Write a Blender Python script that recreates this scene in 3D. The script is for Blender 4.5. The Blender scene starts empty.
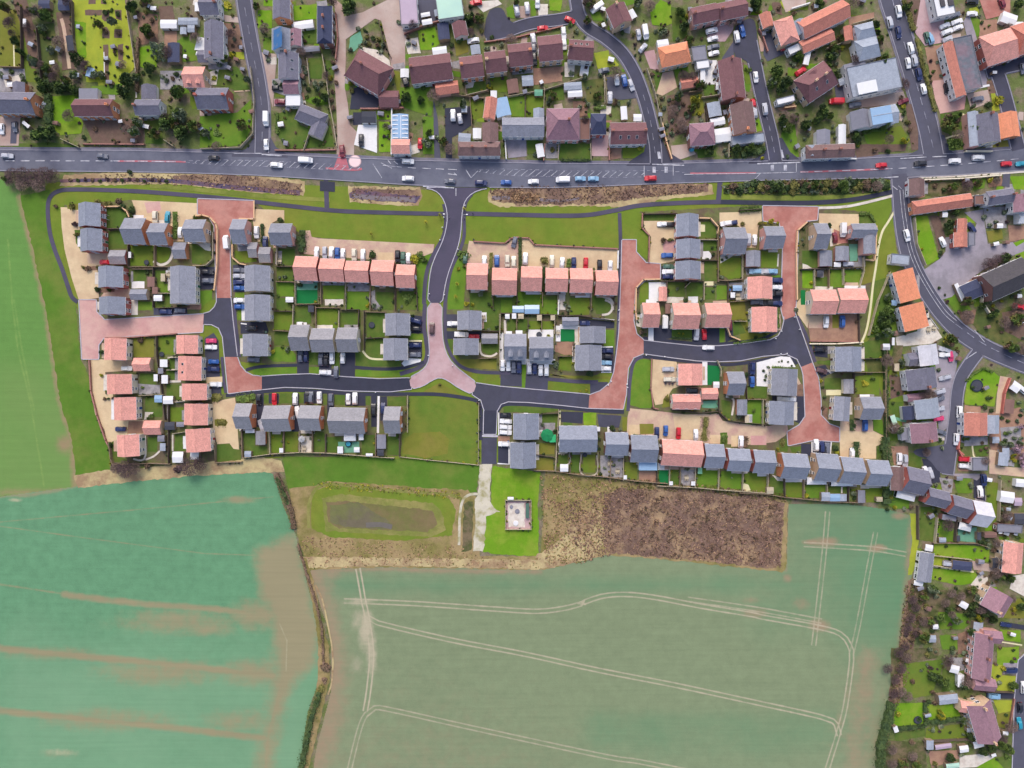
import bpy,math,random
import numpy as np
from mathutils import Vector,Matrix
random.seed(7)
sc=bpy.context.scene
COL=sc.collection
S = 0.38            # metres on the ground for one step of the survey grid
HC = 259.4          # height of the drone
K=0.80
def lin(c):
 c/=255.0
 return c/12.92 if c<=0.04045 else ((c+0.055)/1.055)**2.4
def pc(r,g,b,k=K):return (lin(r)*k,lin(g)*k,lin(b)*k,1.0)
# ------------------------------------------------------------------ survey frames
_t=[0,0,1.0]
def tile(x0,y0,k):_t[:]=[x0,y0,k]
def T(p):return (_t[0]+p[0]/_t[2],_t[1]+p[1]/_t[2])
def W(p,h=0.0):
 f=S*(1-h/HC)
 return ((p[0]-512)*f,(384-p[1])*f)
# ------------------------------------------------------------------ materials
MATS={}
def noise_mat(name,col,rough=0.9,var=0.18,scale=0.6,col2=None,scale2=0.08,mix2=0.0,bump=0.0,fine=3.0,spec=0.2,rnd=0.0,metallic=0.0,coat=0.0,detail=5.0):
 m=bpy.data.materials.new(name);m.use_nodes=True
 nt=m.node_tree;N=nt.nodes;L=nt.links
 b=N['Principled BSDF']
 b.inputs['Roughness'].default_value=rough
 b.inputs['Specular IOR Level'].default_value=spec
 b.inputs['Metallic'].default_value=metallic
 b.inputs['Coat Weight'].default_value=coat
 geo=N.new('ShaderNodeNewGeometry')
 def nz(s,d,off=0.0):
  n=N.new('ShaderNodeTexNoise');n.inputs['Scale'].default_value=s;n.inputs['Detail'].default_value=d
  n.inputs['Roughness'].default_value=0.65
  L.new(geo.outputs['Position'],n.inputs['Vector']);return n
 n1=nz(scale,detail);n3=nz(fine,3.0)
 ad=N.new('ShaderNodeMath');ad.operation='MULTIPLY_ADD'
 L.new(n3.outputs['Fac'],ad.inputs[0]);ad.inputs[1].default_value=0.6
 L.new(n1.outputs['Fac'],ad.inputs[2])
 mr=N.new('ShaderNodeMapRange');mr.inputs['From Min'].default_value=0.45;mr.inputs['From Max'].default_value=1.15
 mr.inputs['To Min'].default_value=1-var;mr.inputs['To Max'].default_value=1+var
 mr.clamp=True
 L.new(ad.outputs[0],mr.inputs['Value'])
 src=None
 if col2 is not None:
  n2=nz(scale2,6.0)
  r2=N.new('ShaderNodeMapRange');r2.inputs['From Min'].default_value=0.60-0.25*mix2-0.06;r2.inputs['From Max'].default_value=0.60-0.25*mix2+0.10
  L.new(n2.outputs['Fac'],r2.inputs['Value'])
  mx=N.new('ShaderNodeMix');mx.data_type='RGBA'
  mx.inputs[6].default_value=col;mx.inputs[7].default_value=col2
  L.new(r2.outputs[0],mx.inputs[0]);src=mx.outputs[2]
 val=mr.outputs[0]
 if rnd:
  oi=N.new('ShaderNodeObjectInfo')
  rr=N.new('ShaderNodeMapRange');rr.inputs['To Min'].default_value=1-rnd;rr.inputs['To Max'].default_value=1+rnd
  L.new(oi.outputs['Random'],rr.inputs['Value'])
  mm=N.new('ShaderNodeMath');mm.operation='MULTIPLY';L.new(val,mm.inputs[0]);L.new(rr.outputs[0],mm.inputs[1]);val=mm.outputs[0]
 hs=N.new('ShaderNodeHueSaturation');L.new(val,hs.inputs['Value'])
 if src is None:hs.inputs['Color'].default_value=col
 else:L.new(src,hs.inputs['Color'])
 L.new(hs.outputs[0],b.inputs['Base Color'])
 if bump:
  bp=N.new('ShaderNodeBump');bp.inputs['Strength'].default_value=bump;bp.inputs['Distance'].default_value=0.15
  L.new(n3.outputs['Fac'],bp.inputs['Height']);L.new(bp.outputs[0],b.inputs['Normal'])
 MATS[name]=m
 return m
def tile_mat(name,col,var=0.14,row=0.32,rnd=0.05,moss=None,mossamt=0.3,brick=False,spec=0.3):
 m=bpy.data.materials.new(name);m.use_nodes=True
 nt=m.node_tree;N=nt.nodes;L=nt.links
 b=N['Principled BSDF'];b.inputs['Roughness'].default_value=0.75;b.inputs['Specular IOR Level'].default_value=spec
 tc=N.new('ShaderNodeTexCoord');geo=N.new('ShaderNodeNewGeometry')
 sep=N.new('ShaderNodeSeparateXYZ');L.new(tc.outputs['Object'],sep.inputs[0])
 cmb=N.new('ShaderNodeCombineXYZ')
 if brick:
  ad=N.new('ShaderNodeMath');ad.operation='ADD';L.new(sep.outputs[0],ad.inputs[0]);L.new(sep.outputs[1],ad.inputs[1])
  L.new(ad.outputs[0],cmb.inputs[0]);L.new(sep.outputs[2],cmb.inputs[1])
 else:
  L.new(sep.outputs[0],cmb.inputs[0]);L.new(sep.outputs[1],cmb.inputs[1])
 br=N.new('ShaderNodeTexBrick');br.inputs['Scale'].default_value=1.0
 br.inputs['Brick Width'].default_value=0.45 if not brick else 0.5;br.inputs['Row Height'].default_value=row
 br.inputs['Mortar Size'].default_value=0.02
 c=Vector(col[:3])
 br.inputs['Color1'].default_value=(*(c*(1+var)),1);br.inputs['Color2'].default_value=(*(c*(1-var)),1);br.inputs['Mortar'].default_value=(*(c*0.72),1)
 L.new(cmb.outputs[0],br.inputs['Vector'])
 n1=N.new('ShaderNodeTexNoise');n1.inputs['Scale'].default_value=0.55;n1.inputs['Detail'].default_value=6;n1.inputs['Roughness'].default_value=0.7
 L.new(geo.outputs['Position'],n1.inputs['Vector'])
 mr=N.new('ShaderNodeMapRange');mr.inputs['From Min'].default_value=0.3;mr.inputs['From Max'].default_value=0.7;mr.inputs['To Min'].default_value=0.88;mr.inputs['To Max'].default_value=1.12
 L.new(n1.outputs['Fac'],mr.inputs['Value'])
 oi=N.new('ShaderNodeObjectInfo');rr=N.new('ShaderNodeMapRange');rr.inputs['To Min'].default_value=1-rnd;rr.inputs['To Max'].default_value=1+rnd
 L.new(oi.outputs['Random'],rr.inputs['Value'])
 mm=N.new('ShaderNodeMath');mm.operation='MULTIPLY';L.new(mr.outputs[0],mm.inputs[0]);L.new(rr.outputs[0],mm.inputs[1])
 src=br.outputs['Color']
 if moss is not None:
  n2=N.new('ShaderNodeTexNoise');n2.inputs['Scale'].default_value=1.3;n2.inputs['Detail'].default_value=8
  L.new(geo.outputs['Position'],n2.inputs['Vector'])
  r2=N.new('ShaderNodeMapRange');r2.inputs['From Min'].default_value=0.55;r2.inputs['From Max'].default_value=0.75;r2.inputs['To Max'].default_value=mossamt
  L.new(n2.outputs['Fac'],r2.inputs['Value'])
  mx=N.new('ShaderNodeMix');mx.data_type='RGBA';L.new(src,mx.inputs[6]);mx.inputs[7].default_value=moss;L.new(r2.outputs[0],mx.inputs[0]);src=mx.outputs[2]
 hs=N.new('ShaderNodeHueSaturation');L.new(mm.outputs[0],hs.inputs['Value']);L.new(src,hs.inputs['Color'])
 L.new(hs.outputs[0],b.inputs['Base Color'])
 bp=N.new('ShaderNodeBump');bp.inputs['Strength'].default_value=0.25;bp.inputs['Distance'].default_value=0.03
 L.new(br.outputs['Fac'],bp.inputs['Height']);bp.invert=True;L.new(bp.outputs[0],b.inputs['Normal'])
 MATS[name]=m;return m
def M(n):return MATS[next(q for q in (n,n+' felt',n+' sheet',n+' render',n+' brick',n+' timber') if q in MATS)]
# ------------------------------------------------------------------ mesh builder
class MB:
 def __init__(s):s.v=[];s.f=[];s.mi=[];s.mats=[]
 def slot(s,m):
  if m not in s.mats:s.mats.append(m)
  return s.mats.index(m)
 def face(s,pts,m):
  n=len(s.v);s.v.extend(pts);s.f.append(tuple(range(n,n+len(pts))));s.mi.append(s.slot(m))
 def solid(s,verts,faces,m):
  n=len(s.v);s.v.extend(verts);k=s.slot(m)
  for f in faces:s.f.append(tuple(n+i for i in f));s.mi.append(k)
 def box(s,x0,y0,z0,x1,y1,z1,m):
  s.solid([(x0,y0,z0),(x1,y0,z0),(x1,y1,z0),(x0,y1,z0),(x0,y0,z1),(x1,y0,z1),(x1,y1,z1),(x0,y1,z1)],
    [(0,3,2,1),(4,5,6,7),(0,1,5,4),(1,2,6,5),(2,3,7,6),(3,0,4,7)],m)
 def obox(s,c,ax,hl,hw,z0,z1,m):
  ux,uy=ax;vx,vy=-uy,ux
  P=[(c[0]+a*hl*ux+b*hw*vx,c[1]+a*hl*uy+b*hw*vy) for a,b in ((-1,-1),(1,-1),(1,1),(-1,1))]
  s.prism(P,z0,z1,m)
 def prism(s,P,z0,z1,m,bottom=True):
  n=len(P)
  ar=sum(P[i][0]*P[(i+1)%n][1]-P[(i+1)%n][0]*P[i][1] for i in range(n))
  if ar<0:P=P[::-1]
  v=[(x,y,z0) for x,y in P]+[(x,y,z1) for x,y in P]
  f=[tuple(range(n,2*n))]+[(i,(i+1)%n,n+(i+1)%n,n+i) for i in range(n)]
  if bottom:f.append(tuple(range(n-1,-1,-1)))
  s.solid(v,f,m)
 def tube(s,a,b,ra,rb,m,n=5):
  a=Vector(a);b=Vector(b);d=(b-a)
  if d.length<1e-6:return
  d.normalize();u=d.orthogonal().normalized();w=d.cross(u)
  v=[]
  for p,r in ((a,ra),(b,rb)):
   for i in range(n):
    t=2*math.pi*i/n;v.append(tuple(p+u*(r*math.cos(t))+w*(r*math.sin(t))))
  f=[(i,(i+1)%n,n+(i+1)%n,n+i) for i in range(n)]+[tuple(range(n-1,-1,-1)),tuple(range(n,2*n))]
  s.solid(v,f,m)
 def lathe(s,c,prof,m,n=12):
  v=[];f=[]
  for r,z in prof:
   for i in range(n):
    t=2*math.pi*i/n;v.append((c[0]+r*math.cos(t),c[1]+r*math.sin(t),c[2]+z))
  for k in range(len(prof)-1):
   for i in range(n):f.append((k*n+i,k*n+(i+1)%n,(k+1)*n+(i+1)%n,(k+1)*n+i))
  f.append(tuple(range(n-1,-1,-1)));f.append(tuple(range((len(prof)-1)*n,len(prof)*n)))
  s.solid(v,f,m)
 def mesh(s,name):
  me=bpy.data.meshes.new(name);me.from_pydata(s.v,[],s.f)
  for m in s.mats:me.materials.append(M(m))
  me.polygons.foreach_set('material_index',s.mi);me.update()
  return me
 def build(s,name,parent=None,loc=None,rz=0.0):
  return link(name,s.mesh(name),parent,loc,rz)
def link(name,me,parent=None,loc=None,rz=0.0,scale=None):
 o=bpy.data.objects.new(name,me);COL.objects.link(o)
 if parent is not None:o.parent=parent
 if loc is not None:o.location=loc if len(loc)==3 else (loc[0],loc[1],0)
 if rz:o.rotation_euler=(0,0,rz)
 if scale:o.scale=scale
 return o
def tag(o,label=None,cat=None,group=None,kind=None):
 if label:o['label']=label
 if cat:o['category']=cat
 if group:o['group']=group
 if kind:o['kind']=kind
 return o
# ------------------------------------------------------------------ registry and labels
REG = []        # things whose label is finished at the end: [obj, px, desc, rel_override]
REFS = []       # (px, phrase) landmarks
def later(o,px,desc,cat,group=None,where=None):
 tag(o,None,cat,group);REG.append([o,px,desc,where]);return o
def finish_labels():
 rows={}
 for o,px,desc,where in REG:
  if where is None:
   best=min(REFS,key=lambda r:(r[0][0]-px[0])**2+(r[0][1]-px[1])**2)
   dx,dy=px[0]-best[0][0],px[1]-best[0][1]
   hw,hh=best[2]
   ox,oy=abs(dx)-hw,abs(dy)-hh
   rel=('east of' if dx>0 else 'west of') if ox>oy else ('below' if dy>0 else 'above')
   where=rel+' the '+best[1]
  rows.setdefault((desc,where),[]).append((o,px))
 ordn=['','second','third','fourth','fifth','sixth','seventh','eighth','ninth','tenth','eleventh','twelfth']
 for (desc,where),L in rows.items():
  if len(L)==1:L[0][0]['label']=(desc+' '+where).strip();continue
  sx=max(p[0] for _,p in L)-min(p[0] for _,p in L);sy=max(p[1] for _,p in L)-min(p[1] for _,p in L)
  k=0 if sx>=sy else 1
  L.sort(key=lambda a:a[1][k]);n=len(L)
  ends=('westernmost','easternmost') if k==0 else ('uppermost','lowest')
  for i,(o,p) in enumerate(L):
   if i==0:q=ends[0]
   elif i==n-1:q=ends[1]
   elif n==3:q='middle'
   else:q=(ordn[i] if i<12 else str(i+1)+'th')+(' from the west,' if k==0 else ' from the top,')
   o['label']=(q+' '+desc+' '+where).strip()
SKYS,SUNE,EXPO=0.185,0.95,0.3
# ------------------------------------------------------------------ material palette
N_=noise_mat
N_('asphalt new',pc(76,76,90),0.85,0.14,0.35,pc(80,80,98),0.12,0.25)
N_('asphalt dark',pc(61,63,78),0.85,0.16,0.4,pc(62,62,78),0.3,0.2)
N_('asphalt main',pc(112,114,128),0.85,0.14,0.3,pc(96,98,114),0.07,0.4)
N_('asphalt old',pc(90,90,104),0.85,0.13,0.35,pc(92,92,108),0.12,0.4)
N_('asphalt lane',pc(88,83,102),0.85,0.14,0.4,pc(76,74,90),0.1,0.3)
N_('pavement',pc(118,116,132),0.9,0.14,0.6,pc(136,132,142),0.2,0.3)
N_('kerbstone',pc(192,188,198),0.9,0.12,1.0)
N_('road paint',pc(206,206,214),0.7,0.24,1.5,pc(150,150,164),0.5,0.35)
N_('worn paint',pc(172,172,186),0.7,0.24,1.5,pc(120,120,138),0.5,0.5)
N_('old kerb',pc(156,154,166),0.9,0.16,1.0)
N_('red surfacing',pc(190,112,122),0.9,0.16,0.8)
N_('pink paving',pc(192,138,126),0.9,0.16,0.5,pc(176,116,106),0.14,0.45,fine=4)
N_('ditch edge',pc(142,146,72),0.95,0.2,0.3,pc(112,126,54),0.08,0.5,bump=.3)
N_('pale pink paving',pc(212,172,162),0.9,0.12,0.5,pc(204,156,152),0.12,0.35,fine=4)
N_('mauve paving',pc(200,170,172),0.9,0.12,0.5,pc(188,152,154),0.1,0.4,fine=4)
N_('beige paving',pc(222,198,160),0.9,0.10,0.5,pc(208,180,146),0.1,0.35,fine=4)
N_('tan paving',pc(210,184,156),0.9,0.12,0.5,pc(196,160,146),0.15,0.4,fine=4)
N_('brown paving',pc(172,136,114),0.9,0.14,0.6,pc(156,120,104),0.2,0.4)
N_('grey yard',pc(164,156,166),0.9,0.12,0.4,pc(144,138,146),0.12,0.4)
N_('rough yard',pc(196,176,166),0.95,0.16,0.4,pc(176,150,140),0.1,0.4)
N_('pale patio',pc(226,218,206),0.9,0.12,0.9,pc(208,196,184),0.4,0.3)
N_('grey patio',pc(166,162,164),0.9,0.18,0.9,pc(142,138,142),0.5,0.4)
N_('white patio',pc(238,236,236),0.9,0.10,0.9)
N_('pale roundel',pc(246,218,216),0.9,0.08,0.8)
N_('gravel',pc(212,204,184),0.95,0.22,0.5,pc(160,154,112),0.25,0.35,fine=5)
N_('path cream',pc(228,220,178),0.95,0.12,0.7)
N_('lawn',pc(106,130,44),0.95,0.16,0.35,pc(116,126,50),0.12,0.35,bump=0.3)
N_('lawn dark',pc(86,112,46),0.95,0.22,0.4,pc(102,116,54),0.15,0.35,bump=0.3)
N_('lawn fresh',pc(100,136,44),0.95,0.18,0.35,pc(114,138,50),0.12,0.3,bump=0.3)
N_('lawn bright',pc(112,154,34),0.95,0.18,0.35,pc(134,158,52),0.12,0.35,bump=0.3)
N_('lawn yellow',pc(164,172,58),0.95,0.14,0.3,pc(146,162,56),0.1,0.35,bump=0.3)
N_('lawn olive',pc(122,126,50),0.95,0.16,0.3,pc(134,128,60),0.08,0.4,bump=0.3)
N_('lawn worn',pc(116,128,52),0.95,0.16,0.3,pc(100,126,46),0.07,0.45,bump=0.3)
N_('verge',pc(112,134,46),0.95,0.18,0.25,pc(124,134,52),0.05,0.45,bump=0.3)
N_('meadow',pc(90,126,42),0.95,0.18,0.25,pc(112,130,56),0.05,0.35,bump=0.3)
N_('artificial lawn',pc(28,122,66),0.9,0.08,0.6)
N_('teal decking',pc(112,168,140),0.8,0.14,0.6)
N_('garden soil',pc(122,108,84),0.95,0.3,0.6,pc(84,92,52),0.2,0.5,bump=0.4)
N_('plot ground',pc(112,118,72),0.95,0.26,0.5,pc(108,96,78),0.2,0.45,bump=0.4)
N_('old garden',pc(106,118,66),0.95,0.36,0.5,pc(134,120,102),0.16,0.38,bump=0.5,fine=2)
N_('brown bed',pc(116,96,84),0.95,0.28,0.7,pc(120,96,86),0.3,0.4,bump=0.5)
N_('bark mulch',pc(150,118,98),0.95,0.2,0.7,pc(120,96,84),0.3,0.4)
N_('dead bank',pc(196,178,132),0.95,0.2,0.35,pc(160,134,104),0.12,0.4,bump=0.4)
N_('brown scrub',pc(126,102,90),0.95,0.5,0.22,pc(164,138,108),0.10,0.35,bump=0.5,fine=2)
N_('pale scrub',pc(166,144,104),0.95,0.26,0.4,pc(132,124,72),0.07,0.45,bump=0.5,fine=2)
N_('reed mud',pc(122,92,96),0.8,0.3,0.4,pc(92,80,104),0.15,0.45,fine=2)
N_('ditch water',pc(112,100,108),0.25,0.12,0.3,spec=0.5)
N_('pond mud',pc(112,104,84),0.8,0.2,0.3,pc(114,116,72),0.08,0.5)
N_('basin grass',pc(116,116,68),0.95,0.2,0.3,pc(128,112,80),0.08,0.5,bump=.3)
N_('pond water',pc(112,106,98),0.3,0.15,0.3,spec=0.4)
N_('basin rim',pc(148,142,84),0.95,0.24,0.35,pc(126,132,66),0.12,0.5,bump=.3)
N_('dull grass',pc(84,98,52),0.95,0.25,0.4,pc(112,110,64),0.12,0.4)  # darker, duller green than the verge, mottled with olive
mo=pc(96,104,70)
tile_mat('slate',pc(150,152,164),0.12,rnd=0.08)
tile_mat('slate blue',pc(148,153,168),0.12,rnd=0.08)
tile_mat('slate grey',pc(158,156,162),0.12,rnd=0.07)
tile_mat('old slate',pc(124,122,138),0.12,rnd=0.06,moss=mo,mossamt=0.2)
tile_mat('pale slate',pc(168,176,190),0.08,rnd=0.04)
tile_mat('white roof',pc(222,220,228),0.05,rnd=0.02)
tile_mat('pink tile',pc(240,170,156),0.13,rnd=0.05)
tile_mat('terracotta',pc(212,138,120),0.12,rnd=0.05,moss=mo,mossamt=0.15)
tile_mat('orange tile',pc(242,156,118),0.10,rnd=0.04)
tile_mat('maroon tile',pc(134,94,98),0.12,rnd=0.06,moss=mo,mossamt=0.2)
tile_mat('mauve tile',pc(164,126,138),0.12,rnd=0.05,moss=mo,mossamt=0.15)
tile_mat('brown tile',pc(134,106,104),0.12,rnd=0.06,moss=mo,mossamt=0.25)
tile_mat('dark tile',pc(84,80,86),0.12,rnd=0.05,moss=mo,mossamt=0.25)
tile_mat('navy slate',pc(70,76,104),0.08,rnd=0.04)
N_('mint sheet',pc(190,226,206),0.5,0.08,0.4,pc(178,214,200),0.1,0.4)
N_('mauve sheet',pc(190,170,188),0.6,0.08,0.4)
N_('grey felt',pc(140,140,152),0.9,0.14,0.7,rnd=0.08)
N_('dark felt',pc(74,76,86),0.9,0.14,0.7,rnd=0.08)
N_('brown felt',pc(140,108,100),0.9,0.14,0.7,rnd=0.08)
N_('white sheet',pc(236,236,238),0.6,0.06,0.7)
N_('blue tarp',pc(66,116,170),0.5,0.12,0.6,pc(140,140,120),0.3,0.1)
N_('green canvas',pc(62,184,122),0.8,0.10,0.8)
N_('blue glazing',pc(150,182,214),0.15,0.08,0.7,spec=0.6)
N_('gravel roof',pc(112,118,128),0.95,0.3,0.7,pc(138,120,130),0.15,0.4)
N_('lead',pc(120,122,132),0.6,0.1,1.0)
tile_mat('red brick',pc(208,122,112),0.14,0.08,0.05,brick=True)
tile_mat('orange brick',pc(244,164,122),0.12,0.08,0.05,brick=True)
tile_mat('tan brick',pc(246,212,178),0.10,0.08,0.04,brick=True)
tile_mat('brown brick',pc(168,120,110),0.12,0.08,0.05,brick=True)
N_('cream render',pc(240,228,204),0.9,0.06,0.8)
N_('white render',pc(238,236,234),0.9,0.06,0.8)
N_('pink render',pc(232,176,166),0.9,0.06,0.8)
N_('white upvc',pc(240,240,242),0.4,0.03,1.0,spec=0.4)
N_('window glass',pc(52,58,70),0.08,0.1,1.0,spec=0.8)
N_('dark trim',pc(50,50,56),0.5,0.05,1.0)
N_('clay pot',pc(196,110,80),0.9,0.1,1.0)
N_('solar glass',pc(40,52,104),0.12,0.1,1.0,spec=0.7)
N_('timber',pc(160,138,116),0.9,0.2,0.8,rnd=0.1)
N_('pale timber',pc(196,182,156),0.9,0.16,0.8,rnd=0.08)
N_('dark timber',pc(106,92,84),0.9,0.2,0.8,rnd=0.1)
N_('wall cap',pc(230,190,150),0.9,0.1,1.0)
for n,c in dict(black=(34,34,40),white=(60,130,90),red=(170,40,48),blue=(52,90,170),brown=(110,74,56)).items():
 N_('door '+n,pc(*c),0.4,0.05,1.0)
N_('leaf dark',pc(82,100,58),0.8,0.35,1.2,pc(64,84,54),0.5,0.4,rnd=0.15)
N_('leaf mid',pc(112,134,66),0.8,0.35,1.2,pc(90,112,58),0.5,0.4,rnd=0.18)
N_('leaf grey',pc(142,152,124),0.8,0.3,1.2,pc(98,114,84),0.5,0.4,rnd=0.15)
N_('leaf yellow',pc(186,178,60),0.8,0.25,1.2,pc(140,146,50),0.5,0.4,rnd=0.1)
N_('leaf olive',pc(136,132,74),0.8,0.3,1.2,pc(112,112,62),0.5,0.4,rnd=0.15)
N_('leaf brown',pc(136,112,94),0.8,0.3,1.2,pc(110,94,74),0.5,0.4,rnd=0.15)
N_('blossom',pc(226,190,208),0.8,0.2,1.2,pc(180,150,160),0.5,0.4)
N_('twig',pc(146,124,116),0.9,0.2,1.2,pc(116,100,94),0.6,0.4,rnd=0.1)
N_('twig dark',pc(112,90,92),0.9,0.2,1.2,pc(88,74,76),0.6,0.4,rnd=0.1)
N_('bark',pc(86,72,64),0.95,0.2,1.5)
N_('dry weed',pc(206,172,134),0.9,0.25,0.8,pc(150,118,98),0.4,0.45)
N_('dark weed',pc(158,128,114),0.9,0.2,0.3,pc(124,98,88),0.4,0.45)
CARCOL=dict(white=(240,240,242),silver=(190,192,202),grey=(108,112,126),black=(38,38,46),blue=(50,96,168),navy=(40,52,98),red=(206,36,52),green=(78,112,96),teal=(44,150,176),cream=(228,220,200),magenta=(222,70,120),brown=(96,70,72),skyblue=(140,182,214),maroon=(124,40,56),yellow=(214,200,60))
for n,c in CARCOL.items():
 N_('paint '+n,pc(*c),0.3,0.03,1.0,spec=0.5,coat=0.3)
N_('car glass',pc(24,27,36),0.15,0.05,1.0,spec=0.25)
N_('tyre',pc(30,30,32),0.9,0.1,1.0)
N_('steel',pc(170,172,178),0.4,0.08,1.0,metallic=0.6)
N_('plastic dark',pc(40,50,66),0.6,0.08,1.0)
N_('skin',pc(210,170,150),0.7,0.03,1.0)
N_('cloth dark',pc(40,40,52),0.9,0.1,1.0)
N_('cloth blue',pc(60,70,110),0.9,0.1,1.0)
# ------------------------------------------------------------------ sheets of ground
LAY={}
def zlay(layer):
 k=LAY.get(layer,0);LAY[layer]=k+1
 return 0.012+layer*0.03+k*0.0002
def chaikin(P,n=1,closed=True):
 for _ in range(n):
  Q=[]
  m=len(P)
  for i in range(m if closed else m-1):
   a,b=P[i],P[(i+1) % m]
   Q+=[(a[0]*.75+b[0]*.25,a[1]*.75+b[1]*.25),(a[0]*.25+b[0]*.75,a[1]*.25+b[1]*.75)]
  if not closed:Q=[P[0]]+Q+[P[-1]]
  P=Q
 return P
def catmull(P,step=2.5):
 P=[Vector((p[0],p[1])) for p in P]
 if len(P)<3:
  pts=P
 else:
  pts=[]
  for i in range(len(P)-1):
   p0=P[max(i-1,0)];p1=P[i];p2=P[i+1];p3=P[min(i+2,len(P)-1)]
   n=max(1,int((p2-p1).length/step))
   for k in range(n):
    t=k/n
    pts.append(0.5*((2*p1)+(p2-p0)*t+(2*p0-5*p1+4*p2-p3)*t*t+(3*p1-p0-3*p2+p3)*t**3))
  pts.append(P[-1])
 return [(p.x,p.y) for p in pts]
def offset(P,d):
 out=[]
 n=len(P)
 for i in range(n):
  a=Vector(P[max(i-1,0)]);b=Vector(P[min(i+1,n-1)])
  t=(b-a).normalized();out.append((P[i][0]-t.y*d,P[i][1]+t.x*d))
 return out
def surf(m):
 return next(q for q in (m,'lawn '+m,m+' patio',m+' paving') if q in MATS)
HARD=[]
def sheet(name,mat,P,layer,kind='structure',wob=0.0):
 if name in ('road','driveway_pavement','yard_pavement','track_pavement','pavement'):HARD.append(P)
 if wob:
  rnd=random.Random(len(P)*7+int(P[0][0]))
  Q=[]
  for i in range(len(P)):
   a,b=P[i],P[(i+1) % len(P)]
   n=max(1,int(math.dist(a,b)/3))
   for k in range(n):
    Q.append((a[0]+(b[0]-a[0])*k/n+rnd.uniform(-wob,wob),a[1]+(b[1]-a[1])*k/n+rnd.uniform(-wob,wob)))
  P=Q
 z=zlay(layer);mb=MB();mat=surf(mat)
 pts=[(*W(p),z) for p in P]
 ar=sum(pts[i][0]*pts[(i+1) % len(pts)][1]-pts[(i+1) % len(pts)][0]*pts[i][1] for i in range(len(pts)))
 if ar<0:pts=pts[::-1]
 mb.face(pts,mat)
 return tag(mb.build(name),kind=kind)
def strip(name,mat,P,w,layer,kind='structure',smooth=True,w2=None,h=0.0):
 P=catmull(P) if smooth else P
 n=len(P);z=zlay(layer);mb=MB();mat=surf(mat)
 ww=[w+(0 if w2 is None else (w2-w)*i/(n-1)) for i in range(n)]
 L=[offset(P,0)[i] for i in range(n)]
 A=[];B=[]
 for i in range(n):
  a=Vector(P[max(i-1,0)]);b=Vector(P[min(i+1,n-1)]);t=(b-a).normalized()
  A.append((*W((P[i][0]-t.y*ww[i]/2,P[i][1]+t.x*ww[i]/2)),z+h));B.append((*W((P[i][0]+t.y*ww[i]/2,P[i][1]-t.x*ww[i]/2)),z+h))
 for i in range(n-1):mb.face([A[i],A[i+1],B[i+1],B[i]],mat)
 if h:
  for i in range(n-1):
   for R_,q in ((A,1),(B,0)):
    a,b=R_[i],R_[i+1]
    mb.face([(a[0],a[1],0),(b[0],b[1],0),b,a],mat)
 return tag(mb.build(name),kind=kind)
def r(x0,y0,x1,y1):return [(x0,y0),(x1,y0),(x1,y1),(x0,y1)]
def lawn(pts,mat='lawn',wob=0.35):return sheet('lawn',mat,[T(p) for p in pts],2,wob=wob)
def plot(pts,mat='plot ground',name='garden_ground',layer=1,wob=0.4):return sheet(name,mat,[T(p) for p in pts],layer,wob=wob)
def bed(pts,mat='garden soil',wob=0.4):return sheet('planting_ground',mat,[T(p) for p in pts],3,wob=wob)
def drive(pts,mat='asphalt dark',layer=3):return sheet('driveway_pavement',mat,[T(p) for p in pts],layer)
def patio(pts,mat='pale patio',layer=4):return sheet('patio_pavement',mat,[T(p) for p in pts],layer,wob=0.15)
def path(pts,w,mat='pale patio',layer=4,smooth=True):return strip('garden_path',mat,[T(p) for p in pts],w,layer,smooth=smooth)

# ------------------------------------------------------------------ the land
mb=MB();mb.face([(-1600,-1600,0),(1600,-1600,0),(1600,1600,0),(-1600,1600,0)],'old garden');tag(mb.build('ground'),kind='structure')
tile(0,0,1)
def seg_dist(X,Y,P):
 D=np.full(X.shape,1e9)
 for (ax,ay),(bx,by) in zip(P[:-1],P[1:]):
  dx,dy=bx-ax,by-ay;l2=dx*dx+dy*dy+1e-9
  t=np.clip(((X-ax)*dx+(Y-ay)*dy)/l2,0,1)
  D=np.minimum(D,np.hypot(X-ax-t*dx,Y-ay-t*dy))
 return D
def inside(X,Y,P):
 c=np.zeros(X.shape,bool);n=len(P)
 for i in range(n):
  x0,y0=P[i];x1,y1=P[(i+1) % n]
  if y0==y1:continue
  m=((y0>Y) !=(y1>Y)) & (X<(x1-x0)*(Y-y0)/(y1-y0)+x0)
  c ^=m
 return c
def soft_poly(X,Y,P,w):
 d=seg_dist(X,Y,P+[P[0]]);i=inside(X,Y,P)
 return np.clip(0.5+np.where(i,d,-d)/(2*w),0,1)
def blob(X,Y,cx,cy,rx,ry):return np.clip(1.25-np.hypot((X-cx)/rx,(Y-cy)/ry),0,1)
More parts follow.
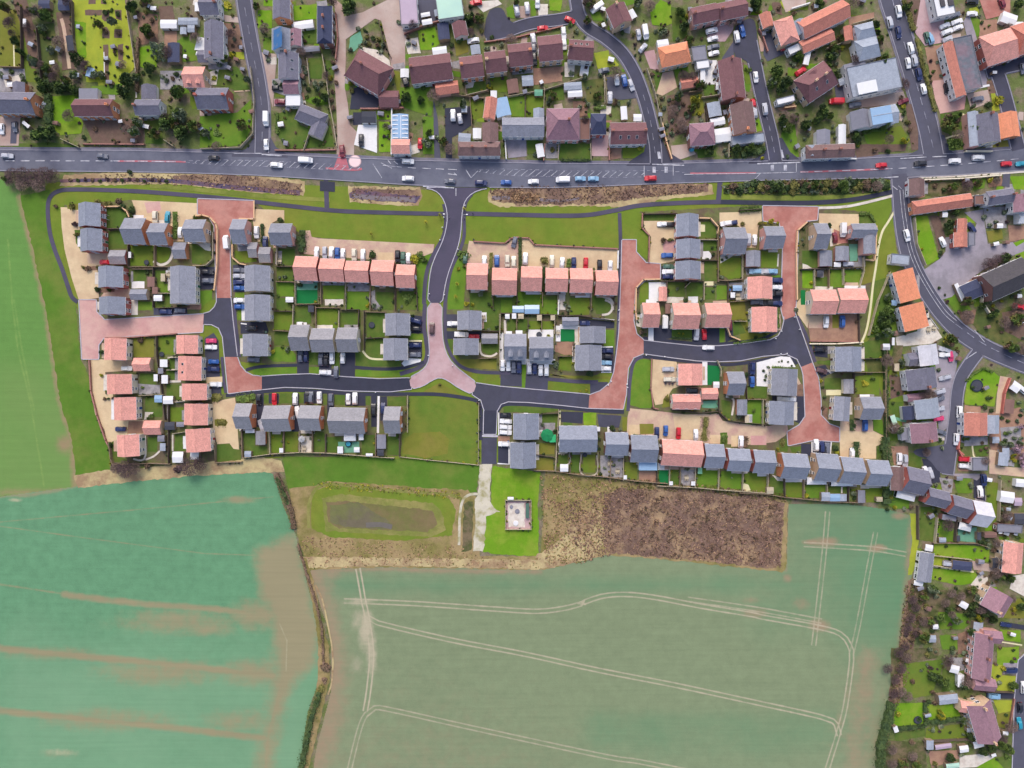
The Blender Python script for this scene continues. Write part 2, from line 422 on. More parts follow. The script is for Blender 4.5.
def field(name,poly,base,base2,soil,pale,layers,step=0.8,var=0.14,scale2=0.03,streak=6):
 xs=[p[0] for p in poly];ys=[p[1] for p in poly]
 gx=np.arange(min(xs),max(xs)+step,step);gy=np.arange(min(ys),max(ys)+step,step)
 X,Y=np.meshgrid(gx,gy)
 ins=inside(X,Y,poly)
 A=layers(X,Y)
 nx,ny=len(gx),len(gy)
 cell=ins[:-1,:-1] & ins[1:,1:] & ins[:-1,1:] & ins[1:,:-1]
 idx=np.arange(nx*ny).reshape(ny,nx)
 q=np.stack([idx[:-1,:-1],idx[1:,:-1],idx[1:,1:],idx[:-1,1:]],-1)[cell]
 used=np.unique(q);remap=np.full(nx*ny,-1);remap[used]=np.arange(len(used))
 q=remap[q]
 z=zlay(0)
 co=np.stack([(X.ravel()[used]-512)*S,(384-Y.ravel()[used])*S,np.full(len(used),z)],-1).astype(np.float32)
 me=bpy.data.meshes.new(name)
 me.vertices.add(len(co));me.vertices.foreach_set('co',co.ravel())
 me.loops.add(q.size);me.loops.foreach_set('vertex_index',q.ravel().astype(np.int32))
 me.polygons.add(len(q));me.polygons.foreach_set('loop_start',np.arange(0,q.size,4,dtype=np.int32));me.polygons.foreach_set('loop_total',np.full(len(q),4,dtype=np.int32))
 me.update(calc_edges=True)
 for k,a in A.items():
  at=me.attributes.new(k,'FLOAT','POINT');at.data.foreach_set('value',a.ravel()[used].astype(np.float32))
 m=noise_mat(name+' crop',base,0.95,var,0.25,None,scale2,0.4,bump=0.4,fine=2.5)
 nt=m.node_tree;N=nt.nodes;L=nt.links;b=N['Principled BSDF']
 src=b.inputs['Base Color'].links[0].from_socket
 geo=N['Geometry']
 def noise(s,d):
  n=N.new('ShaderNodeTexNoise');n.inputs['Scale'].default_value=s;n.inputs['Detail'].default_value=d;n.inputs['Roughness'].default_value=0.7
  L.new(geo.outputs['Position'],n.inputs['Vector']);return n.outputs['Fac']
 for k,colr,ns,amp,lo,hi in (('tone',base2,0.04,0.45,0.1,1.1),('soil',soil,0.2,0.65,0.05,1.0),('pale',pale,0.3,0.6,0.1,1.1)):
  if k not in A:continue
  at=N.new('ShaderNodeAttribute');at.attribute_name=k
  nn=noise(ns,8)
  ma=N.new('ShaderNodeMath');ma.operation='MULTIPLY_ADD';L.new(nn,ma.inputs[0]);ma.inputs[1].default_value=amp*2;ma.inputs[2].default_value=-amp
  ad=N.new('ShaderNodeMath');ad.operation='ADD';L.new(ma.outputs[0],ad.inputs[0]);L.new(at.outputs['Fac'],ad.inputs[1])
  gate=N.new('ShaderNodeMath');gate.operation='MULTIPLY';
  lt=N.new('ShaderNodeMapRange');lt.inputs['From Max'].default_value=0.4;L.new(at.outputs['Fac'],lt.inputs['Value'])
  mr=N.new('ShaderNodeMapRange');mr.interpolation_type='SMOOTHSTEP';mr.inputs['From Min'].default_value=lo;mr.inputs['From Max'].default_value=hi
  L.new(ad.outputs[0],mr.inputs['Value']);L.new(mr.outputs[0],gate.inputs[0]);L.new(lt.outputs[0],gate.inputs[1])
  mx=N.new('ShaderNodeMix');mx.data_type='RGBA';L.new(gate.outputs[0],mx.inputs[0]);L.new(src,mx.inputs[6]);mx.inputs[7].default_value=colr
  src=mx.outputs[2]
 mp=N.new('ShaderNodeMapping');mp.inputs['Rotation'].default_value=(0,0,math.radians(streak));mp.inputs['Scale'].default_value=(.03,.9,1)
 L.new(geo.outputs['Position'],mp.inputs['Vector'])
 sn=N.new('ShaderNodeTexNoise');sn.inputs['Scale'].default_value=1.0;sn.inputs['Detail'].default_value=5;L.new(mp.outputs[0],sn.inputs['Vector'])
 big=noise(.018,6);sa=N.new('ShaderNodeMath');sa.operation='ADD';L.new(sn.outputs['Fac'],sa.inputs[0]);L.new(big,sa.inputs[1])
 sm=N.new('ShaderNodeMapRange');sm.inputs['From Min'].default_value=.7;sm.inputs['From Max'].default_value=1.3;sm.inputs['To Min'].default_value=.94;sm.inputs['To Max'].default_value=1.06;L.new(sa.outputs[0],sm.inputs['Value'])
 sv=N.new('ShaderNodeHueSaturation');L.new(sm.outputs[0],sv.inputs['Value']);L.new(src,sv.inputs['Color']);src=sv.outputs[0]
 L.new(src,b.inputs['Base Color'])
 me.materials.append(m)
 return tag(link(name,me),kind='structure')

def q3(k,x0,y0,pts):return [(x0+x/k,y0+y/k) for x,y in pts]
def line(X,Y,P,w,s=1.0):
 xs=[p[0] for p in P];ys=[p[1] for p in P]
 out=np.zeros(X.shape)
 m=(X>min(xs)-w*3) & (X<max(xs)+w*3) & (Y>min(ys)-w*3) & (Y<max(ys)+w*3)
 if m.any():
  d=seg_dist(X[m],Y[m],P);out[m]=s*np.clip(1.25-d/w,0,1)
 return out
def pairline(X,Y,P,w=1.05,gap=2.1,s=1.0):
 P=catmull(P,6)
 return np.maximum(line(X,Y,offset(P,gap),w,s),line(X,Y,offset(P,-gap),w,s))
def f1_layers(X,Y):
 k=(2.342,0,440)
 soil=0.95*soft_poly(X,Y,q3(*k,[(600,262),(690,225),(722,340),(746,440),(735,520),(700,555),(668,600),(640,690),(634,800),(612,800),(618,700),(652,570),(642,430),(628,385),(610,360)]),11)
 soil=np.maximum(soil*1.25,.75*np.clip(1-seg_dist(X,Y,q3(*k,[(655,260),(670,420),(650,600),(620,760)]))/22,0,1))
 for P,w,s in (([(150,362),(320,382),(500,396),(640,412)],4.6,.85),([(-90,474),(0,488),(250,512),(430,530),(640,552)],5,.95),([(-90,622),(0,634),(240,658),(420,676),(620,698)],5,.9),
     ([(660,420),(672,500),(652,600),(628,700),(622,790)],3.0,.9),([(700,430),(706,500),(690,560)],2,.8)):
  soil=np.maximum(soil,line(X,Y,catmull(q3(*k,P),6),w,s))
 for cx,cy,rx,ry,s in ((420,425,190,40,.7),(380,545,190,40,.75),(560,140,50,12,.8),(250,655,200,36,.65),(480,440,110,26,.7),(590,545,90,40,.85),(600,410,80,46,.85),(560,660,120,40,.6),(120,500,140,22,.6),(140,735,60,14,.4)):
  soil=np.maximum(soil,s*blob(X,Y,cx/2.342,440+cy/2.342,rx/2.342,ry/2.342))
 soil=np.maximum(soil,0.75*np.clip(1-seg_dist(X,Y,q3(*k,[(-80,140),(0,130),(75,128),(175,107)]))/5,0,1))
 dark=np.zeros(X.shape)
 for P,w in (([(-80,200),(0,192),(300,165),(640,133)],1.0),([(-80,190),(0,202),(220,232),(480,266),(600,270)],1.0),([(-80,340),(0,338),(160,362)],1.6)):
  dark=np.maximum(dark,line(X,Y,q3(*k,P),w,.55))
 pale=np.maximum(np.maximum(0.75*blob(X,Y,15,500,9,2.5),0.55*blob(X,Y,60,752,24,5)),line(X,Y,q3(*k,[(655,430),(672,470),(670,540)]),1.2,.5))
 soil=np.maximum(soil,dark)
 tone=0.75*np.clip((Y-560)/120,0,1)*np.clip((X+60)/80,0.4,1)
 return dict(tone=tone,soil=soil,pale=pale)
field('west_field',[(-70,504),(0,496),(76,485),(130,479.5),(265,469.5),(274,474),(283,504),(296,534),(308,585),(319,624),(320,679),(308,713),(300,768),(296,800),(-70,800)],
 pc(102,150,112),pc(124,162,126),pc(152,144,112),pc(184,180,148),f1_layers,0.8,var=0.2)
def f2_layers(X,Y):
 A=(3.368,300,540);B=(3.368,500,440);C=(2.6667,600,480)
 t1=q3(*A,[(150,205),(240,208),(400,215),(650,232),(800,240),(900,228),(960,210)])+q3(*B,[(270,552),(340,527),(420,520),(520,530),(680,560),(860,590)])+q3(*C,[(430,365),(580,392),(640,410),(665,440),(671,480),(655,600),(640,660),(622,720),(600,790)])
 t2=q3(*A,[(230,262),(262,279),(500,335),(760,385)])+q3(*C,[(0,508),(200,547),(400,590),(590,632),(630,652),(638,680)])
 t3=q3(*A,[(160,800),(198,645),(222,588),(252,565),(330,577),(600,637),(1024,728)])+q3(*C,[(110,752),(300,790)])
 t4=q3(*A,[(192,80),(205,150),(215,210),(226,260),(241,380),(232,500),(220,575)])
 v1=q3(*C,[(607,85),(597,200),(577,380),(570,440)]);v2=q3(*C,[(735,140),(712,260),(690,380),(672,460)]);h1=q3(*C,[(545,172),(650,178),(740,185),(815,198)])
 t1b=q3(*C,[(235,318),(420,345),(590,376)])
 pale=np.zeros(X.shape)
 for P,s in ((t1,.85),(t2,.85),(t3,.75),(t4,1.1),(v1,.72),(v2,.65),(h1,.7),(t1b,.7)):pale=np.maximum(pale,pairline(X,Y,P,s=s))
 for cx,cy,rx,ry,s in ((222,300,34,90,.95),(200,270,40,60,.6),(240,380,24,110,.8),(190,420,40,50,.45),(200,210,70,22,.6),(240,440,40,30,.45)):
  pale=np.maximum(pale,s*blob(X,Y,300+cx/3.368,540+cy/3.368,rx/3.368,ry/3.368))
 soil=0.8*np.clip(1-seg_dist(X,Y,q3(*A,[(40,100),(70,230),(115,420),(100,600),(40,800)]))/30,0,1)
 soil=np.maximum(soil,0.72*blob(X,Y,327,572,22,12))
 soil=np.maximum(soil,0.62*np.clip(1-seg_dist(X,Y,[(868,660),(860,720),(850,800)])/26,0,1))
 soil=np.maximum(soil,0.62*np.clip(1-seg_dist(X,Y,[(912,520),(906,600),(896,690),(876,790)])/9,0,1))
 for cx,cy,rx,ry,s in ((600,165,46,18,.9),(740,182,34,14,.9),(585,388,36,20,.95),(570,165,40,10,.85),(535,330,30,26,.55),(415,355,60,20,.55),(400,320,40,14,.5),(500,262,16,14,.75),(800,95,30,14,.8),(640,640,20,30,.5),(660,560,14,40,.45)):
  soil=np.maximum(soil,s*blob(X,Y,600+cx/2.6667,480+cy/2.6667,rx/2.6667,ry/2.6667))
 soil=np.maximum(soil,0.7*np.clip(1-seg_dist(X,Y,[(310,572),(380,569),(450,571),(541,572)])/5,0,1))
 soil=np.maximum(soil,0.55*np.clip(1-seg_dist(X,Y,[(787,503),(786,570)])/4,0,1))
 soil=np.maximum(soil,.38*np.clip((Y-600)/200,0,1)*np.clip((760-X)/300,0,1));soil=np.maximum(soil,.45*np.clip((Y-620)/120,0,1)*np.clip((X-800)/60,0,1))
 tone=np.clip((X-640)/260,0,1)*0.85*np.clip((720-Y)/120,0.15,1)
 tone=np.maximum(tone,0.6*np.clip(1-np.abs(Y-585)/26,0,1))
 tone=np.maximum(tone,0.7*np.clip((X-540)/60,0,1)*np.clip((800-Y)/60,0,1)*np.clip((Y-690)/30,0,1)*0.7)
 return dict(tone=tone,soil=soil,pale=pale)
field('south_field',[(304,572),(330,564),(385,566),(541,569),(607,554),(648,557),(782,571),(786,567),(788,504),(850,504),(888,509),(915,516),(914,567),(904,620),(895,672),(889,710),(876,768),(868,800),(308,800),(316,748),(331,690),(331,638),(314,588)],
 pc(130,144,110),pc(98,140,104),pc(158,138,112),pc(186,176,150),f2_layers,0.75,var=0.14,streak=12)
def f3_layers(X,Y):
 edge=seg_dist(X,Y,[(20,197),(32,245),(46,310),(60,400),(72,440),(75,486)])
 soil=0.85*np.clip(1-edge/7,0,1)
 soil=np.maximum(soil,0.75*blob(X,Y,66,444,12,14));soil=np.maximum(soil,0.6*np.clip(1-np.abs(Y-492)/8,0,1))
 soil=np.maximum(soil,0.62*blob(X,Y,22,188,16,8))
 pale=np.zeros(X.shape)
 for P in ([(8,240),(12,300),(18,350),(30,400),(40,460),(44,486)],[(14,300),(22,350),(34,410)]):pale=np.maximum(pale,line(X,Y,P,2.0,.4))
 tone=0.7*np.clip((Y-330)/60,0,1)
 return dict(tone=tone,soil=soil,pale=pale)
field('corner_field',[(-70,176),(16,180),(22,196),(34,245),(48,310),(62,400),(74,440),(77,487),(0,497),(-70,504)],pc(104,146,74),pc(120,148,84),pc(156,136,104),pc(150,176,96),f3_layers,0.9,var=0.12,streak=78)

G=lambda name,mat,P,layer=1,wob=0.8:sheet(name,mat,P,layer,wob=wob)
G('ground','verge',[(45,183),(120,178),(330,186),(430,190),(432,183),(500,183),(640,183),(780,178),(892,180),(893,206),(880,240),(890,330),(885,492),(800,490),(640,470),(545,466),(490,462),(400,460),(280,458),(215,462),(110,472),(90,380),(78,310),(60,270),(48,232)],0,0)
G('grass_ground','meadow',[(20,196),(50,190),(50,230),(60,262),(76,300),(80,356),(90,380),(96,412),(108,442),(110,470),(76,477),(72,440),(60,400),(46,310),(32,245)])
G('grass_ground','verge',[(48,200),(62,194),(205,198),(204,204),(62,206),(64,260),(84,302),(78,304),(58,262),(50,230)])
G('field_bank_ground','dead bank',[(74,475),(105,470),(150,467),(215,461),(262,457),(282,460),(284,472),(268,472),(200,475.5),(140,481),(78,488)])
G('grass_ground','meadow',[(282,455),(400,459),(479,463),(477,492),(455,494),(400,489),(330,484),(316,488),(310,498),(308,534),(299,528),(290,496)])
G('rough_ground','pale scrub',[(288,488),(312,486),(330,481),(400,486),(468,490),(480,500),(480,556),(541,556),(545,470),(600,476),(640,480),(780,492),(788,502),(786,569),(782,572),(648,558),(607,555),(541,570),(385,567),(310,570),(300,545)],1)
G('basin_ground','verge',[(312,492),(330,485),(400,490),(448,497),(456,510),(452,535),(400,541),(330,537),(312,528)],2)
G('basin_ground','basin rim',[(322,498),(340,494),(432,503),(442,512),(446,530),(430,537),(326,531)],2)
G('basin_ground','basin grass',[(326,502),(345,501),(400,507),(432,510),(438,524),(428,532),(340,528),(328,522)],2)
G('basin_ground','pond mud',[(330,505),(358,502),(374,512),(392,523),(388,529),(345,527),(330,522)],2)
strip('pond_water','pond water',[(366,525),(380,524.5),(392,527)],5,3)
strip('basin_path','basin rim',[(309,528),(309,505),(316,489),(330,484),(360,487),(400,491),(455,496),(461,505),(458,520)],3.2,2)
strip('basin_path','verge',[(313,526),(313,506),(319,492),(335,488.5),(400,495),(448,500)],3,2)
G('grass_ground','lawn bright',[(492,466),(540,472),(538,500),(539,556),(512,555),(482,552),(485,517),(491,505)],2)
G('gravel_path','gravel',[(480,464),(491.5,464),(490,502),(494,508),(500,511),(494,514),(486,517),(485,538),(483,551),(472.5,551),(475,520),(475,500),(478,494)],3)
strip('gravel_path','gravel',[(459,545),(460,515),(463,500),(470,494.5),(478,494)],2.6,3)
G('planting_ground','garden soil',[(464,504),(468,501),(473,502),(472,550),(462,552)],2)
G('rough_ground','brown scrub',[(604,496),(620,488),(700,490),(772,498),(784,504),(780,566),(770,568),(660,557),(610,553),(600,540)],2,1.4)
G('rough_ground','dead bank',[(536,556),(560,540),(575,520),(600,505),(606,540),(592,560),(560,566),(540,568)],2,1.4)
G('rough_ground','dead bank',[(300,556),(400,558),(540,560),(541,569),(385,566),(308,568)],2,1.0)
G('field_edge_ground','lawn yellow',[(910,514),(918,514),(918,560),(912,575),(908,575),(912,540)],1)
G('rough_ground','brown scrub',[(908,580),(918,578),(925,600),(915,640),(905,690),(892,720),(888,700),(898,650),(905,610)],1,1.2)
G('ditch_ground','dead bank',[(64,175),(130,171.5),(250,173.5),(305,181),(304,196),(250,192),(170,184),(60,186)],1)
G('ditch_ground','brown scrub',[(172,176),(200,174),(250,176),(300,184),(303,192),(290,194),(230,186),(175,182)],2)
strip('ditch_ground','reed mud',[(60,181),(110,180),(170,181),(240,188),(300,193)],3.2,2,w2=5)
G('ditch_ground','dead bank',[(348,186),(420,187),(422,196),(418,206),(380,205),(350,202)],1)
G('ditch_ground','brown scrub',[(352,188),(418,190),(420,196),(352,195)],2)
G('ditch_ground','reed mud',[(350,193),(360,190),(400,195),(420,196),(417,203),(380,201),(350,198)],2)
strip('ditch_water','ditch water',[(352,195.5),(375,198),(415,200)],4.5,3)
G('ditch_ground','dead bank',[(488,191),(520,186),(712,184),(714,194),(700,196),(660,200),(630,208),(600,206),(500,207),(488,202)],1)
G('ditch_ground','brown scrub',[(492,190),(530,186),(640,183.5),(708,184),(709,192),(680,194),(640,198),(600,204),(520,205),(492,200)],2,1.2)
strip('ditch_water','ditch water',[(492,198),(520,198),(560,201),(580,198)],4,3,w2=2)
G('ditch_ground','dull grass',[(722,186),(760,180),(880,179),(888,186),(880,195),(800,196),(724,194)],1)
G('ditch_ground','reed mud',[(724,187),(745,185),(764,189),(760,193),(726,193)],2)
strip('grass_path','ditch edge',[(150,186),(200,190),(260,196),(330,200)],4,2)
strip('grass_ground','ditch edge',[(730,197),(800,198),(860,196),(884,192)],4,2)
# ------------------------------------------------------------------ roads, paths, kerbs, painted lines
ROADP=[]
def road(name,mat,P,layer=5,smooth=1,kerb=True):
 P=chaikin(P,smooth) if smooth else P
 if kerb is not None:ROADP.append((P,kerb))
 return sheet(name,mat,P,layer)
def ribbon(P,w,w2=None):
 P=catmull(P,4);n=len(P)
 A=[];B=[]
 for i in range(n):
  a=Vector(P[max(i-1,0)]);b=Vector(P[min(i+1,n-1)]);t=(b-a).normalized()
  h=(w+((w2-w)*i/(n-1) if w2 else 0))/2
  A.append((P[i][0]-t.y*h,P[i][1]+t.x*h));B.append((P[i][0]+t.y*h,P[i][1]-t.x*h))
 return A+B[::-1]
def old_street(P,w,foot,mat='asphalt old',w2=None):
 sheet('pavement','pavement',ribbon(P,w+2*foot,None if w2 is None else w2+2*foot),4)
 road('road',mat,ribbon(P,w,w2),5,0,'old kerb')
main_top=[(-60,149),(0,150.5),(128,151),(256,154),(330,157.5),(400,160.5),(456,162),(550,164),(656,164.5),(768,161.5),(850,159.5),(900,157),(960,153.5),(1024,149),(1090,144)]
main_bot=[(-60,170),(0,170.5),(128,171.5),(200,173),(256,175),(330,179.5),(400,184),(456,187),(550,187.5),(600,186),(656,183.5),(768,180),(850,178.5),(900,177.5),(960,174.5),(1024,170),(1090,165)]
sheet('pavement','pavement',[(x,y-3.4) for x,y in main_top]+main_bot[::-1],4)
road('main_road','asphalt main',main_top+main_bot[::-1],5,0,'old kerb')
strip('pavement','pale patio',[(916,177.5),(960,175.8),(1024,171.5),(1090,166.5)],2.4,5)
old_street([(241,-30),(244,0),(251,42),(259,84),(262.5,115),(262,156)],13,2.2)
sheet('road','asphalt old',[(254,138),(271,138),(276,147),(288,155),(288,158),(232,157),(232,154),(246,149)],5)
old_street([(573,-30),(576,0),(580,17),(589,28),(605,38),(622,53),(634,72),(643,95),(650,120),(655,145),(656,166)],11,2.0,'asphalt new')
sheet('road','asphalt new',[(646,140),(662,140),(668,152),(684,162),(684,166),(626,166),(630,161),(644,152)],5)
old_street([(580,15),(562,19.5),(530,24),(505,32),(486,36)],11,1.2,'asphalt new')
road('road','asphalt new',[(483,42),(487,12),(497,7),(503,9),(507,18),(513,23),(519,25),(519,34),(500,40)],5,1,False)
old_street([(748,30),(752,50),(759,85),(766,115),(772,140),(776,164)],12,1.4,'asphalt new')
sheet('road','asphalt new',[(766,138),(782,138),(790,152),(800,160),(800,163),(748,164),(750,161),(764,154)],5)
road('road','asphalt new',[(733,29),(744,20),(752,18),(756,24),(758,52),(760,70),(752,68),(744,59),(733,57)],5,1,False)
drive([(722,58),(733,42),(734,57),(722,66)],'asphalt old')
old_street([(884,-30),(890,0),(901,34),(916,84),(928,128),(934,160)],19,2.6,'asphalt old')
sheet('road','asphalt old',[(918,135),(944,135),(950,150),(958,156),(958,158),(902,160),(906,156),(918,150)],5)
old_street([(986,72),(1010,66),(1040,60)],12,1.6,'asphalt new')
old_street([(996,70),(1003,92),(1010,118),(1018,150)],13,1.6,'asphalt new')
old_street([(899,174),(901.5,212),(906,244),(913,266),(925,289),(940,311),(958,330),(980,345),(1005,357),(1060,378)],15,1.8,'asphalt old')
sheet('road','asphalt old',[(892,190),(893,181),(886,178),(886,176),(920,176),(916,180),(909,190)],5)
old_street([(978,352),(969,364),(961,377),(957,392),(955.5,410),(953,430),(950,452),(947,474)],11.5,1.6,'asphalt old')
road('road','asphalt old',[(912,450),(930,447),(945,444),(952,444),(954,474),(940,474),(928,458),(916,456)],5,1,False)
road('road','asphalt old',[(1012,768),(1014,700),(1018,660),(1040,640),(1100,640),(1100,820),(1008,820)],5,0)
road('road','asphalt lane',[(424,187.5),(435,190),(442,196),(446.5,206),(448,218),(446,232),(442,244),(435,258),(431,270),(429,286),(428,303.5),(442,303.5),(444,290),(447,276),(452,262),(457.5,248),(460.5,234),(461.5,216),(463,205),(468,196),(478,190),(492,187.5)],5,1)
road('road','mauve paving',[(428,303),(427.5,323),(429,339),(430,354),(428,364),(422,371),(409,378),(411,389),(423,386),(432,380),(440,377),(448,380),(459,388),(473,394.5),(477,383),(466,375),(456,367),(448,358),(443,344),(441.5,323),(442,303)],6,1)
road('road','asphalt dark',[(261,376.5),(283,375),(310,374),(345,377),(380,379),(409.5,378),(411.5,389),(390,391.5),(345,390.5),(315,388),(285,387),(261,389.5)],5,0)
road('road','pink paving',[(225,357),(237.5,357),(240.6,365.6),(246,372),(253,375.5),(262,376.5),(262,389.5),(246,391),(228.5,393.5)],6,0)
road('road','asphalt new',[(217,297),(231,297),(233,320),(237.5,357.5),(225,357.5),(223,337),(219,328),(212,324.5),(203,324),(203,314),(210,312),(215,307),(217,302)],5,0)
road('road','pink paving',[(198,199),(254.5,201),(254,218),(240,219),(232,222),(230,240),(231,298),(217,298),(214.5,226),(209,217),(198,214)],6,0)
road('road','pale pink paving',[(79.5,300),(96.5,300),(97,312),(105,320),(204,314),(203,332),(130,336),(104,338),(99,345),(99,359),(82.5,359)],6,0)
road('road','asphalt new',[(476,383),(500,386.5),(527,389),(550,391),(589.5,394.5),(588.5,408),(561,405),(527,402),(508,401.5),(501,404),(497,411),(484.5,411),(481,400),(472.5,394.5)],5,0)
road('road','asphalt dark',[(484,410.5),(497,410.5),(496,434),(483.5,434)],6,0)
drive([(481.5,437.5),(497,437.5),(496.5,464),(481.5,464)],'asphalt new')
strip('kerb','kerbstone',[(482,435.8),(498,436.2)],2.0,6,smooth=False)
road('road','pink paving',[(622,240),(636,240),(636,252),(646,263),(660,264),(660,279),(645,280.5),(635,289),(633.5,321),(636.5,334),(643.5,340),(643.5,353.5),(633.5,357.5),(628,368),(626,394),(623,409),(588.5,408),(589.5,395),(600,391),(610,383),(614,372),(617,350),(619,332),(621,279)],6,0)
road('road','asphalt new',[(643.5,340.5),(665,343),(697.5,346.3),(719,346),(743,344),(770,340),(778,336),(782,329),(784,320),(783.5,313),(794.5,313),(812,362.5),(801,367.5),(797,359),(786,354),(763,356),(740,360.5),(719,361.5),(697,360.6),(672,357.5),(643.5,353.5)],5,0)
road('road','pink paving',[(762.6,206),(818,207),(817,220),(807,221),(798,230),(796,299),(794.7,316),(783.7,320),(781,310),(782.8,237),(779,223),(763,221)],6,0)
road('road','pink paving',[(801,367),(812,362.5),(818,378),(820.5,400),(820.5,415),(829,424),(839,427.5),(839,441.5),(813,440),(788,445.5),(787,432),(799,425),(805,416.5),(804,390),(803,375)],6,0)
fp=lambda P,w=3.2,mat='asphalt lane':strip('footpath',mat,P,w,4)
fp([(78,302),(72,297),(68,286),(62,268),(55,250),(50,232),(48,210),(50,198),(58,191.5),(75,189.5),(130,191),(180,194.5),(230,199),(290,206),(340,211),(400,213),(447,214)],4.2)
fp([(463,213.5),(520,215),(580,215.5),(612,211),(640,205.5),(680,203),(720,202)],4.4)
fp([(720,202),(800,203),(850,200),(896,191)],4.6,'asphalt dark')
strip('footpath','pale patio',[(818,208),(850,206),(896,195)],2.6,4)
fp([(720,182),(718,204)],5);fp([(326,180),(327,208)],4.6)
sheet('pavement','asphalt dark',[(320,181),(335,182),(335,192),(320,191)],4)
fp([(619.5,213),(620.5,250),(619.5,300),(617,350),(613,380)],3.6)
fp([(424,304),(425,285),(428,268),(435,252),(442,240),(445.5,228),(446,214),(444,204)],4.0);fp([(445,304),(447,290),(451,270),(459,252),(464,236),(464,214),(466,202),(472,194)],3.4)
fp([(425,304),(424,325),(426,340),(427,356),(420,367),(400,374)],4.0);fp([(445,304),(445,330),(447,345),(453,358),(462,367),(480,372),(510,373)],3.4)
fp([(226,395.5),(250,393),(285,390),(320,391.5),(360,394),(410,394),(440,394.5),(468,398.5),(478,402),(481,410),(481,440)],3.6,'asphalt dark')
fp([(497,412),(502,405.5),(512,404),(540,405.5),(600,411),(624,412)],3.6,'asphalt dark')
fp([(246,370),(262,366.5),(298,365)],3.2,'asphalt dark');fp([(352,367),(380,369),(402,368),(424,362)],3.2,'asphalt dark')
fp([(548,379),(575,381.5),(598,382)],3.6);fp([(234,298),(236,325),(240,357)],3.2);fp([(222,357),(224,380),(226,393)],3)
fp([(628,411),(630,380),(634,362),(643,356.5)],3.4);fp([(643,356.5),(680,360.5),(720,364.5),(745,363),(785,357),(797,364)],3.2,'asphalt dark')
fp([(643,338),(690,343),(720,344),(760,339),(778,331)],3.0,'asphalt dark');fp([(797,316),(807,338),(815,362)],3.2)
strip('grass_path','path cream',[(894,212),(888,222),(882,232),(878,248),(876,265),(873,284),(870,310),(866,331),(860,345)],2.2,4)
def kerbs():
 polys=[np.array(p) for p,k in ROADP]
 bbs=[(p[:,0].min()-2,p[:,0].max()+2,p[:,1].min()-2,p[:,1].max()+2) for p in polys]
 def covered(x,y,skip):
  for i,(p,b) in enumerate(zip(ROADP,bbs)):
   if i==skip or not (b[0]<x<b[1] and b[2]<y<b[3]):continue
   if inside(np.array([x]),np.array([y]),p[0])[0]:return True
  return False
 for i,(P,k) in enumerate(ROADP):
  if not k:continue
  n=len(P)
  ar=sum(P[a][0]*P[(a+1) % n][1]-P[(a+1) % n][0]*P[a][1] for a in range(n))
  sgn=1 if ar>0 else-1
  runs=[];cur=[]
  for a in range(n):
   p,q=Vector(P[a]),Vector(P[(a+1) % n]);d=q-p;l=d.length
   if l<1e-6:continue
   d/=l;nrm=Vector((d.y,-d.x))*sgn
   m=max(1,int(l/1.5))
   for t in range(m+(1 if a==n-1 else 0)):
    c=p+d*(l*t/m);o=c+nrm*1.0
    if not (-20<o.x<1044 and-20<o.y<788) or covered(o.x,o.y,i):
     if len(cur)>2:runs.append(cur)
     cur=[]
    else:cur.append((c.x+nrm.x*0.35,c.y+nrm.y*0.35))
  if len(cur)>2:runs.append(cur)
  for run in runs:
   strip('kerb',k if isinstance(k,str) else 'kerbstone',run,0.8,7,smooth=False,h=0.09)
kerbs()
PL=8
def mid(x):
 pts=[(-60,160.5),(0,161),(60,161),(130,161.2),(180,162),(256,163.5),(330,167),(365,169),(400,168),(456,170.5),(520,173),(600,174.5),(650,174),(700,174),(768,173.5),(850,170.5),(900,168.5),(960,164.5),(1024,158.5),(1090,153)]
 for (a,b),(c,d) in zip(pts[:-1],pts[1:]):
  if a<=x<=c:return b+(d-b)*(x-a)/(c-a)
def paint(P,w=0.7,mat='road paint'):return strip('road_marking',mat,P,w,PL,smooth=False)
x=6
while x<166:
 paint([(x,mid(x)),(x+9,mid(x+9))],0.9,'red surfacing' if x>140 and int(x) % 2 else 'road paint');x+=15
strip('road_marking','red surfacing',[(118,161.3),(150,161.4),(186,162.0)],1.6,PL-1)
for a,b in ((124,134),(138,148),(152,160),(166,176)):paint([(a,mid(a)),(b,mid(b))],0.8)
for a,b,dy in ((182,360,-2.8),(186,362,2.8),(472,688,-3.2),(476,660,3.2)):
 q=a
 while q<b-4:
  s_=min(1,(q-a)/40+.25)*min(1,(b-q)/30+.2)
  paint([(q,mid(q)+dy*s_),(q+4.2,mid(q)+dy*s_)],0.5,'worn paint');q+=7
for a,b,sl in ((196,360,3.0),(480,650,3.2)):
 q=a
 while q<b:
  s_=min(1,(q-a)/40+.3)*min(1,(b-q)/60+.35)
  paint([(q-sl*s_,mid(q)+2.6*s_),(q+sl*s_,mid(q)-2.6*s_)],0.55);q+=7.4
paint([(373,164),(382,178)],0.7);paint([(466,170),(471,178)],0.7);paint([(478,171),(471,178)],0.7)
strip('road_marking','red surfacing',[(326,168.5),(352,170),(362,169)],2.2,PL-1)
sheet('road_marking','red surfacing',[(334,168),(338,157),(341,148),(345,148),(346,157),(349,168)],PL-1)
for a,b in ((408,416),(422,431),(436,444),(448,457)):paint([(a,167.8+(a-408)*.04),(b,168+(b-408)*.04)],0.7)
paint([(448,174),(456,175)],0.8);paint([(454,173),(457,175.5)],0.7)
paint([(423,186.5),(454,188.2)],1.1);paint([(456,188.5),(456,196)],0.7)
paint([(381,163),(392,168.5)],0.6);paint([(383,165.5),(402,167.5)],0.7);paint([(388,160.5),(391,164)],0.7);paint([(394,161.5),(398,164.5)],0.7)
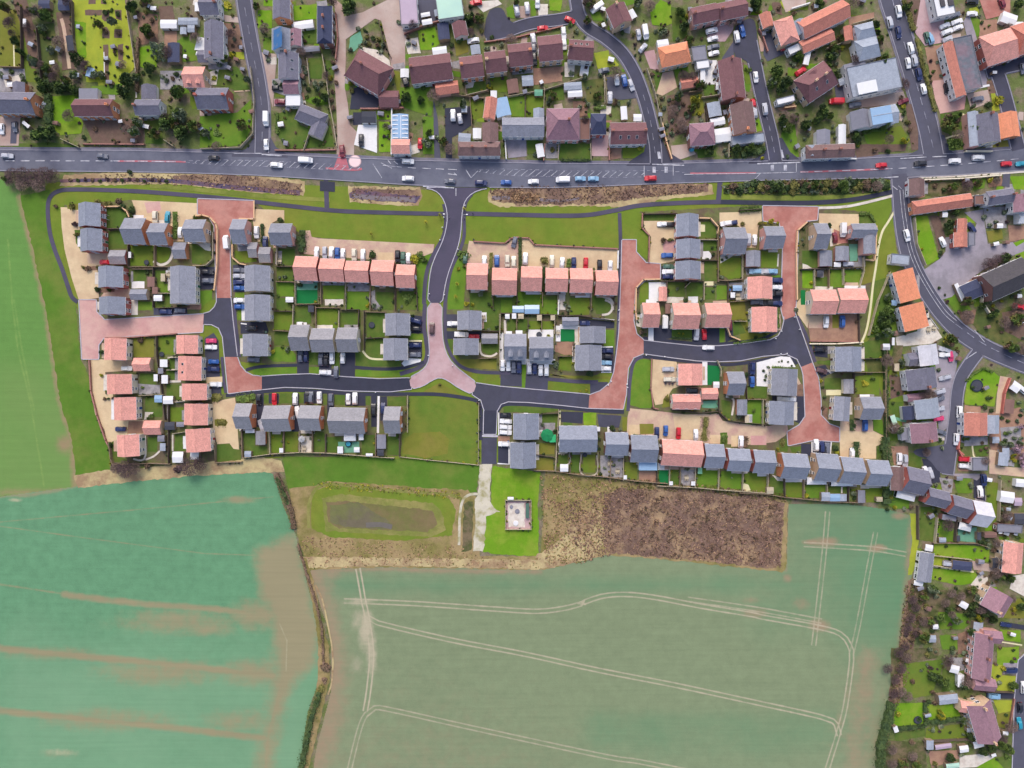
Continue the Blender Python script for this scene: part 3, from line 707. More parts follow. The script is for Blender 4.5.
strip('road_marking','red surfacing',[(690,173.6),(720,173.6),(756,173.2)],1.8,PL-1);paint([(684,174.6),(720,174),(757,173.6)],0.6)
paint([(752,182),(760,173.6)],0.6);paint([(752,173.6),(796,172.6)],0.6)
strip('road_marking','red surfacing',[(800,172.2),(850,170.6),(888,168.8)],1.7,PL-1)
q=800
while q<1024:paint([(q,mid(q)),(q+8,mid(q+8))],0.8);q+=14
paint([(644,166),(644,177)],0.6);paint([(673,166),(673,176)],0.6);paint([(652,164.5),(684,165.5)],1.2)
paint([(796,162.5),(796,172)],0.6);paint([(757,164),(800,162.5)],1.2);paint([(234,153.6),(262,153.6)],0.8);paint([(262,154.6),(282,156)],1.2)
for a,b in ((654,170),(666,170),(772,168),(785,168)):
 sheet('road_marking','road paint',[(a-1.6,b-3),(a+1.6,b-3),(a+1.6,b+3),(a-1.6,b+3)],PL)
for P in ([(900,158.8),(926,157.2)],[(932,157.0),(946,156.5)],[(898,177),(884,177.8)]):paint(P,0.9)
def dashes(P,n,frac=0.5,w=0.45):
 P=catmull(P,2);L=[0]
 for a,b in zip(P[:-1],P[1:]):L.append(L[-1]+math.dist(a,b))
 at=lambda s:next(((P[i][0]+(P[i+1][0]-P[i][0])*(s-L[i])/(L[i+1]-L[i]+1e-9),P[i][1]+(P[i+1][1]-P[i][1])*(s-L[i])/(L[i+1]-L[i]+1e-9)) for i in range(len(L)-1) if L[i+1]>=s),P[-1])
 for k in range(n):
  s=L[-1]*k/n;paint([at(s),at(s+L[-1]/n*frac)],w,'worn paint')
dashes([(242,-10),(251,42),(259,84),(262.5,115),(262,150)],9)
dashes([(643,95),(650,120),(656,160)],5,0.5)
dashes([(766,115),(772,140),(775,158)],4);dashes([(892,0),(901,34),(916,84),(928,128),(934,154)],11,0.55,0.7)
for o in (-1.6,1.6):
 strip('road_marking','road paint',offset(catmull([(901,190),(903.5,215),(909,246),(917,268),(929,290),(944,312),(955,322)]),o),0.5,PL,smooth=False)
dashes([(955,324),(980,342),(1005,355),(1030,366)],6,0.6,0.7)
paint([(892,186),(897,190)],0.9);paint([(898,186),(901,189)],0.7);paint([(964,360),(976,352)],0.8);paint([(930,318),(938,329)],0.6);paint([(974,330),(984,342)],0.6)
sheet('road_marking','road paint',[(264,143),(267,143),(267,150),(264,150)],PL);sheet('road_marking','road paint',[(657,152),(660,152),(661,159),(658,159)],PL);sheet('road_marking','road paint',[(780,150),(782,150),(784,158),(781,158)],PL)
mb=MB();mb.lathe((*W((355,161.5)),0),[(6.4*S,0.0),(6.4*S,0.2),(0.2,0.25)],'mauve paving',28);mb.lathe((*W((355,161.5)),0),[(5.6*S,0.2),(5.6*S,0.28),(0.1,0.34)],'pale roundel',28)
tag(mb.build('paved_roundel'),'round pale pink paved disc at the edge of the main road beside the red forecourt','paved disc')
# ------------------------------------------------------------------ buildings
def roofname(m,soft=False):
 t=(m+' felt',m+' sheet',m+' timber');return next((q for q in ((m,)+t+(m+' tile',) if soft else (m,m+' tile')+t) if q in MATS),m)
def wallname(m):return next((q for q in (m,m+' render',m+' brick',m+' felt',m+' timber') if q in MATS),m)
def roof_solid(mb,L,D,e,rise,over,mat,hip=0.0,th=0.16):
 t=rise/(D/2);lo=e-over*t
 X=L/2+over*0.6;Y=D/2+over;hx=X-hip*Y*0.9
 v=[(-X,-Y,lo),(X,-Y,lo),(X,Y,lo),(-X,Y,lo),(-hx,0,e+rise),(hx,0,e+rise)]
 u=[(a,b,c+th) for a,b,c in v]
 f=[(6,7,11,10),(8,9,10,11),(7,8,11),(9,6,10),(1,0,4,5),(3,2,5,4),(2,1,5),(0,3,4),(0,1,7,6),(1,2,8,7),(2,3,9,8),(3,0,6,9)]
 if hip==0:
  f=[(6,7,11,10),(8,9,10,11),(1,0,4,5),(3,2,5,4),(0,1,7,6),(2,3,9,8),(1,5,11,7),(5,2,8,11),(3,4,10,9),(4,0,6,10)]
 mb.solid(v+u,f,mat)
 return X,Y,hx,lo+th,e+rise+th
def walls_solid(mb,L,D,e,rise,mat,hip=0.0,gmat=None):
 x,y=L/2,D/2;gm=gmat or mat
 v=[(-x,-y,0),(x,-y,0),(x,y,0),(-x,y,0),(-x,-y,e),(x,-y,e),(x,y,e),(-x,y,e),(-x,0,e+rise),(x,0,e+rise)]
 mb.solid(v,[(0,1,5,4),(2,3,7,6),(3,2,1,0)],mat)
 if hip:mb.solid(v[:8],[(1,2,6,5),(3,0,4,7)],mat)
 else:mb.solid(v,[(1,2,6,9,5),(3,0,4,8,7)],gm)
WIN={}
def window_mesh(w,h,kind='window'):
 k=(round(w,1),round(h,1),kind)
 if k not in WIN:
  mb=MB();t=0.09
  mb.box(-w/2,-0.05,-h/2,w/2,0.0,h/2,'window glass')
  for a,b,c,d in ((-w/2-t,-h/2-t,w/2+t,-h/2),(-w/2-t,h/2,w/2+t,h/2+t),(-w/2-t,-h/2,-w/2,h/2),(w/2,-h/2,w/2+t,h/2),(-0.04,-h/2,0.04,h/2)):
   mb.box(a,-0.10,b,c,0.0,d,'white upvc')
  mb.box(-w/2-t-.05,-0.22,-h/2-t-0.06,w/2+t+.05,0.0,-h/2-t,'white upvc')
  WIN[k]=mb.mesh(kind)
 return WIN[k]
DOOR={}
def door_mesh(c):
 if c not in DOOR:
  mb=MB();mb.box(-.46,-.06,0,.46,0,2.05,'door '+c);mb.box(-.56,-.09,0,-.46,0,2.15,'white upvc');mb.box(.46,-.09,0,.56,0,2.15,'white upvc');mb.box(-.46,-.09,2.05,.46,0,2.15,'white upvc')
  mb.box(-.2,-.07,1.2,.2,-.06,1.75,'window glass')
  DOOR[c]=mb.mesh('door')
 return DOOR[c]
CHIM={}
def chimney_mesh(wall):
 if wall not in CHIM:
  mb=MB();mb.box(-.45,-.32,-1.2,.45,.32,1.1,wall);mb.box(-.52,-.39,1.1,.52,.39,1.25,wall)
  for x in (-.22,.22):mb.lathe((x,0,1.25),[(.13,0),(.1,.35),(.12,.4)],'clay pot',8)
  CHIM[wall]=mb.mesh('chimney')
 return CHIM[wall]
def rel(parent,x,y):
 a=-parent.rotation_euler.z;dx,dy=x-parent.location.x,y-parent.location.y
 return dx*math.cos(a)-dy*math.sin(a),dx*math.sin(a)+dy*math.cos(a)
def pitched(parent,L,D,e,pitch,rm,wm,hip=0,gm=None,over=0.32,names=('wall','roof'),loc=(0,0,0),rz=0,ridge=True,base=0.0):
 rise=D/2*math.tan(math.radians(pitch))
 a=MB();walls_solid(a,L,D,e,rise,wm,hip,gm);w=a.build(names[0],parent,loc,rz)
 b=MB();X,Y,hx,zl,zr=roof_solid(b,L,D,e,rise,over,rm,hip)
 if hip:
  for sx in (-1,1):
   for sy in (-1,1):b.tube((sx*hx,0,zr),(sx*X,sy*Y,zl),.10,.10,rm,4)
 rf=b.build(names[1],w if names[1]=='extension_roof' else parent,loc if names[1] !='extension_roof' else None,rz if names[1] !='extension_roof' else 0)
 if ridge and hx>0.3:
  c=MB();c.solid([(-hx,-.2,zr-.1),(hx,-.2,zr-.1),(hx,0,zr+.07),(-hx,0,zr+.07),(-hx,.2,zr-.1),(hx,.2,zr-.1)],[(0,1,2,3),(3,2,5,4),(1,5,2),(0,3,4)],rm)
  if names[1]=='roof':c.build('ridge',rf)
  else:c.build('ridge',parent,loc,rz)
 return w,rf,rise,X,Y,zl,zr
RIM={}
ROOFWORD={'slate':'grey slate','slate blue':'blue-grey slate','slate grey':'pale grey','old slate':'weathered grey','pale slate':'pale grey','white roof':'white-roofed','pink tile':'pink-tiled','terracotta':'terracotta-tiled','orange tile':'orange-tiled','maroon tile':'maroon-tiled','mauve tile':'mauve-tiled','brown tile':'brown-tiled','dark tile':'dark-tiled','navy slate':'navy slate'}
def plan(x0,y0,x1,y1,axis,rot,h):
 a=T((x0,y0));b=T((x1,y1))
 c=((a[0]+b[0])/2,(a[1]+b[1])/2);f=S*(1-h/HC)
 w,d=abs(b[0]-a[0])*f,abs(b[1]-a[1])*f
 cx,cy=W(c,h)
 rz=-math.radians(rot)
 if axis=='y':w,d=d,w;rz+=math.pi/2
 return c,cx,cy,w,d,rz
HOUSES=[]
def H(x0,y0,x1,y1,axis,rm,wm,where,f='s',rot=0,e=4.7,pitch=31,hip=0,gm=None,ch=0,door=None,word=None,kind='house',cat='house',nw=True,group=None,name=None,sky=0,porch=None,gut=True,solar=None,dorm=None,short=None):
 rm,wm=roofname(rm),wallname(wm)
 c,cx,cy,L,D,rz=plan(x0,y0,x1,y1,axis,rot,e)
 over=0.32
 L2,D2=max(L-over*1.2,1.5),max(D-over*2,1.5)
 o=bpy.data.objects.new(name or kind.replace(' ','_'),None);COL.objects.link(o)
 o.location=(cx,cy,0);o.rotation_euler=(0,0,rz);o.empty_display_size=0.5
 w,rf,rise,X,Y,zl,zr=pitched(o,L2,D2,e,pitch,rm,wm,hip,gm,over)
 wd=word or ROOFWORD.get(rm,'')
 p1=(f'{wd} {kind} {where}').strip()
 tag(o,p1,cat,group)
 REFS.append((c,(short or p1),(abs(T((x1,0))[0]-T((x0,0))[0])/2,abs(T((0,y1))[1]-T((0,y0))[1])/2)))
 if gut:
  for s in (-1,1):
   g=MB();g.box(-X,s*Y-.07 if s<0 else Y-.05,zl-.2,X,s*Y+.05 if s<0 else Y+.07,zl-.06,'white upvc')
   g.build('gutter',o)
 dirs={'s':(0,-1),'n':(0,1),'e':(1,0),'w':(-1,0)}[f]
 a=-rz;lx=dirs[0]*math.cos(a)-dirs[1]*math.sin(a);ly=dirs[0]*math.sin(a)+dirs[1]*math.cos(a)
 front=('x',1 if lx>0 else-1) if abs(lx)>abs(ly) else ('y',1 if ly>0 else-1)
 rnd=random.Random(int(c[0]*13+c[1]*7))
 if nw:
  levels=[1.35] if e<4 else [1.4,3.75]
  for side in (('y',-1),('y',1),('x',-1),('x',1)):
   ln=L2 if side[0]=='y' else D2
   isf=side==front
   n=max(1,int(ln/(2.6 if side[0]=='y' or isf else 4.5)))
   if side[0]=='x' and not isf and hip==0 and ln<6:n=1
   for li,z in enumerate(levels):
    for k in range(n):
     u=(k+0.5)/n*ln-ln/2
     if side[0]=='y':px_,py_,ra=u,side[1]*D2/2,0 if side[1]<0 else math.pi
     else:px_,py_,ra=side[1]*L2/2,u,math.pi/2 if side[1]>0 else-math.pi/2
     if isf and li==0 and k==n//2:
      dm=link('door',door_mesh(door or rnd.choice(['black','white','red','blue','brown'])),o,(px_+(0),py_,0.12),ra)
      if porch:
       pm=MB();pm.box(-.9,-1.1,2.3,.9,0,2.42,porch);pm.solid([(-.9,-1.1,2.42),(.9,-1.1,2.42),(.9,0,2.8),(-.9,0,2.8),(-.9,0,2.42),(.9,0,2.42)],[(0,1,2,3),(0,3,4),(1,5,2),(2,5,4,3)],porch)
       for sx in (-.8,.8):pm.box(sx-.05,-1.05,0,sx+.05,-.95,2.3,'white upvc')
       pm.build('porch',o,(px_,py_,0),ra)
      continue
     ww=1.3 if rnd.random()<.7 else 0.8
     link('window',window_mesh(ww,1.1),o,(px_,py_,z),ra)
 if ch:
  for k in range(ch):
   sx=(-1 if k==0 else 1)*(0.5*L2-0.6) if ch<3 else (k/(ch-1)-.5)*(L2-1.2)
   if ch==1 and rnd.random()<.5:sx=-sx
   if hip:sx*=0.35
   link('chimney',chimney_mesh('brown brick' if 'brick' not in wm else wm),rf,(sx,0.05,zr))
 sl=math.atan2(rise,D2/2)
 if sky:
  for k in range(abs(sky)):
   s=1 if sky>0 else-1
   m=MB();m.box(-.4,-.6,0,.4,.6,.1,'window glass');m.box(-.46,-.66,-.02,.46,.66,.06,'white upvc')
   so=m.build('skylight',rf,((k+.5)/abs(sky)*L2*.7-L2*.35,s*D2*.25,(zl+zr)/2+.05));so.rotation_euler=(-s*sl,0,0)
 if solar:
  s,n=solar
  for k in range(n):
   m=MB();m.box(-.48,-.8,0,.48,.8,.05,'solar glass');m.box(-.5,-.82,-.02,.5,.82,.03,'steel')
   so=m.build('solar_panel',rf,((k-(n-1)/2)*1.04,s*D2*.27,(zl+zr)/2+.02));so.rotation_euler=(-s*sl,0,0)
 if dorm:
  s,n=dorm
  for k in range(n):
   m=MB();u=(k+.5)/n*L2*.9-L2*.45;w2=.75;yb=s*D2*.02;yf=s*D2*.40;zf=zl+.5;zt=zr-.55
   d=MB()
   y0,y1=sorted((yb,yf))
   d.solid([(-w2,y0,zf),(w2,y0,zf),(w2,y1,zf),(-w2,y1,zf),(-w2,y0,zt-.5),(w2,y0,zt-.5),(w2,y1,zt-.5),(-w2,y1,zt-.5),(0,y0,zt),(0,y1,zt)],[(0,1,5,8,4),(2,3,7,9,6),(1,2,6,5),(3,0,4,7),(3,2,1,0)],'white render')
   d.solid([(-w2-.15,y0-.1,zt-.58),(w2+.15,y0-.1,zt-.58),(w2+.15,y1+.1,zt-.58),(-w2-.15,y1+.1,zt-.58),(0,y0-.1,zt+.08),(0,y1+.1,zt+.08)],[(0,4,5,3),(1,2,5,4),(0,1,4),(2,3,5)],rm)
   do=d.build('dormer',rf,(u,0,0));link('window',window_mesh(.8,.8),do,(0,yf,(zf+zt)/2-.35),0 if s<0 else math.pi)
 HOUSES.append((c,abs(T((x1,0))[0]-T((x0,0))[0])/2,abs(T((0,y1))[1]-T((0,y0))[1])/2,f));LASTH[0]=(o,c,p1,rm,wm)
 return o
LASTH=[None]
def EXT(x0,y0,x1,y1,axis,rm=None,wm=None,rot=0,e=2.5,pitch=30,parent=None,flat=False):
 rm,wm=rm and roofname(rm),wm and wallname(wm)
 o,c0,ph,prm,pwm=LASTH[0];o=parent or o
 c,cx,cy,L,D,rz=plan(x0,y0,x1,y1,axis,rot,e)
 lx,ly=rel(o,cx,cy);lr=rz-o.rotation_euler.z
 if flat:
  m=MB();m.box(-L/2+.06,-D/2+.06,0,L/2-.06,D/2-.06,e,wm or pwm);w=m.build('extension',o,(lx,ly,0),lr)
  k=MB();k.box(-L/2,-D/2,e,L/2,D/2,e+.18,rm or prm);k.build('extension_roof',w)
 else:
  pitched(o,max(L-.4,.8),max(D-.5,.8),e,pitch,rm or prm,wm or pwm,names=('extension','extension_roof'),loc=(lx,ly,0),rz=lr,over=.25,ridge=False)
def CONS(x0,y0,x1,y1,roof='white sheet',rot=0):
 roof=roofname(roof)
 o=LASTH[0][0];c,cx,cy,L,D,rz=plan(x0,y0,x1,y1,'x',rot,2.4)
 lx,ly=rel(o,cx,cy);m=MB();x,y=L/2,D/2
 m.box(-x+.05,-y+.05,0,x-.05,y-.05,.5,'white upvc');m.box(-x+.1,-y+.1,.5,x-.1,y-.1,2.1,'window glass');m.box(-x+.04,-y+.04,2.1,x-.04,y-.04,2.25,'white upvc')
 n=max(2,int(L/1.1))
 for k in range(n+1):
  u=-x+.1+(L-.2)*k/n
  for yy in (-y+.07,y-.07):m.box(u-.05,yy-.05,.5,u+.05,yy+.05,2.1,'white upvc')
 w=m.build('conservatory',o,(lx,ly,0),rz-o.rotation_euler.z)
 k_=MB();k_.solid([(-x,-y,2.25),(x,-y,2.25),(x,y,2.25),(-x,y,2.25),(-x*.55,0,2.8),(x*.55,0,2.8)],[(0,1,5,4),(2,3,4,5),(1,2,5),(3,0,4),(3,2,1,0)],roof)
 for q in range(n+1):
  u=-x+L*q/n;k_.tube((u*.99,-y,2.28),(u*.55,0,2.83),.05,.05,'white upvc',4);k_.tube((u*.99,y,2.28),(u*.55,0,2.83),.05,.05,'white upvc',4)
 k_.build('conservatory_roof',w)
GAR={}
def garage_door():
 if 'g' not in GAR:
  m=MB();m.box(-1.1,-.05,0,1.1,0,2.0,'white upvc')
  for k in range(4):m.box(-1.05,-.07,.1+k*.5,1.05,-.05,.5+k*.5,'white upvc')
  GAR['g']=m.mesh('garage_door')
 return GAR['g']
def GA(x0,y0,x1,y1,axis,rm,wm,f='s',rot=0,e=2.4,pitch=28,desc=None,hip=0,gm=None,where=None):
 rm,wm=roofname(rm),wallname(wm)
 c,cx,cy,L,D,rz=plan(x0,y0,x1,y1,axis,rot,e)
 o=bpy.data.objects.new('garage',None);COL.objects.link(o);o.location=(cx,cy,0);o.rotation_euler=(0,0,rz)
 L2,D2=max(L-.4,1.2),max(D-.5,1.2)
 pitched(o,L2,D2,e,pitch,rm,wm,hip,gm,.25)
 dirs={'s':(0,-1),'n':(0,1),'e':(1,0),'w':(-1,0)}[f];a=-rz
 lx=dirs[0]*math.cos(a)-dirs[1]*math.sin(a);ly=dirs[0]*math.sin(a)+dirs[1]*math.cos(a)
 if abs(lx)>abs(ly):link('garage_door',garage_door(),o,(math.copysign(L2/2,lx),0,.02),math.pi/2 if lx>0 else-math.pi/2)
 else:link('garage_door',garage_door(),o,(0,math.copysign(D2/2,ly),.02),0 if ly<0 else math.pi)
 return later(o,c,desc or f'small {ROOFWORD.get(rm, rm)} garage','garage','garages beside the houses',where)
SHEDC={'grey felt':'grey-roofed','dark felt':'dark-roofed','brown felt':'brown-roofed','white sheet':'white-roofed','navy slate':'navy-roofed','pale timber':'pale wooden','green canvas':'green-roofed','blue glazing':'blue-roofed','teal decking':'teal-roofed','pink tile':'pink-tiled','terracotta':'terracotta-roofed','lead':'lead-roofed','gravel roof':'gravel-roofed','pale slate':'pale-roofed','mint sheet':'mint-roofed','mauve sheet':'mauve-roofed','solar glass':'dark blue'}
def SD(x0,y0,x1,y1,rm='grey felt',wm='timber',rot=0,e=1.9,pitch=12,where=None,desc=None):
 rm,wm=roofname(rm,True),wallname(wm)
 w_,h_=x1-x0,y1-y0
 c,cx,cy,L,D,rz=plan(x0,y0,x1,y1,'x' if w_>=h_ else 'y',rot,e)
 o=bpy.data.objects.new('garden_shed',None);COL.objects.link(o);o.location=(cx,cy,0);o.rotation_euler=(0,0,rz)
 L2,D2=max(L-.2,.8),max(D-.2,.8)
 rise=D2/2*math.tan(math.radians(pitch))
 a=MB();walls_solid(a,L2,D2,e,rise,wm);a.build('wall',o)
 b=MB();roof_solid(b,L2,D2,e,rise,.12,rm,0,.07);b.build('roof',o)
 d=MB();d.box(-.4,-.04,.05,.4,0,1.75,'dark timber');d.build('door',o,(0,-D2/2,0))
 return later(o,c,desc or f'{SHEDC.get(rm, "grey-roofed")} shed','shed','sheds in the gardens',where)
def FLAT(x0,y0,x1,y1,rm,wm,label,cat='building',rot=0,e=3.0,name='flat_roofed_building',para=None,ref=True):
 rm,wm=roofname(rm,True),wallname(wm)
 c,cx,cy,L,D,rz=plan(x0,y0,x1,y1,'x',rot,e)
 o=bpy.data.objects.new(name,None);COL.objects.link(o);o.location=(cx,cy,0);o.rotation_euler=(0,0,rz)
 x,y=L/2-.1,D/2-.1
 a=MB();a.box(-x,-y,0,x,y,e,wm);a.build('wall',o)
 b=MB();b.box(-x-.1,-y-.1,e,x+.1,y+.1,e+.15,rm)
 pm=para or 'lead';rf=b.build('roof',o)
 k=MB()
 for q in ((-x-.12,-y-.12,x+.12,-y+.08),(-x-.12,y-.08,x+.12,y+.12),(-x-.12,-y+.08,-x+.08,y-.08),(x-.08,-y+.08,x+.12,y-.08)):k.box(q[0],q[1],e+.15,q[2],q[3],e+.36,pm)
 k.build('parapet',rf)
 n=max(1,int(L/3))
 for q in range(n):link('window',window_mesh(1.2,1.0),o,((q+.5)/n*2*x-x,-y,e*.55))
 m=max(1,int(D/3))
 for q in range(m):
  for s in (-1,1):link('window',window_mesh(1.2,1.0),o,(s*x,(q+.5)/m*2*y-y,e*.55),math.pi/2*s)
 link('door',door_mesh('black'),o,(x*.6,y,.05),math.pi)
 tag(o,label,cat)
 if ref:REFS.append((c,label,(5,5)))
 LASTH[0]=(o,c,label,rm,wm)
 return o
# ------------------------------------------------------------------ cars
def car_meshes(kind):
 L,Wd,Hh=dict(hatch=(4.1,1.78,1.46),estate=(4.6,1.82,1.45),suv=(4.6,1.9,1.68),van=(5.3,2.0,2.1))[kind]
 st = {  # x along the length: (x/L from nose, half width, belt height, waist?)
  'hatch':[(0,.62,.62),(.03,.80,.70),(.12,.88,.78),(.28,.89,.92),(.5,.89,.95),(.75,.89,.97),(.93,.86,.95),(.99,.76,.86),(1,.70,.62)],
  'estate':[(0,.64,.60),(.03,.82,.70),(.12,.90,.78),(.30,.91,.90),(.5,.91,.93),(.75,.91,.95),(.95,.87,.94),(.99,.80,.86),(1,.72,.60)],
  'suv':[(0,.68,.70),(.02,.86,.84),(.10,.94,.94),(.27,.95,1.05),(.5,.95,1.08),(.8,.95,1.10),(.96,.92,1.08),(.99,.86,1.0),(1,.80,.70)],
  'van':[(0,.74,.80),(.02,.90,.95),(.08,.98,1.05),(.18,1.0,1.2),(.5,1.0,1.25),(.9,1.0,1.25),(.98,.98,1.25),(.995,.96,1.2),(1,.94,.9)]}[kind]
 cab={'hatch':(.27,.40,.80,.955),'estate':(.28,.40,.84,.965),'suv':(.24,.37,.85,.975),'van':(.10,.24,.985,.995)}[kind]
 def build(pn):
  b=MB();V=[];n=len(st);ring=8
  zb=0.22
  for x,hw,z in st:
   X=L/2-x*L
   V+=[(X,-hw*.94,zb),(X,-hw,zb+.22),(X,-hw,z-.14),(X,-hw*.86,z),(X,hw*.86,z),(X,hw,z-.14),(X,hw,zb+.22),(X,hw*.94,zb)]
  F=[]
  for k in range(n-1):
   for i in range(ring):F.append((k*ring+i,(k+1)*ring+i,(k+1)*ring+(i+1) % ring,k*ring+(i+1) % ring))
  F+=[tuple(range(ring)),tuple((n-1)*ring+i for i in range(ring-1,-1,-1))]
  b.solid(V,F,'paint '+pn)
  hw=st[4][1];zt=Hh;zw=lambda xx:np.interp(xx,[s_[0] for s_ in st],[s_[2] for s_ in st])
  x0,x1,x2,x3=cab
  P=lambda xx:L/2-xx*L
  bw=hw*.86;tw=hw*.70 if kind !='van' else hw*.9
  lo=[(P(x0),zw(x0)-.01),(P(x1),zw(x1)-.01),(P(x2),zw(x2)-.01),(P(x3),zw(x3)-.01)]
  rail=.94
  v=[(P(x0),-bw,lo[0][1]),(P(x0),bw,lo[0][1]),(P(x3),-bw,lo[3][1]),(P(x3),bw,lo[3][1]),(P(x1),-tw,zt-.05),(P(x1),tw,zt-.05),(P(x2),-tw,zt-.06),(P(x2),tw,zt-.06)]
  sm='car glass' if kind !='van' else 'paint '+pn
  b.solid(v, [(0,2,6,4),(3,1,5,7)], sm)          # side windows
  b.solid(v,[(1,0,4,5),(2,3,7,6)],'paint '+pn)
  xr=[P(x1+.0),P((x1*2+x2)/3),P((x1+2*x2)/3),P(x2)]
  rv=[]
  for i,X in enumerate(xr):
   dz=(0,.05,.05,0)[i]
   rv+=[(X,-tw-.02,zt-.07+dz*.4),(X,-tw*.55,zt-.03+dz),(X,tw*.55,zt-.03+dz),(X,tw+.02,zt-.07+dz*.4)]
  b.solid(rv,[(a*4+j,(a+1)*4+j,(a+1)*4+j+1,a*4+j+1) for a in range(3) for j in range(3)],'paint '+pn)
  if kind !='van':   # pillars
   for xx in (x1+.19,x2-.02):
    for s in (-1,1):
     X=P(xx);b.solid([(X-.05,s*bw*1.005,zw(xx)-.02),(X+.05,s*bw*1.005,zw(xx)-.02),(X+.04,s*tw*1.03,zt-.05),(X-.04,s*tw*1.03,zt-.05)],[(0,1,2,3),(3,2,1,0)],'paint '+pn)
  for sx in (L*.31,-L*.30):
   for s in (-1,1):
    b2=s*(st[4][1]-.10)
    b.tube((sx,b2-.11,.32),(sx,b2+.11,.32),.32,.32,'tyre',12);b.tube((sx,b2+s*.10,.32),(sx,b2+s*.118,.32),.2,.2,'steel',8)
  for s in (-1,1):
   b.box(L/2-.34,s*st[1][1]*.72-.16,st[1][2]-.16,L/2-.05,s*st[1][1]*.72+.16,st[1][2]-.02,'white upvc');b.box(-L/2+.0,s*st[-2][1]*.8-.12,st[-2][2]-.25,-L/2+.06,s*st[-2][1]*.8+.12,st[-2][2]-.06,'paint red')
   b.box(P(x0)-.28,s*(hw+.09)-.09,zw(x0)-.05,P(x0)-.14,s*(hw+.09)+.09,zw(x0)+.12,'paint '+pn)
  body=b.mesh('body')
  def pane(i,j,k,l,inset=.03):
   Q=[Vector(v[t]) for t in (i,j,k,l)];c=sum(Q,Vector())/4;nn=(Q[1]-Q[0]).cross(Q[2]-Q[0]).normalized()
   return [tuple(c+(q-c)*(1-inset)+nn*.02) for q in Q]
  g=MB();g.face(pane(1,0,4,5),'car glass');ws=g.mesh('windscreen')
  g=MB();g.face(pane(2,3,7,6),'car glass');rw=g.mesh('rear_window')
  return body,ws,rw
 return build
CARB={k:car_meshes(k) for k in ('hatch','estate','suv','van')};CARM={}
CARN={'hatch':'parked_car','estate':'parked_car','suv':'parked_car','van':'parked_van'}
def C(x,y,ang,col,kind=None,where=None,moving=False,flip=None):
 if kind not in CARB and kind:kind,where,moving=None,kind,where
 p=T((x,y));rnd=random.Random(int(p[0]*31+p[1]*17))
 k=kind or rnd.choice(['hatch','hatch','estate','suv'])
 if (k,col) not in CARM:CARM[(k,col)]=CARB[k](col)
 o=bpy.data.objects.new('van' if k=='van' else 'car',CARM[(k,col)][0]);COL.objects.link(o)
 fl=rnd.random()<.5 if flip is None else flip
 o.location=(*W(p,.5),0.20);o.rotation_euler=(0,0,-math.radians(ang)+(math.pi if fl else 0))
 link('windscreen',CARM[(k,col)][1],o);link('rear_window',CARM[(k,col)][2],o)
 cw={'skyblue':'pale blue','magenta':'bright pink','navy':'dark blue','grey':'dark grey','suv':''}.get(col,col)
 body={'hatch':'hatchback','estate':'saloon car','suv':'tall car','van':'van'}[k]
 return later(o,p,f'{cw} {body}' if where else f'{cw} {body} parked','van' if k=='van' else 'car','cars on the main road' if moving else 'cars parked by the houses',where)
# ------------------------------------------------------------------ fences, walls, hedges
def fence_mesh(P,h,th,mat,cap=None,posts=True):
 mb=MB();n=len(P)
 for i in range(n-1):
  a=Vector(P[i]);b=Vector(P[i+1]);d=b-a;l=d.length
  if l<.05:continue
  u=d/l;c=(a+b)/2
  mb.obox((c.x,c.y),(u.x,u.y),l/2+th*.4,th/2,0,h,mat)
  if cap:mb.obox((c.x,c.y),(u.x,u.y),l/2+th*.4,th/2+.05,h,h+.08,cap)
  if posts:
   m=max(1,round(l/2.4))
   for k in range(m+1):
    q=a+d*(k/m);mb.obox((q.x,q.y),(u.x,u.y),.07,th/2+.05,0,h+.07,mat)
 return mb
NF={'timber':'brown timber fence','pale timber':'pale timber fence','dark timber':'dark timber fence','tan brick':'tan brick garden wall','red brick':'red brick garden wall','white render':'white garden wall','brown brick':'brown brick wall','grey':'grey wall','cream render':'cream garden wall','orange brick':'orange brick wall'}
FENCES=[]
def F(pts,mat='timber',where=None,h=None,th=None,desc=None):
 FENCES.append([T(p) for p in pts])
 mat=next(q for q in (mat,mat+' timber',mat+' render',mat+' brick') if q in MATS)
 P=[T(p) for p in pts];wall='brick' in mat or 'render' in mat
 hh=h or (1.5 if wall else 1.8);t=th or (0.34 if wall else 0.14)
 Wp=[W(p,hh) for p in P]
 c0=Wp[len(Wp)//2];loc=(sum(p[0] for p in Wp)/len(Wp),sum(p[1] for p in Wp)/len(Wp))
 mb=fence_mesh([(p[0]-loc[0],p[1]-loc[1]) for p in Wp],hh,t,mat,('wall cap' if mat in ('tan brick','orange brick') else mat) if wall else None,not wall)
 o=mb.build('garden_wall' if wall else 'garden_fence',None,loc)
 k=len(P)//2
 cx=((P[k-1][0]+P[k][0])/2,(P[k-1][1]+P[k][1])/2)
 return later(o,cx,desc or NF.get(mat,'fence'),'wall' if wall else 'fence','walls around the gardens' if wall else 'fences between the gardens',where)
def leaf_cloud(rnd,n,fn,size,mat,mb=None,flat=0.0):
 mb=mb or MB()
 for _ in range(n):
  p=Vector(fn(rnd));a=Vector((rnd.gauss(0,1),rnd.gauss(0,1),rnd.gauss(0,1)+flat)).normalized()
  u=a.orthogonal().normalized();v=a.cross(u);t=rnd.uniform(0,6.28)
  u,v=u*math.cos(t)+v*math.sin(t),v*math.cos(t)-u*math.sin(t)
  s=size*rnd.uniform(.6,1.4)
  mb.face([tuple(p-u*s-v*s*.6),tuple(p+u*s-v*s*.6),tuple(p+u*s*.8+v*s*.7),tuple(p-u*s*.7+v*s*.6)],mat)
 return mb
def leafname(m):return m if m in MATS else 'leaf '+m
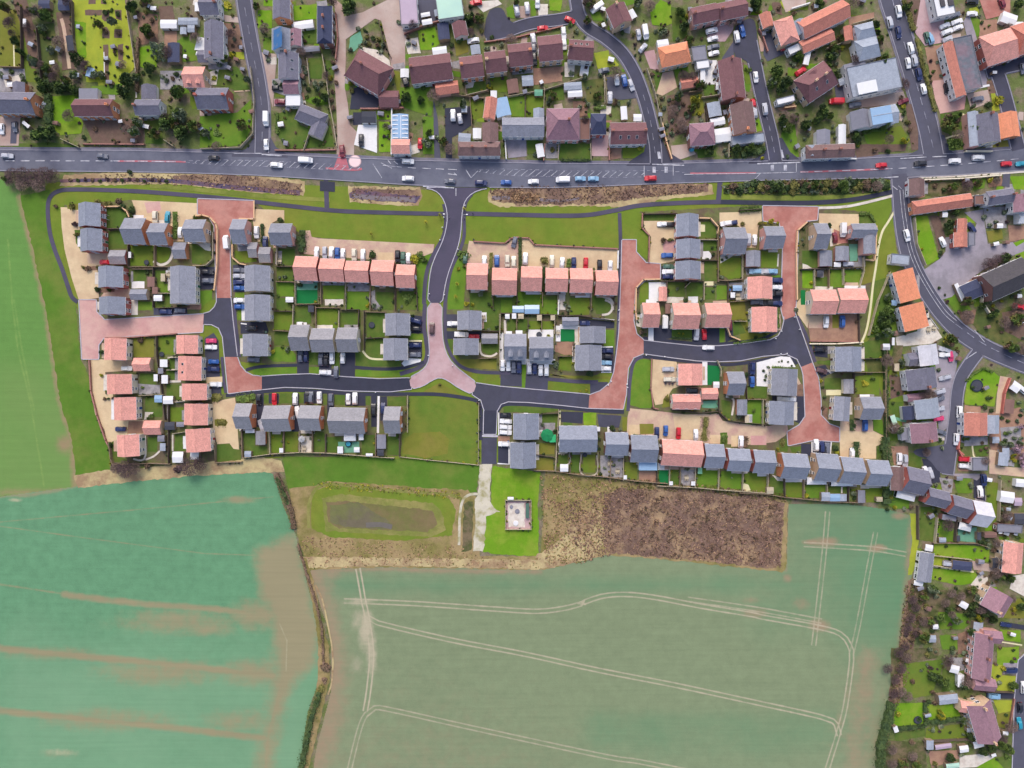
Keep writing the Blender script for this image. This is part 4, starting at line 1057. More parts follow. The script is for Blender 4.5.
def HG(pts,w=1.2,h=1.6,mat='leaf dark',where=None,desc=None):
 mat=leafname(mat)
 P=[T(p) for p in pts];Wp=[W(p,h*.7) for p in P]
 loc=(sum(p[0] for p in Wp)/len(Wp),sum(p[1] for p in Wp)/len(Wp));rnd=random.Random(int(P[0][0]*3+P[0][1]*5))
 mb=MB();segs=[]
 for a,b in zip(Wp[:-1],Wp[1:]):
  d=(b[0]-a[0],b[1]-a[1]);l=math.hypot(*d);segs.append((a,d,l))
  m=max(1,int(l/1.5));u=(d[0]/l,d[1]/l)
  for k in range(m):
   cx,cy=a[0]+d[0]*(k+.5)/m-loc[0],a[1]+d[1]*(k+.5)/m-loc[1]
   mb.obox((cx+rnd.uniform(-.14,.14)*w,cy+rnd.uniform(-.14,.14)*w),u,l/m/2+.05,w*.36*rnd.uniform(.7,1.15),0,h*rnd.uniform(.7,.95),mat)
 tot=sum(s[2] for s in segs)
 def fn(q):
  t=q.uniform(0,tot)
  for a,d,l in segs:
   if t<=l:break
   t-=l
  f_=t/l;o_=max(-.9,min(.9,q.gauss(0,.34)))*w
  return (a[0]+d[0]*f_-d[1]/l*o_-loc[0],a[1]+d[1]*f_+d[0]/l*o_-loc[1],h*q.uniform(.75,1.08) if q.random()<.7 else h*q.random())
 leaf_cloud(rnd,min(2200,int(tot*w*20)+20),fn,.17,mat,mb,.6)
 o=mb.build('hedge',None,loc)
 k=len(P)//2
 return later(o,((P[k-1][0]+P[k][0])/2,(P[k-1][1]+P[k][1])/2),desc or {'leaf dark':'dark green hedge','leaf mid':'green hedge','leaf olive':'olive green hedge','leaf yellow':'yellow-green hedge','leaf brown':'brown hedge','leaf grey':'grey-green hedge','twig dark':'bare purple-brown hedge'}.get(mat,'hedge'),'hedge','hedges around the gardens',where)
# ------------------------------------------------------------------ trees and shrubs
def bare_tree(seed,mat='twig'):
 rnd=random.Random(seed);tr=MB();cr=MB()
 tr.tube((0,0,0),(0.02,0,.34),.035,.026,'bark',7)
 def grow(p,d,l,rad,lev):
  q=p+d*l;cr.tube(p,q,rad,rad*.62,mat if lev else 'bark',4 if lev<2 else 3)
  if lev>=4:return
  for _ in range(3 if lev<3 else 4):
   nd=(d+Vector((rnd.gauss(0,.55),rnd.gauss(0,.55),rnd.gauss(.05,.35)))).normalized()
   grow(p+d*l*rnd.uniform(.55,1),nd,l*rnd.uniform(.6,.85),rad*.58,lev+1)
 def fn(q):
  a=q.uniform(0,6.28);t=q.random()**.6*.78;return (math.cos(a)*t,math.sin(a)*t,.35+.62*(1-t*t*.7)*q.uniform(.55,1))
 for _ in range(900):
  c=Vector(fn(rnd));d=Vector((c.x+rnd.gauss(0,.25),c.y+rnd.gauss(0,.25),rnd.uniform(-.1,.5))).normalized()*rnd.uniform(.05,.13);e=Vector((rnd.gauss(0,1),rnd.gauss(0,1),.2)).normalized()*.02
  cr.face([tuple(c-d-e),tuple(c+d),tuple(c-d+e)],mat)
 for k in range(5):
  a=k*2*math.pi/5+rnd.uniform(-.4,.4);grow(Vector((0.02,0,.30)),Vector((math.cos(a)*.7,math.sin(a)*.7,.75)).normalized(),.24*rnd.uniform(.8,1.2),.017,0)
 return tr.mesh('trunk'),cr.mesh('crown')
def leafy_tree(seed,mats,n=1300,tall=1.0,size=.075,lobes=11):
 rnd=random.Random(seed);tr=MB();cr=MB()
 tr.tube((0,0,0),(0,0,.5*tall),.05,.03,'bark',7)
 for k in range(6):
  a=k+rnd.random();tr.tube((0,0,.3*tall),(math.cos(a)*.35,math.sin(a)*.35,.62*tall),.022,.008,'bark',4)
 L=[]
 for _ in range(lobes):
  a=rnd.uniform(0,6.28);q=rnd.uniform(.15,.62);L.append((math.cos(a)*q,math.sin(a)*q,tall*rnd.uniform(.5,.95)-.18*q,rnd.uniform(.26,.42)))
 for k,lb in enumerate(L):
  m=mats[k % len(mats)]
  def fn(r_):
   v=Vector((r_.gauss(0,1),r_.gauss(0,1),r_.gauss(0,1))).normalized()*lb[3]*r_.uniform(.55,1.08)
   return (lb[0]+v.x,lb[1]+v.y,max(.1,lb[2]+v.z*.8*tall))
  leaf_cloud(rnd,n//lobes,fn,size,m,cr,.3)
  for z in (0,):   # darker heart of the clump
   def fi(r_):
    v=Vector((r_.gauss(0,1),r_.gauss(0,1),r_.gauss(0,1))).normalized()*lb[3]*.5
    return (lb[0]+v.x,lb[1]+v.y,lb[2]+v.z*.8)
   leaf_cloud(rnd,14,fi,size*2.0,m,cr)
 return tr.mesh('trunk'),cr.mesh('crown')
def conifer(seed,mat):
 rnd=random.Random(seed);tr=MB();cr=MB();tr.tube((0,0,0),(0,0,1.6),.05,.01,'bark',6)
 def fn(r_):
  t=r_.random()**1.6;a=r_.uniform(0,6.28);q=(1-t)*r_.uniform(.5,1.05)*(1+.18*math.sin(5*a+t*9))
  return (math.cos(a)*q,math.sin(a)*q,.15+t*1.6)
 leaf_cloud(rnd,800,fn,.07,mat,cr,.2)
 return tr.mesh('trunk'),cr.mesh('crown')
def shrub_mesh(seed,mat,n=190):
 rnd=random.Random(seed);mb=MB();L=[(rnd.uniform(-.45,.45),rnd.uniform(-.45,.45),rnd.uniform(.35,.6),rnd.uniform(.35,.55)) for _ in range(5)]
 def fn(r_):
  l=r_.choice(L);v=Vector((r_.gauss(0,1),r_.gauss(0,1),r_.gauss(0,1))).normalized()*l[3]*r_.uniform(.7,1.08)
  return (l[0]+v.x,l[1]+v.y,max(.03,l[2]+v.z))
 leaf_cloud(rnd,n,fn,.13,mat,mb,.4)
 mb.lathe((0,0,0),[(.3,0),(.55,.25),(.5,.55),(.2,.72)],mat,8)
 return mb.mesh('shrub')
TREES={
'bare':[bare_tree(s,'twig') for s in (1,2,3)],'bare dark':[bare_tree(s,'twig dark') for s in (4,5,6)],
'dark':[leafy_tree(s,['leaf dark','leaf dark','leaf mid']) for s in (11,12,13)],'green':[leafy_tree(s,['leaf mid','leaf dark','leaf mid']) for s in (14,15)],
'olive':[leafy_tree(s,['leaf olive','leaf mid','leaf brown'],1000) for s in (16,17)],'grey':[leafy_tree(s,['leaf grey','leaf grey','leaf mid'],1000) for s in (18,19)],
'yellow':[leafy_tree(20,['leaf yellow','leaf yellow','leaf mid'],700)],'conifer':[conifer(s,'leaf dark') for s in (21,22)],'blue':[conifer(23,'leaf grey')],'blossom':[leafy_tree(24,['blossom','blossom','twig'],700,size=.045)]}
TW={'bare':'bare brown tree','bare dark':'bare purplish tree','dark':'dark evergreen tree','green':'green leafy tree','olive':'olive brown tree','grey':'grey-green tree','yellow':'yellow-green tree','conifer':'dark conifer','blue':'grey-green conifer','blossom':'pale pink blossom tree'}
def TR(x,y,rad,kind='bare',where=None,h=None,desc=None):
 p=T((x,y));R_=rad/_t[2]*S;rnd=random.Random(int(p[0]*7+p[1]*11))
 tm,cm=rnd.choice(TREES[kind]);hh=h or min(9,max(3.0,R_*1.5))
 o=bpy.data.objects.new({'conifer':'conifer_tree','blue':'conifer_tree','bare':'bare_tree','bare dark':'bare_tree','blossom':'blossom_tree'}.get(kind,'garden_tree'),None);COL.objects.link(o)
 o.location=(*W(p,hh*.6),0);o.rotation_euler=(0,0,rnd.uniform(0,6.28))
 k=1.0 if kind not in ('bare','bare dark') else 1.18
 for nm,me in (('trunk',tm),('crown',cm)):link(nm,me,o,(0,0,0),0,(R_*k,R_*k,hh))
 return later(o,p,TW[kind] if not desc else desc,'tree','trees in the gardens',where)
SHR={m:[shrub_mesh(s*7+i,m) for s in (1,2,3)] for i,m in enumerate(('leaf dark','leaf mid','leaf olive','leaf yellow','leaf brown','leaf grey','twig dark'))}
SW={'leaf dark':'dark green shrub','leaf mid':'green shrub','leaf olive':'olive shrub','leaf yellow':'yellow-green shrub','leaf brown':'brown shrub','leaf grey':'grey-green shrub','twig dark':'purple-brown shrub'}
SHL=[]
def SH(x,y,rad,m='mid',where=None,h=None):SHL.append((T((x,y)),rad/_t[2]*S,leafname(m),where,h))
def plant_shrubs(keep=290):
 SHL.sort(key=lambda a:-a[1]);V=[];Fc=[];MI=[];mats=[]
 for i,(p,R_,m,where,h) in enumerate(SHL):
  rnd=random.Random(int(p[0]*7+p[1]*11));me=rnd.choice(SHR[m]);sy=rnd.uniform(.85,1.15);hh=h or min(2.2,R_*1.3);a=rnd.uniform(0,6.28)
  if i<keep:
   o=bpy.data.objects.new('shrub',me);COL.objects.link(o);o.location=(*W(p,.4),0);o.scale=(R_*1.05,R_*1.05*sy,hh);o.rotation_euler=(0,0,a)
   later(o,p,SW[m],'shrub','shrubs in the gardens',where)
  else:
   c=np.empty(len(me.vertices)*3,np.float32);me.vertices.foreach_get('co',c);c=c.reshape(-1,3)*np.array([R_*1.05,R_*1.05*sy,hh])
   x0,y0=W(p,.4);n=len(V);V+=[(x0+x*math.cos(a)-y*math.sin(a),y0+x*math.sin(a)+y*math.cos(a),z) for x,y,z in c]
   if m not in mats:mats.append(m)
   for f in me.polygons:Fc.append(tuple(n+q for q in f.vertices));MI.append(mats.index(m))
 me=bpy.data.meshes.new('garden_plants');me.from_pydata(V,[],Fc)
 for m in mats:me.materials.append(M(m))
 me.polygons.foreach_set('material_index',MI);tag(link('garden_plants',me),kind='stuff')
# ------------------------------------------------------------------ small garden things
def TRAMP(x,y,rad,where=None):
 p=T((x,y));R_=rad/_t[2]*S;o=bpy.data.objects.new('trampoline',None);COL.objects.link(o);o.location=(*W(p,.6),0)
 m=MB();m.lathe((0,0,.62),[(R_*.82,0),(R_*.82,.03),(.01,.02)],'dark felt',20);m.build('jumping_mat',o)
 m=MB()
 for k in range(20):
  a,b=k*math.pi/10,(k+1)*math.pi/10
  m.solid([(R_*.82*math.cos(a),R_*.82*math.sin(a),.66),(R_*math.cos(a),R_*math.sin(a),.64),(R_*math.cos(b),R_*math.sin(b),.64),(R_*.82*math.cos(b),R_*.82*math.sin(b),.66)],[(0,1,2,3)],'plastic dark')
 m.build('edge_pad',o)
 for k in range(4):
  a=k*math.pi/2+.4;m=MB();m.tube((R_*.95*math.cos(a),R_*.95*math.sin(a),0),(R_*.95*math.cos(a),R_*.95*math.sin(a),.64),.04,.04,'steel',6);m.build('leg',o)
 return later(o,p,'round dark trampoline','trampoline','garden trampolines',where)
def PARASOL(x,y,rad,mat,desc,where=None):
 mat=roofname(mat)
 p=T((x,y));R_=rad/_t[2]*S;o=bpy.data.objects.new('parasol',None);COL.objects.link(o);o.location=(*W(p,2.2),0)
 m=MB();n=8
 for k in range(n):
  a,b=2*math.pi*k/n,2*math.pi*(k+1)/n
  m.solid([(0,0,2.7),(R_*math.cos(a),R_*math.sin(a),2.15),(R_*math.cos(b),R_*math.sin(b),2.15)],[(0,1,2),(2,1,0)],mat)
 m.build('canopy',o);m=MB();m.tube((0,0,0),(0,0,2.75),.04,.04,'steel',6);m.build('pole',o);m=MB();m.lathe((0,0,0),[(.35,0),(.35,.08),(.1,.14)],'dark felt',10);m.build('base',o)
 return later(o,p,desc,'parasol',None,where)
TBL=[]
def TABLE(x,y,rot=0,where=None,mat='pale timber'):
 if not TBL:
  t=MB();t.box(-.8,-.45,.70,.8,.45,.75,mat);l=MB();l.box(-.05,-.05,0,.05,.05,.70,mat)
  s=MB();s.box(-.22,-.22,.42,.22,.22,.47,mat);s.box(-.22,.19,.47,.22,.23,.9,mat)
  for a in (-.18,.18):
   for b in (-.18,.18):s.box(a-.025,b-.025,0,a+.025,b+.025,.42,mat)
  TBL.extend([t.mesh('table_top'),l.mesh('leg'),s.mesh('chair')])
 p=T((x,y));o=bpy.data.objects.new('garden_table',None);COL.objects.link(o);o.location=(*W(p,.7),.13);o.rotation_euler=(0,0,math.radians(rot))
 link('table_top',TBL[0],o)
 for a in (-.7,.7):
  for b in (-.38,.38):link('leg',TBL[1],o,(a,b,0))
 later(o,p,'pale garden table','table','garden tables',where)
 for k,(a,b,rz) in enumerate(((-.35,.75,0),(.4,.8,.1),(-.4,-.78,math.pi),(.35,-.75,math.pi+.15))):
  c=bpy.data.objects.new('garden_chair',TBL[2]);COL.objects.link(c);q=math.radians(rot)
  c.location=(o.location.x+a*math.cos(q)-b*math.sin(q),o.location.y+a*math.sin(q)+b*math.cos(q),.13);c.rotation_euler=(0,0,q+rz)
  later(c,(p[0]+a/S,p[1]-b/S),'pale chair','chair','garden chairs',where)
LAMP=[]
def LAMPPOST(x,y,rot=0,where=None):
 if not LAMP:
  a=MB();a.lathe((0,0,0),[(.16,0),(.14,1.0),(.08,1.1),(.06,6.0)],'steel',8);b=MB();b.tube((0,0,5.95),(1.3,0,6.25),.05,.04,'steel',6);c=MB();c.box(1.1,-.17,6.2,1.75,.17,6.32,'white upvc');c.box(1.15,-.12,6.16,1.7,.12,6.2,'window glass')
  LAMP.extend([a.mesh('pole'),b.mesh('arm'),c.mesh('lamp_head')])
 p=T((x,y));o=bpy.data.objects.new('street_lamp',None);COL.objects.link(o);o.location=(*W(p,5.9),0);o.rotation_euler=(0,0,math.radians(rot))
 for n,m in zip(('pole','arm','lamp_head'),LAMP):link(n,m,o)
 return later(o,p,'grey street lamp','street lamp','street lamps along the roads',where)
BOL=[]
def BOLLARD(x,y,where=None):
 if not BOL:
  a=MB();a.lathe((0,0,0),[(.22,0),(.22,.85),(.16,1.0),(.02,1.06)],'white upvc',10);BOL.append(a.mesh('bollard'))
 p=T((x,y));o=bpy.data.objects.new('bollard',BOL[0]);COL.objects.link(o);o.location=(*W(p,.6),0.1)
 return later(o,p,'white kerbside bollard','bollard','white bollards by the kerbs',where)
SAP=[]
def SAPLING(x,y,where=None):
 if not SAP:
  a=MB();a.tube((0,0,0),(0,0,1.9),.05,.03,'bark',5);b=MB();b.tube((0,0,0),(0,0,.9),.14,.14,'pale timber',6);rnd=random.Random(3)
  c=leaf_cloud(rnd,110,lambda q:(q.gauss(0,.32),q.gauss(0,.32),1.9+q.gauss(0,.35)),.12,'leaf yellow');SAP.extend([a.mesh('trunk'),b.mesh('tree_guard'),c.mesh('crown')])
 p=T((x,y));o=bpy.data.objects.new('young_tree',None);COL.objects.link(o);o.location=(*W(p,1.5),0)
 for n,m in zip(('trunk','tree_guard','crown'),SAP):link(n,m,o)
 return later(o,p,'young tree in a pale guard','tree','young trees on the verges',where)
BIN={}
def WHEELIE(x,y,col='black',where=None):
 if col not in BIN:
  m=MB();mt='paint '+col
  m.solid([(-.24,-.27,.08),(.24,-.27,.08),(.24,.27,.08),(-.24,.27,.08),(-.29,-.36,1.0),(.29,-.36,1.0),(.29,.36,1.0),(-.29,.36,1.0)],[(3,2,1,0),(4,5,6,7),(0,1,5,4),(1,2,6,5),(2,3,7,6),(3,0,4,7)],mt)
  m.box(-.3,-.38,1.0,.3,.38,1.06,mt);m.tube((-.28,.3,.12),(.28,.3,.12),.12,.12,'tyre',8);BIN[col]=m.mesh('wheelie_bin')
 p=T((x,y));o=bpy.data.objects.new('wheelie_bin',BIN[col]);COL.objects.link(o);o.location=(*W(p,.5),0.1)
 return later(o,p,f'{ {"black":"black","green":"green","blue":"blue","brown":"brown"}[col]} wheelie bin','bin','wheelie bins by the houses',where)
# ================================================================== the new estate, surveyed frame by frame
sheet('garden_ground','plot ground',[(64,205),(90,203),(132,200),(198,203),(255,203),(304,236),(434,248),(428,300),(408,376),(300,366),(240,362),(236,300),(200,300),(200,340),(222,394),(262,394),(345,394),(408,396),(407,456),(262,457),(205,462),(112,470),(106,440),(92,400),(86,360),(82,300),(66,255)],1,wob=0.5)
sheet('garden_ground','plot ground',[(462,244),(620,248),(624,240),(640,212),(762,205),(820,208),(866,212),(874,250),(868,330),(860,345),(885,400),(885,490),(790,486),(640,468),(545,462),(500,463),(498,408),(590,410),(628,410),(640,360),(580,380),(520,382),(470,372),(446,340),(446,300)],1,wob=0.5)
ROW5=('westernmost','second from west','middle','fourth from west','easternmost')
# ---- frame: upper west corner
tile(60,190,6.4)
drive([(5,110),(60,112),(118,125),(125,235),(140,400),(310,405),(310,480),(180,500),(240,490),(250,690),(180,700),(120,700),(75,560),(30,380),(12,240)],'beige')
drive([(460,65),(885,85),(885,180),(810,190),(790,330),(720,330),(700,240),(560,210),(550,180),(490,180),(480,120)],'beige');drive([(540,80),(640,75),(650,130),(560,150)],'pale pink paving')
drive([(170,405),(300,400),(300,480),(180,470)],'tan');drive([(300,630),(450,630),(450,690),(250,700)],'tan')
lawn([(300,105),(385,105),(435,160),(430,240),(300,245)],'dark');lawn([(310,265),(430,262),(430,375),(310,375)],'dark')
lawn([(440,345),(600,350),(595,485),(440,485)]);lawn([(605,360),(690,362),(710,400),(690,455),(640,470),(605,440)]);path([(600,455),(640,480),(690,465),(718,420),(712,365),(600,352)],2.6)
lawn([(845,345),(970,390),(968,450),(900,478),(845,470)],'dark');patio([(850,330),(965,340),(968,392),(930,385),(890,350)])
lawn(r(470,505,552,580),'dark');patio(r(460,585,542,630),'white');patio([(455,520),(470,520),(470,590),(455,590)],'grey')
lawn(r(612,515,672,650),'dark');patio(r(678,512,700,585),'white');lawn(r(632,600,702,655),'fresh');lawn(r(600,665,708,760),'dark');lawn(r(502,715,590,770),'fresh');patio(r(455,700,500,800))
lawn([(895,645),(975,640),(975,700),(910,750),(895,730)],'fresh');drive(r(893,492,992,637));drive(r(600,755,815,800),'asphalt new');patio(r(815,725,905,765),'brown',4)
bed([(150,490),(265,487),(262,512),(160,520)],'bark mulch');bed([(220,630),(350,628),(350,652),(230,658)],'bark mulch');bed([(95,255),(130,255),(135,390),(105,340)],'dark');bed([(45,95),(118,90),(118,130),(50,120)],'olive')
bed([(850,160),(965,160),(1000,240),(998,420),(975,440),(972,260),(935,190)],'garden soil');bed(r(722,140,752,312),'dark')
HG([(735,150),(735,310)],1.6,1.3,'mid')
H(118,85,257,235,'y','slate blue','red','at the top west corner of the estate','e',short='top west corner house',porch='slate')
H(130,250,268,393,'y','slate blue','red','second down at the top west corner','e',short='second house at the top west corner')
H(412,180,550,345,'x','slate','orange','behind the round west lawn, third from lane','s',short='slate house with the big orange gable',pitch=36)
H(576,213,690,350,'x','slate','orange','beside the teal car west of the lane','s',short='house beside the teal car',pitch=36)
H(800,190,935,330,'x','slate','tan','inside the walled corner by red brick lane','n',short='walled corner house by the red lane',pitch=36)
H(245,490,402,625,'y','slate blue','red','third down on the west side','e',short='third house down the west side',ch=0)
H(250,685,418,797,'y','slate blue','red','beside the salmon paved turning head','e',short='house beside the salmon turning head')
H(705,490,866,728,'y','slate','cream','pair with two dark parking bays','e',kind='semi-detached pair',short='cream pair with two dark bays',name='house')
GA(727,335,812,440,'x','slate','orange','n');GA(318,385,425,475,'x','slate grey','red','w');GA(450,635,560,703,'x','slate','tan','w')
C(690,175,95,'teal');C(612,175,90,'cream','suv');C(772,272,90,'white');C(290,463,0,'red');C(945,525,0,'black');C(950,582,0,'grey','suv');C(680,780,2,'navy');C(770,772,3,'grey')
SH(100,222,22,'twig dark');SH(185,500,22,'brown');SH(245,497,16,'olive');SH(240,640,24,'dark');SH(320,640,16,'mid');SH(465,130,30,'dark');SH(450,170,24,'dark');SH(150,495,14,'olive');SH(870,175,20,'mid');SH(985,330,18,'twig dark');SH(985,400,18,'dark');SH(110,285,20,'olive');SH(80,108,26,'olive');SH(440,540,14,'dark');SH(560,530,16,'dark')
F([(270,106),(385,103),(425,135),(440,170)],'tan');F([(868,165),(905,158),(955,172),(995,215),(1005,250),(1003,480),(985,640)],'tan','along the west side of the red brick lane')
F([(300,248),(430,245)],'dark');F([(432,345),(432,488)],'dark');F([(602,350),(602,488)]);F([(440,492),(705,490)]);F([(592,492),(592,750)],'dark');F([(600,660),(705,660)],'pale');F([(975,270),(975,440),(930,482),(850,482)],'pale');F([(615,755),(815,748)],'dark');F([(462,505),(592,505)])
SD(600,672,655,710,'white');SD(590,620,625,665,'brown');SD(440,395,452,435,'white');SD(560,555,605,620,'brown');SD(645,535,672,585,'pale');TABLE(690,545);TRAMP(553,463,16)
# ---- west pink houses
tile(60,300,6.4)
drive([(190,380),(290,380),(470,390),(470,450),(290,462),(300,560),(340,600),(345,740),(540,770),(540,860),(350,900),(305,920),(285,830),(225,730),(200,580)],'beige');drive(r(395,385,460,455),'tan');drive([(440,775),(535,775),(535,855),(430,855)],'brown')
H(283,245,425,385,'y','pink','cream','at the salmon turning head','e',short='pink house at the salmon turning head',rot=1)
H(300,475,460,602,'y','pink','cream','second down the west edge','e',short='second pink house down the west edge',rot=-1,dorm=None)
H(345,622,488,768,'y','pink','cream','third down the west edge','e',short='third pink house down the west edge',rot=-1)
GA(470,370,582,455,'x','pink','tan','w')
H(745,226,883,345,'y','pink','cream','top of the inner west column','e',short='top pink house of the inner column',gm=None)
H(755,360,905,515,'y','pink','cream','second down the inner west column','e',short='second pink house of the inner column',rot=1,dorm=None,sky=2)
H(780,535,940,640,'y','pink','cream','third down the inner west column','e',short='third pink house of the inner column')
H(795,663,947,800,'y','pink','cream','fourth down the inner west column','e',short='fourth pink house of the inner column',rot=1)
drive([(925,245),(985,210),(1015,260),(1025,480),(1035,620),(950,620),(935,480)],'asphalt new');drive([(935,495),(1040,490),(1040,525),(940,535)],'beige',4)
lawn([(905,195),(960,190),(985,215),(965,238),(925,238)]);bed([(970,600),(1030,600),(1025,650),(975,650)],'olive')
C(970,262,0,'magenta');C(968,303,0,'white');C(985,395,2,'blue');C(985,442,2,'navy','suv');C(1000,540,0,'white','suv');C(430,438,0,'white')
lawn(r(472,245,602,365),'olive');lawn(r(628,235,737,350));lawn(r(668,375,752,440),'dark');lawn(r(682,450,757,510),'dark');lawn(r(682,540,778,638),'dark');lawn(r(545,625,655,750),'dark');lawn(r(512,470,612,548),'dark')
patio([(500,535),(640,545),(645,600),(505,605)],'grey');path([(690,522),(775,520)],2.2);path([(690,370),(750,365)],1.6);path([(690,445),(750,448)],1.6);path([(720,655),(800,645)],2.0);path([(690,655),(690,760)],1.5,'grey')
SD(640,380,687,430,'white');SD(627,435,660,472,'grey');SD(650,480,690,535,'white');SD(660,615,725,665,'white');SD(605,610,655,655,'blue glazing');SD(600,475,625,520,'white')
TRAMP(650,347,16);SH(265,485,16,'yellow');SH(270,330,20,'dark');SH(285,632,14,'brown');SH(310,630,12,'dark');SH(335,628,12,'brown');SH(360,628,12,'dark');SH(300,590,12,'mid');SH(520,265,24,'brown');SH(630,310,14,'dark');SH(690,270,14,'mid');SH(590,745,20,'mid');SH(530,560,12,'mid')
F([(612,232),(616,360),(625,420),(640,520),(655,640),(668,768)],'dark');F([(290,240),(450,238),(740,215)],'brown');F([(470,460),(600,458)]);F([(690,370),(755,366)],'pale');F([(680,448),(755,448)],'pale');F([(505,612),(655,605)],'pale');F([(185,385),(195,580),(235,740),(290,900),(320,955)],'brown','between the beige forecourt and the west meadow',h=1.0)
F([(735,350),(745,230)],'pale')
SH(450,300,14,'dark');SH(455,330,12,'mid')
tile(60,390,6.4)
H(366,285,508,425,'y','pink','cream','at the bottom of the west edge','e',short='bottom pink house of the west edge',rot=-2)
H(805,247,963,395,'y','pink','cream','at the bottom of the inner west column','e',short='bottom pink house of the inner column',rot=-3)
GA(537,195,650,286,'x','pink','tan','w')
C(390,250,0,'navy')
lawn(r(690,110,790,200));lawn(r(735,285,802,392),'dark');lawn(r(562,300,622,395),'dark');lawn([(320,360),(360,300),(366,420),(430,450),(330,470)],'dark')
path([(545,290),(548,420),(520,450),(470,440)],1.8);path([(548,445),(600,425),(640,390)],1.8);path([(722,285),(722,390)],1.6)
SD(720,395,790,465,'white');SD(625,290,670,330,'grey');SD(640,340,675,390,'pale slate');SD(670,205,735,255,'dark');SD(835,395,890,445,'white');SD(745,205,795,235,'grey')
patio([(545,140),(600,142),(570,185),(540,190)]);SH(660,245,14,'grey');SH(705,425,12,'mid');SH(560,180,12,'mid');SH(705,265,10,'grey');SH(320,350,22,'dark')
F([(690,60),(690,470)],'dark');F([(720,280),(800,268)],'pale');F([(310,340),(320,440),(335,480),(560,470),(700,475)],'timber');F([(735,75),(950,60)],'pale');F([(990,340),(990,470)],'timber')
TR(420,505,62,'bare dark','at the foot of the west edge gardens',6);TR(475,500,45,'bare','at the foot of the west edge gardens',5);TR(830,490,68,'bare dark','below the bottom pink house of the inner column',6.5);TR(900,470,50,'bare dark','below the bottom pink house of the inner column',5);TR(360,500,40,'bare','at the foot of the west edge gardens',5);SH(760,500,34,'twig dark');SH(560,485,26,'brown')
# ---- first lane and the row of five
tile(200,190,6.4)
drive([(350,122),(540,130),(540,200),(500,190),(455,215),(440,330),(370,330),(350,260),(335,180),(345,180)],'beige')
bed([(390,215),(408,215),(408,335),(390,335)],'garden soil');HG([(399,222),(399,330)],1.4,1.2,'dark');HG([(652,262),(650,400)],3.2,1.6,'dark');SH(515,195,24,'dark');SH(355,270,16,'dark')
H(207,187,303,343,'x','slate','pink','east of the red brick lane top','w',short='grey house east of the red lane top',pitch=36)
H(452,215,592,350,'x','slate','pink','west of the dark garden hedge','n',short='house west of the dark hedge',pitch=36)
GA(310,335,370,432,'x','slate grey','pink','n');GA(378,365,455,465,'x','slate grey','pink','n')
lawn([(222,390),(310,390),(312,430),(360,440),(365,460),(270,468),(225,430)]);patio([(240,350),(310,350),(305,390),(245,392)],'grey');lawn([(500,375),(605,380),(605,480),(500,480)],'dark');patio(r(482,390,525,475),'grey')
H(286,485,447,650,'y','slate','cream','pair opposite the two-car bays, upper','e',kind='semi-detached pair',short='upper cream pair east of the lane',name='house')
H(286,672,447,838,'y','slate','cream','pair opposite the two-car bays, lower','e',kind='semi-detached pair',short='lower cream pair east of the lane',name='house')
drive(r(212,480,286,652),'asphalt new');drive(r(222,690,286,768),'asphalt new');lawn(r(225,655,285,690),'fresh')
C(252,515,0,'grey');C(252,552,0,'silver');C(252,592,0,'navy','suv');C(254,628,0,'blue');C(256,708,0,'white');C(258,748,0,'blue')
C(172,335,84,'white','van','on the red brick lane');C(420,335,90,'navy','suv');C(365,272,90,'white')
lawn(r(492,495,600,582),'dark');lawn(r(490,592,600,682),'fresh');lawn(r(490,690,600,770),'dark');SH(545,555,16,'grey');SH(510,560,14,'grey');SH(500,680,14,'mid');SD(548,685,598,718,'white');SH(470,670,12,'grey');TABLE(510,455)
lawn(r(618,640,752,727),'artificial lawn');patio(r(618,592,752,640),'teal decking');SH(640,605,20,'dark');SH(738,620,12,'dark');SH(740,715,12,'yellow')
lawn(r(788,612,922,698),'fresh');patio(r(800,700,918,738),'pale');lawn(r(940,650,1024,768),'fresh');patio(r(940,600,1060,645),'grey');patio(r(775,592,925,610),'grey')
SH(830,735,12,'grey');SH(870,740,12,'grey');SH(905,735,10,'dark');SH(985,620,10,'mid');SH(905,595,9,'mid');SH(845,597,9,'dark')
F([(608,470),(608,730)],'pale');F([(770,590),(772,728)]);F([(930,590),(930,768)],'pale');F([(480,488),(605,490)],'dark');F([(485,585),(605,588)]);F([(205,350),(205,430),(250,470),(290,478)],'tan');F([(615,730),(760,728)]);F([(345,70),(345,185),(250,182)],'tan','around the red brick parking court',h=.8);F([(490,350),(490,480)],'pale')
for i,(x0,y0,x1,y1) in enumerate(((608,425,756,580),(768,440,926,586))):
 H(x0,y0,x1,y1,'x','pink','red',f'{ROW5[i]} in the row of five','n',short=f'{ROW5[i]} pink house of five',pitch=34,rot=1.5)
drive([(665,262),(705,258),(715,300),(760,310),(1000,322),(1500,348),(1492,400),(1390,440),(1370,470),(665,410)],'tan')
C(748,402,92,'white');C(800,402,90,'silver');C(843,402,92,'white');C(881,408,91,'blue','suv');C(916,410,90,'white');C(988,415,90,'cream')
tile(340,190,6.4)
for i,(x0,y0,x1,y1) in enumerate(((36,455,187,590),(202,450,346,612),(360,478,481,626))):
 H(x0,y0,x1,y1,'x','pink','red',f'{ROW5[i+2]} in the row of five','n',short=f'{ROW5[i+2]} pink house of five',pitch=34,rot=1.5)
C(148,417,90,'white');C(370,425,90,'black');C(405,435,90,'green');C(438,437,90,'white');drive(r(245,400,345,450),'beige',4)
SH(212,415,34,'dark');SH(480,440,40,'yellow');SH(515,420,28,'mid');SH(535,450,26,'mid');HG([(190,440),(192,590)],.8,1.2,'dark');lawn([(460,430),(600,410),(590,470),(570,620),(560,768),(495,768),(490,480)],'fresh')
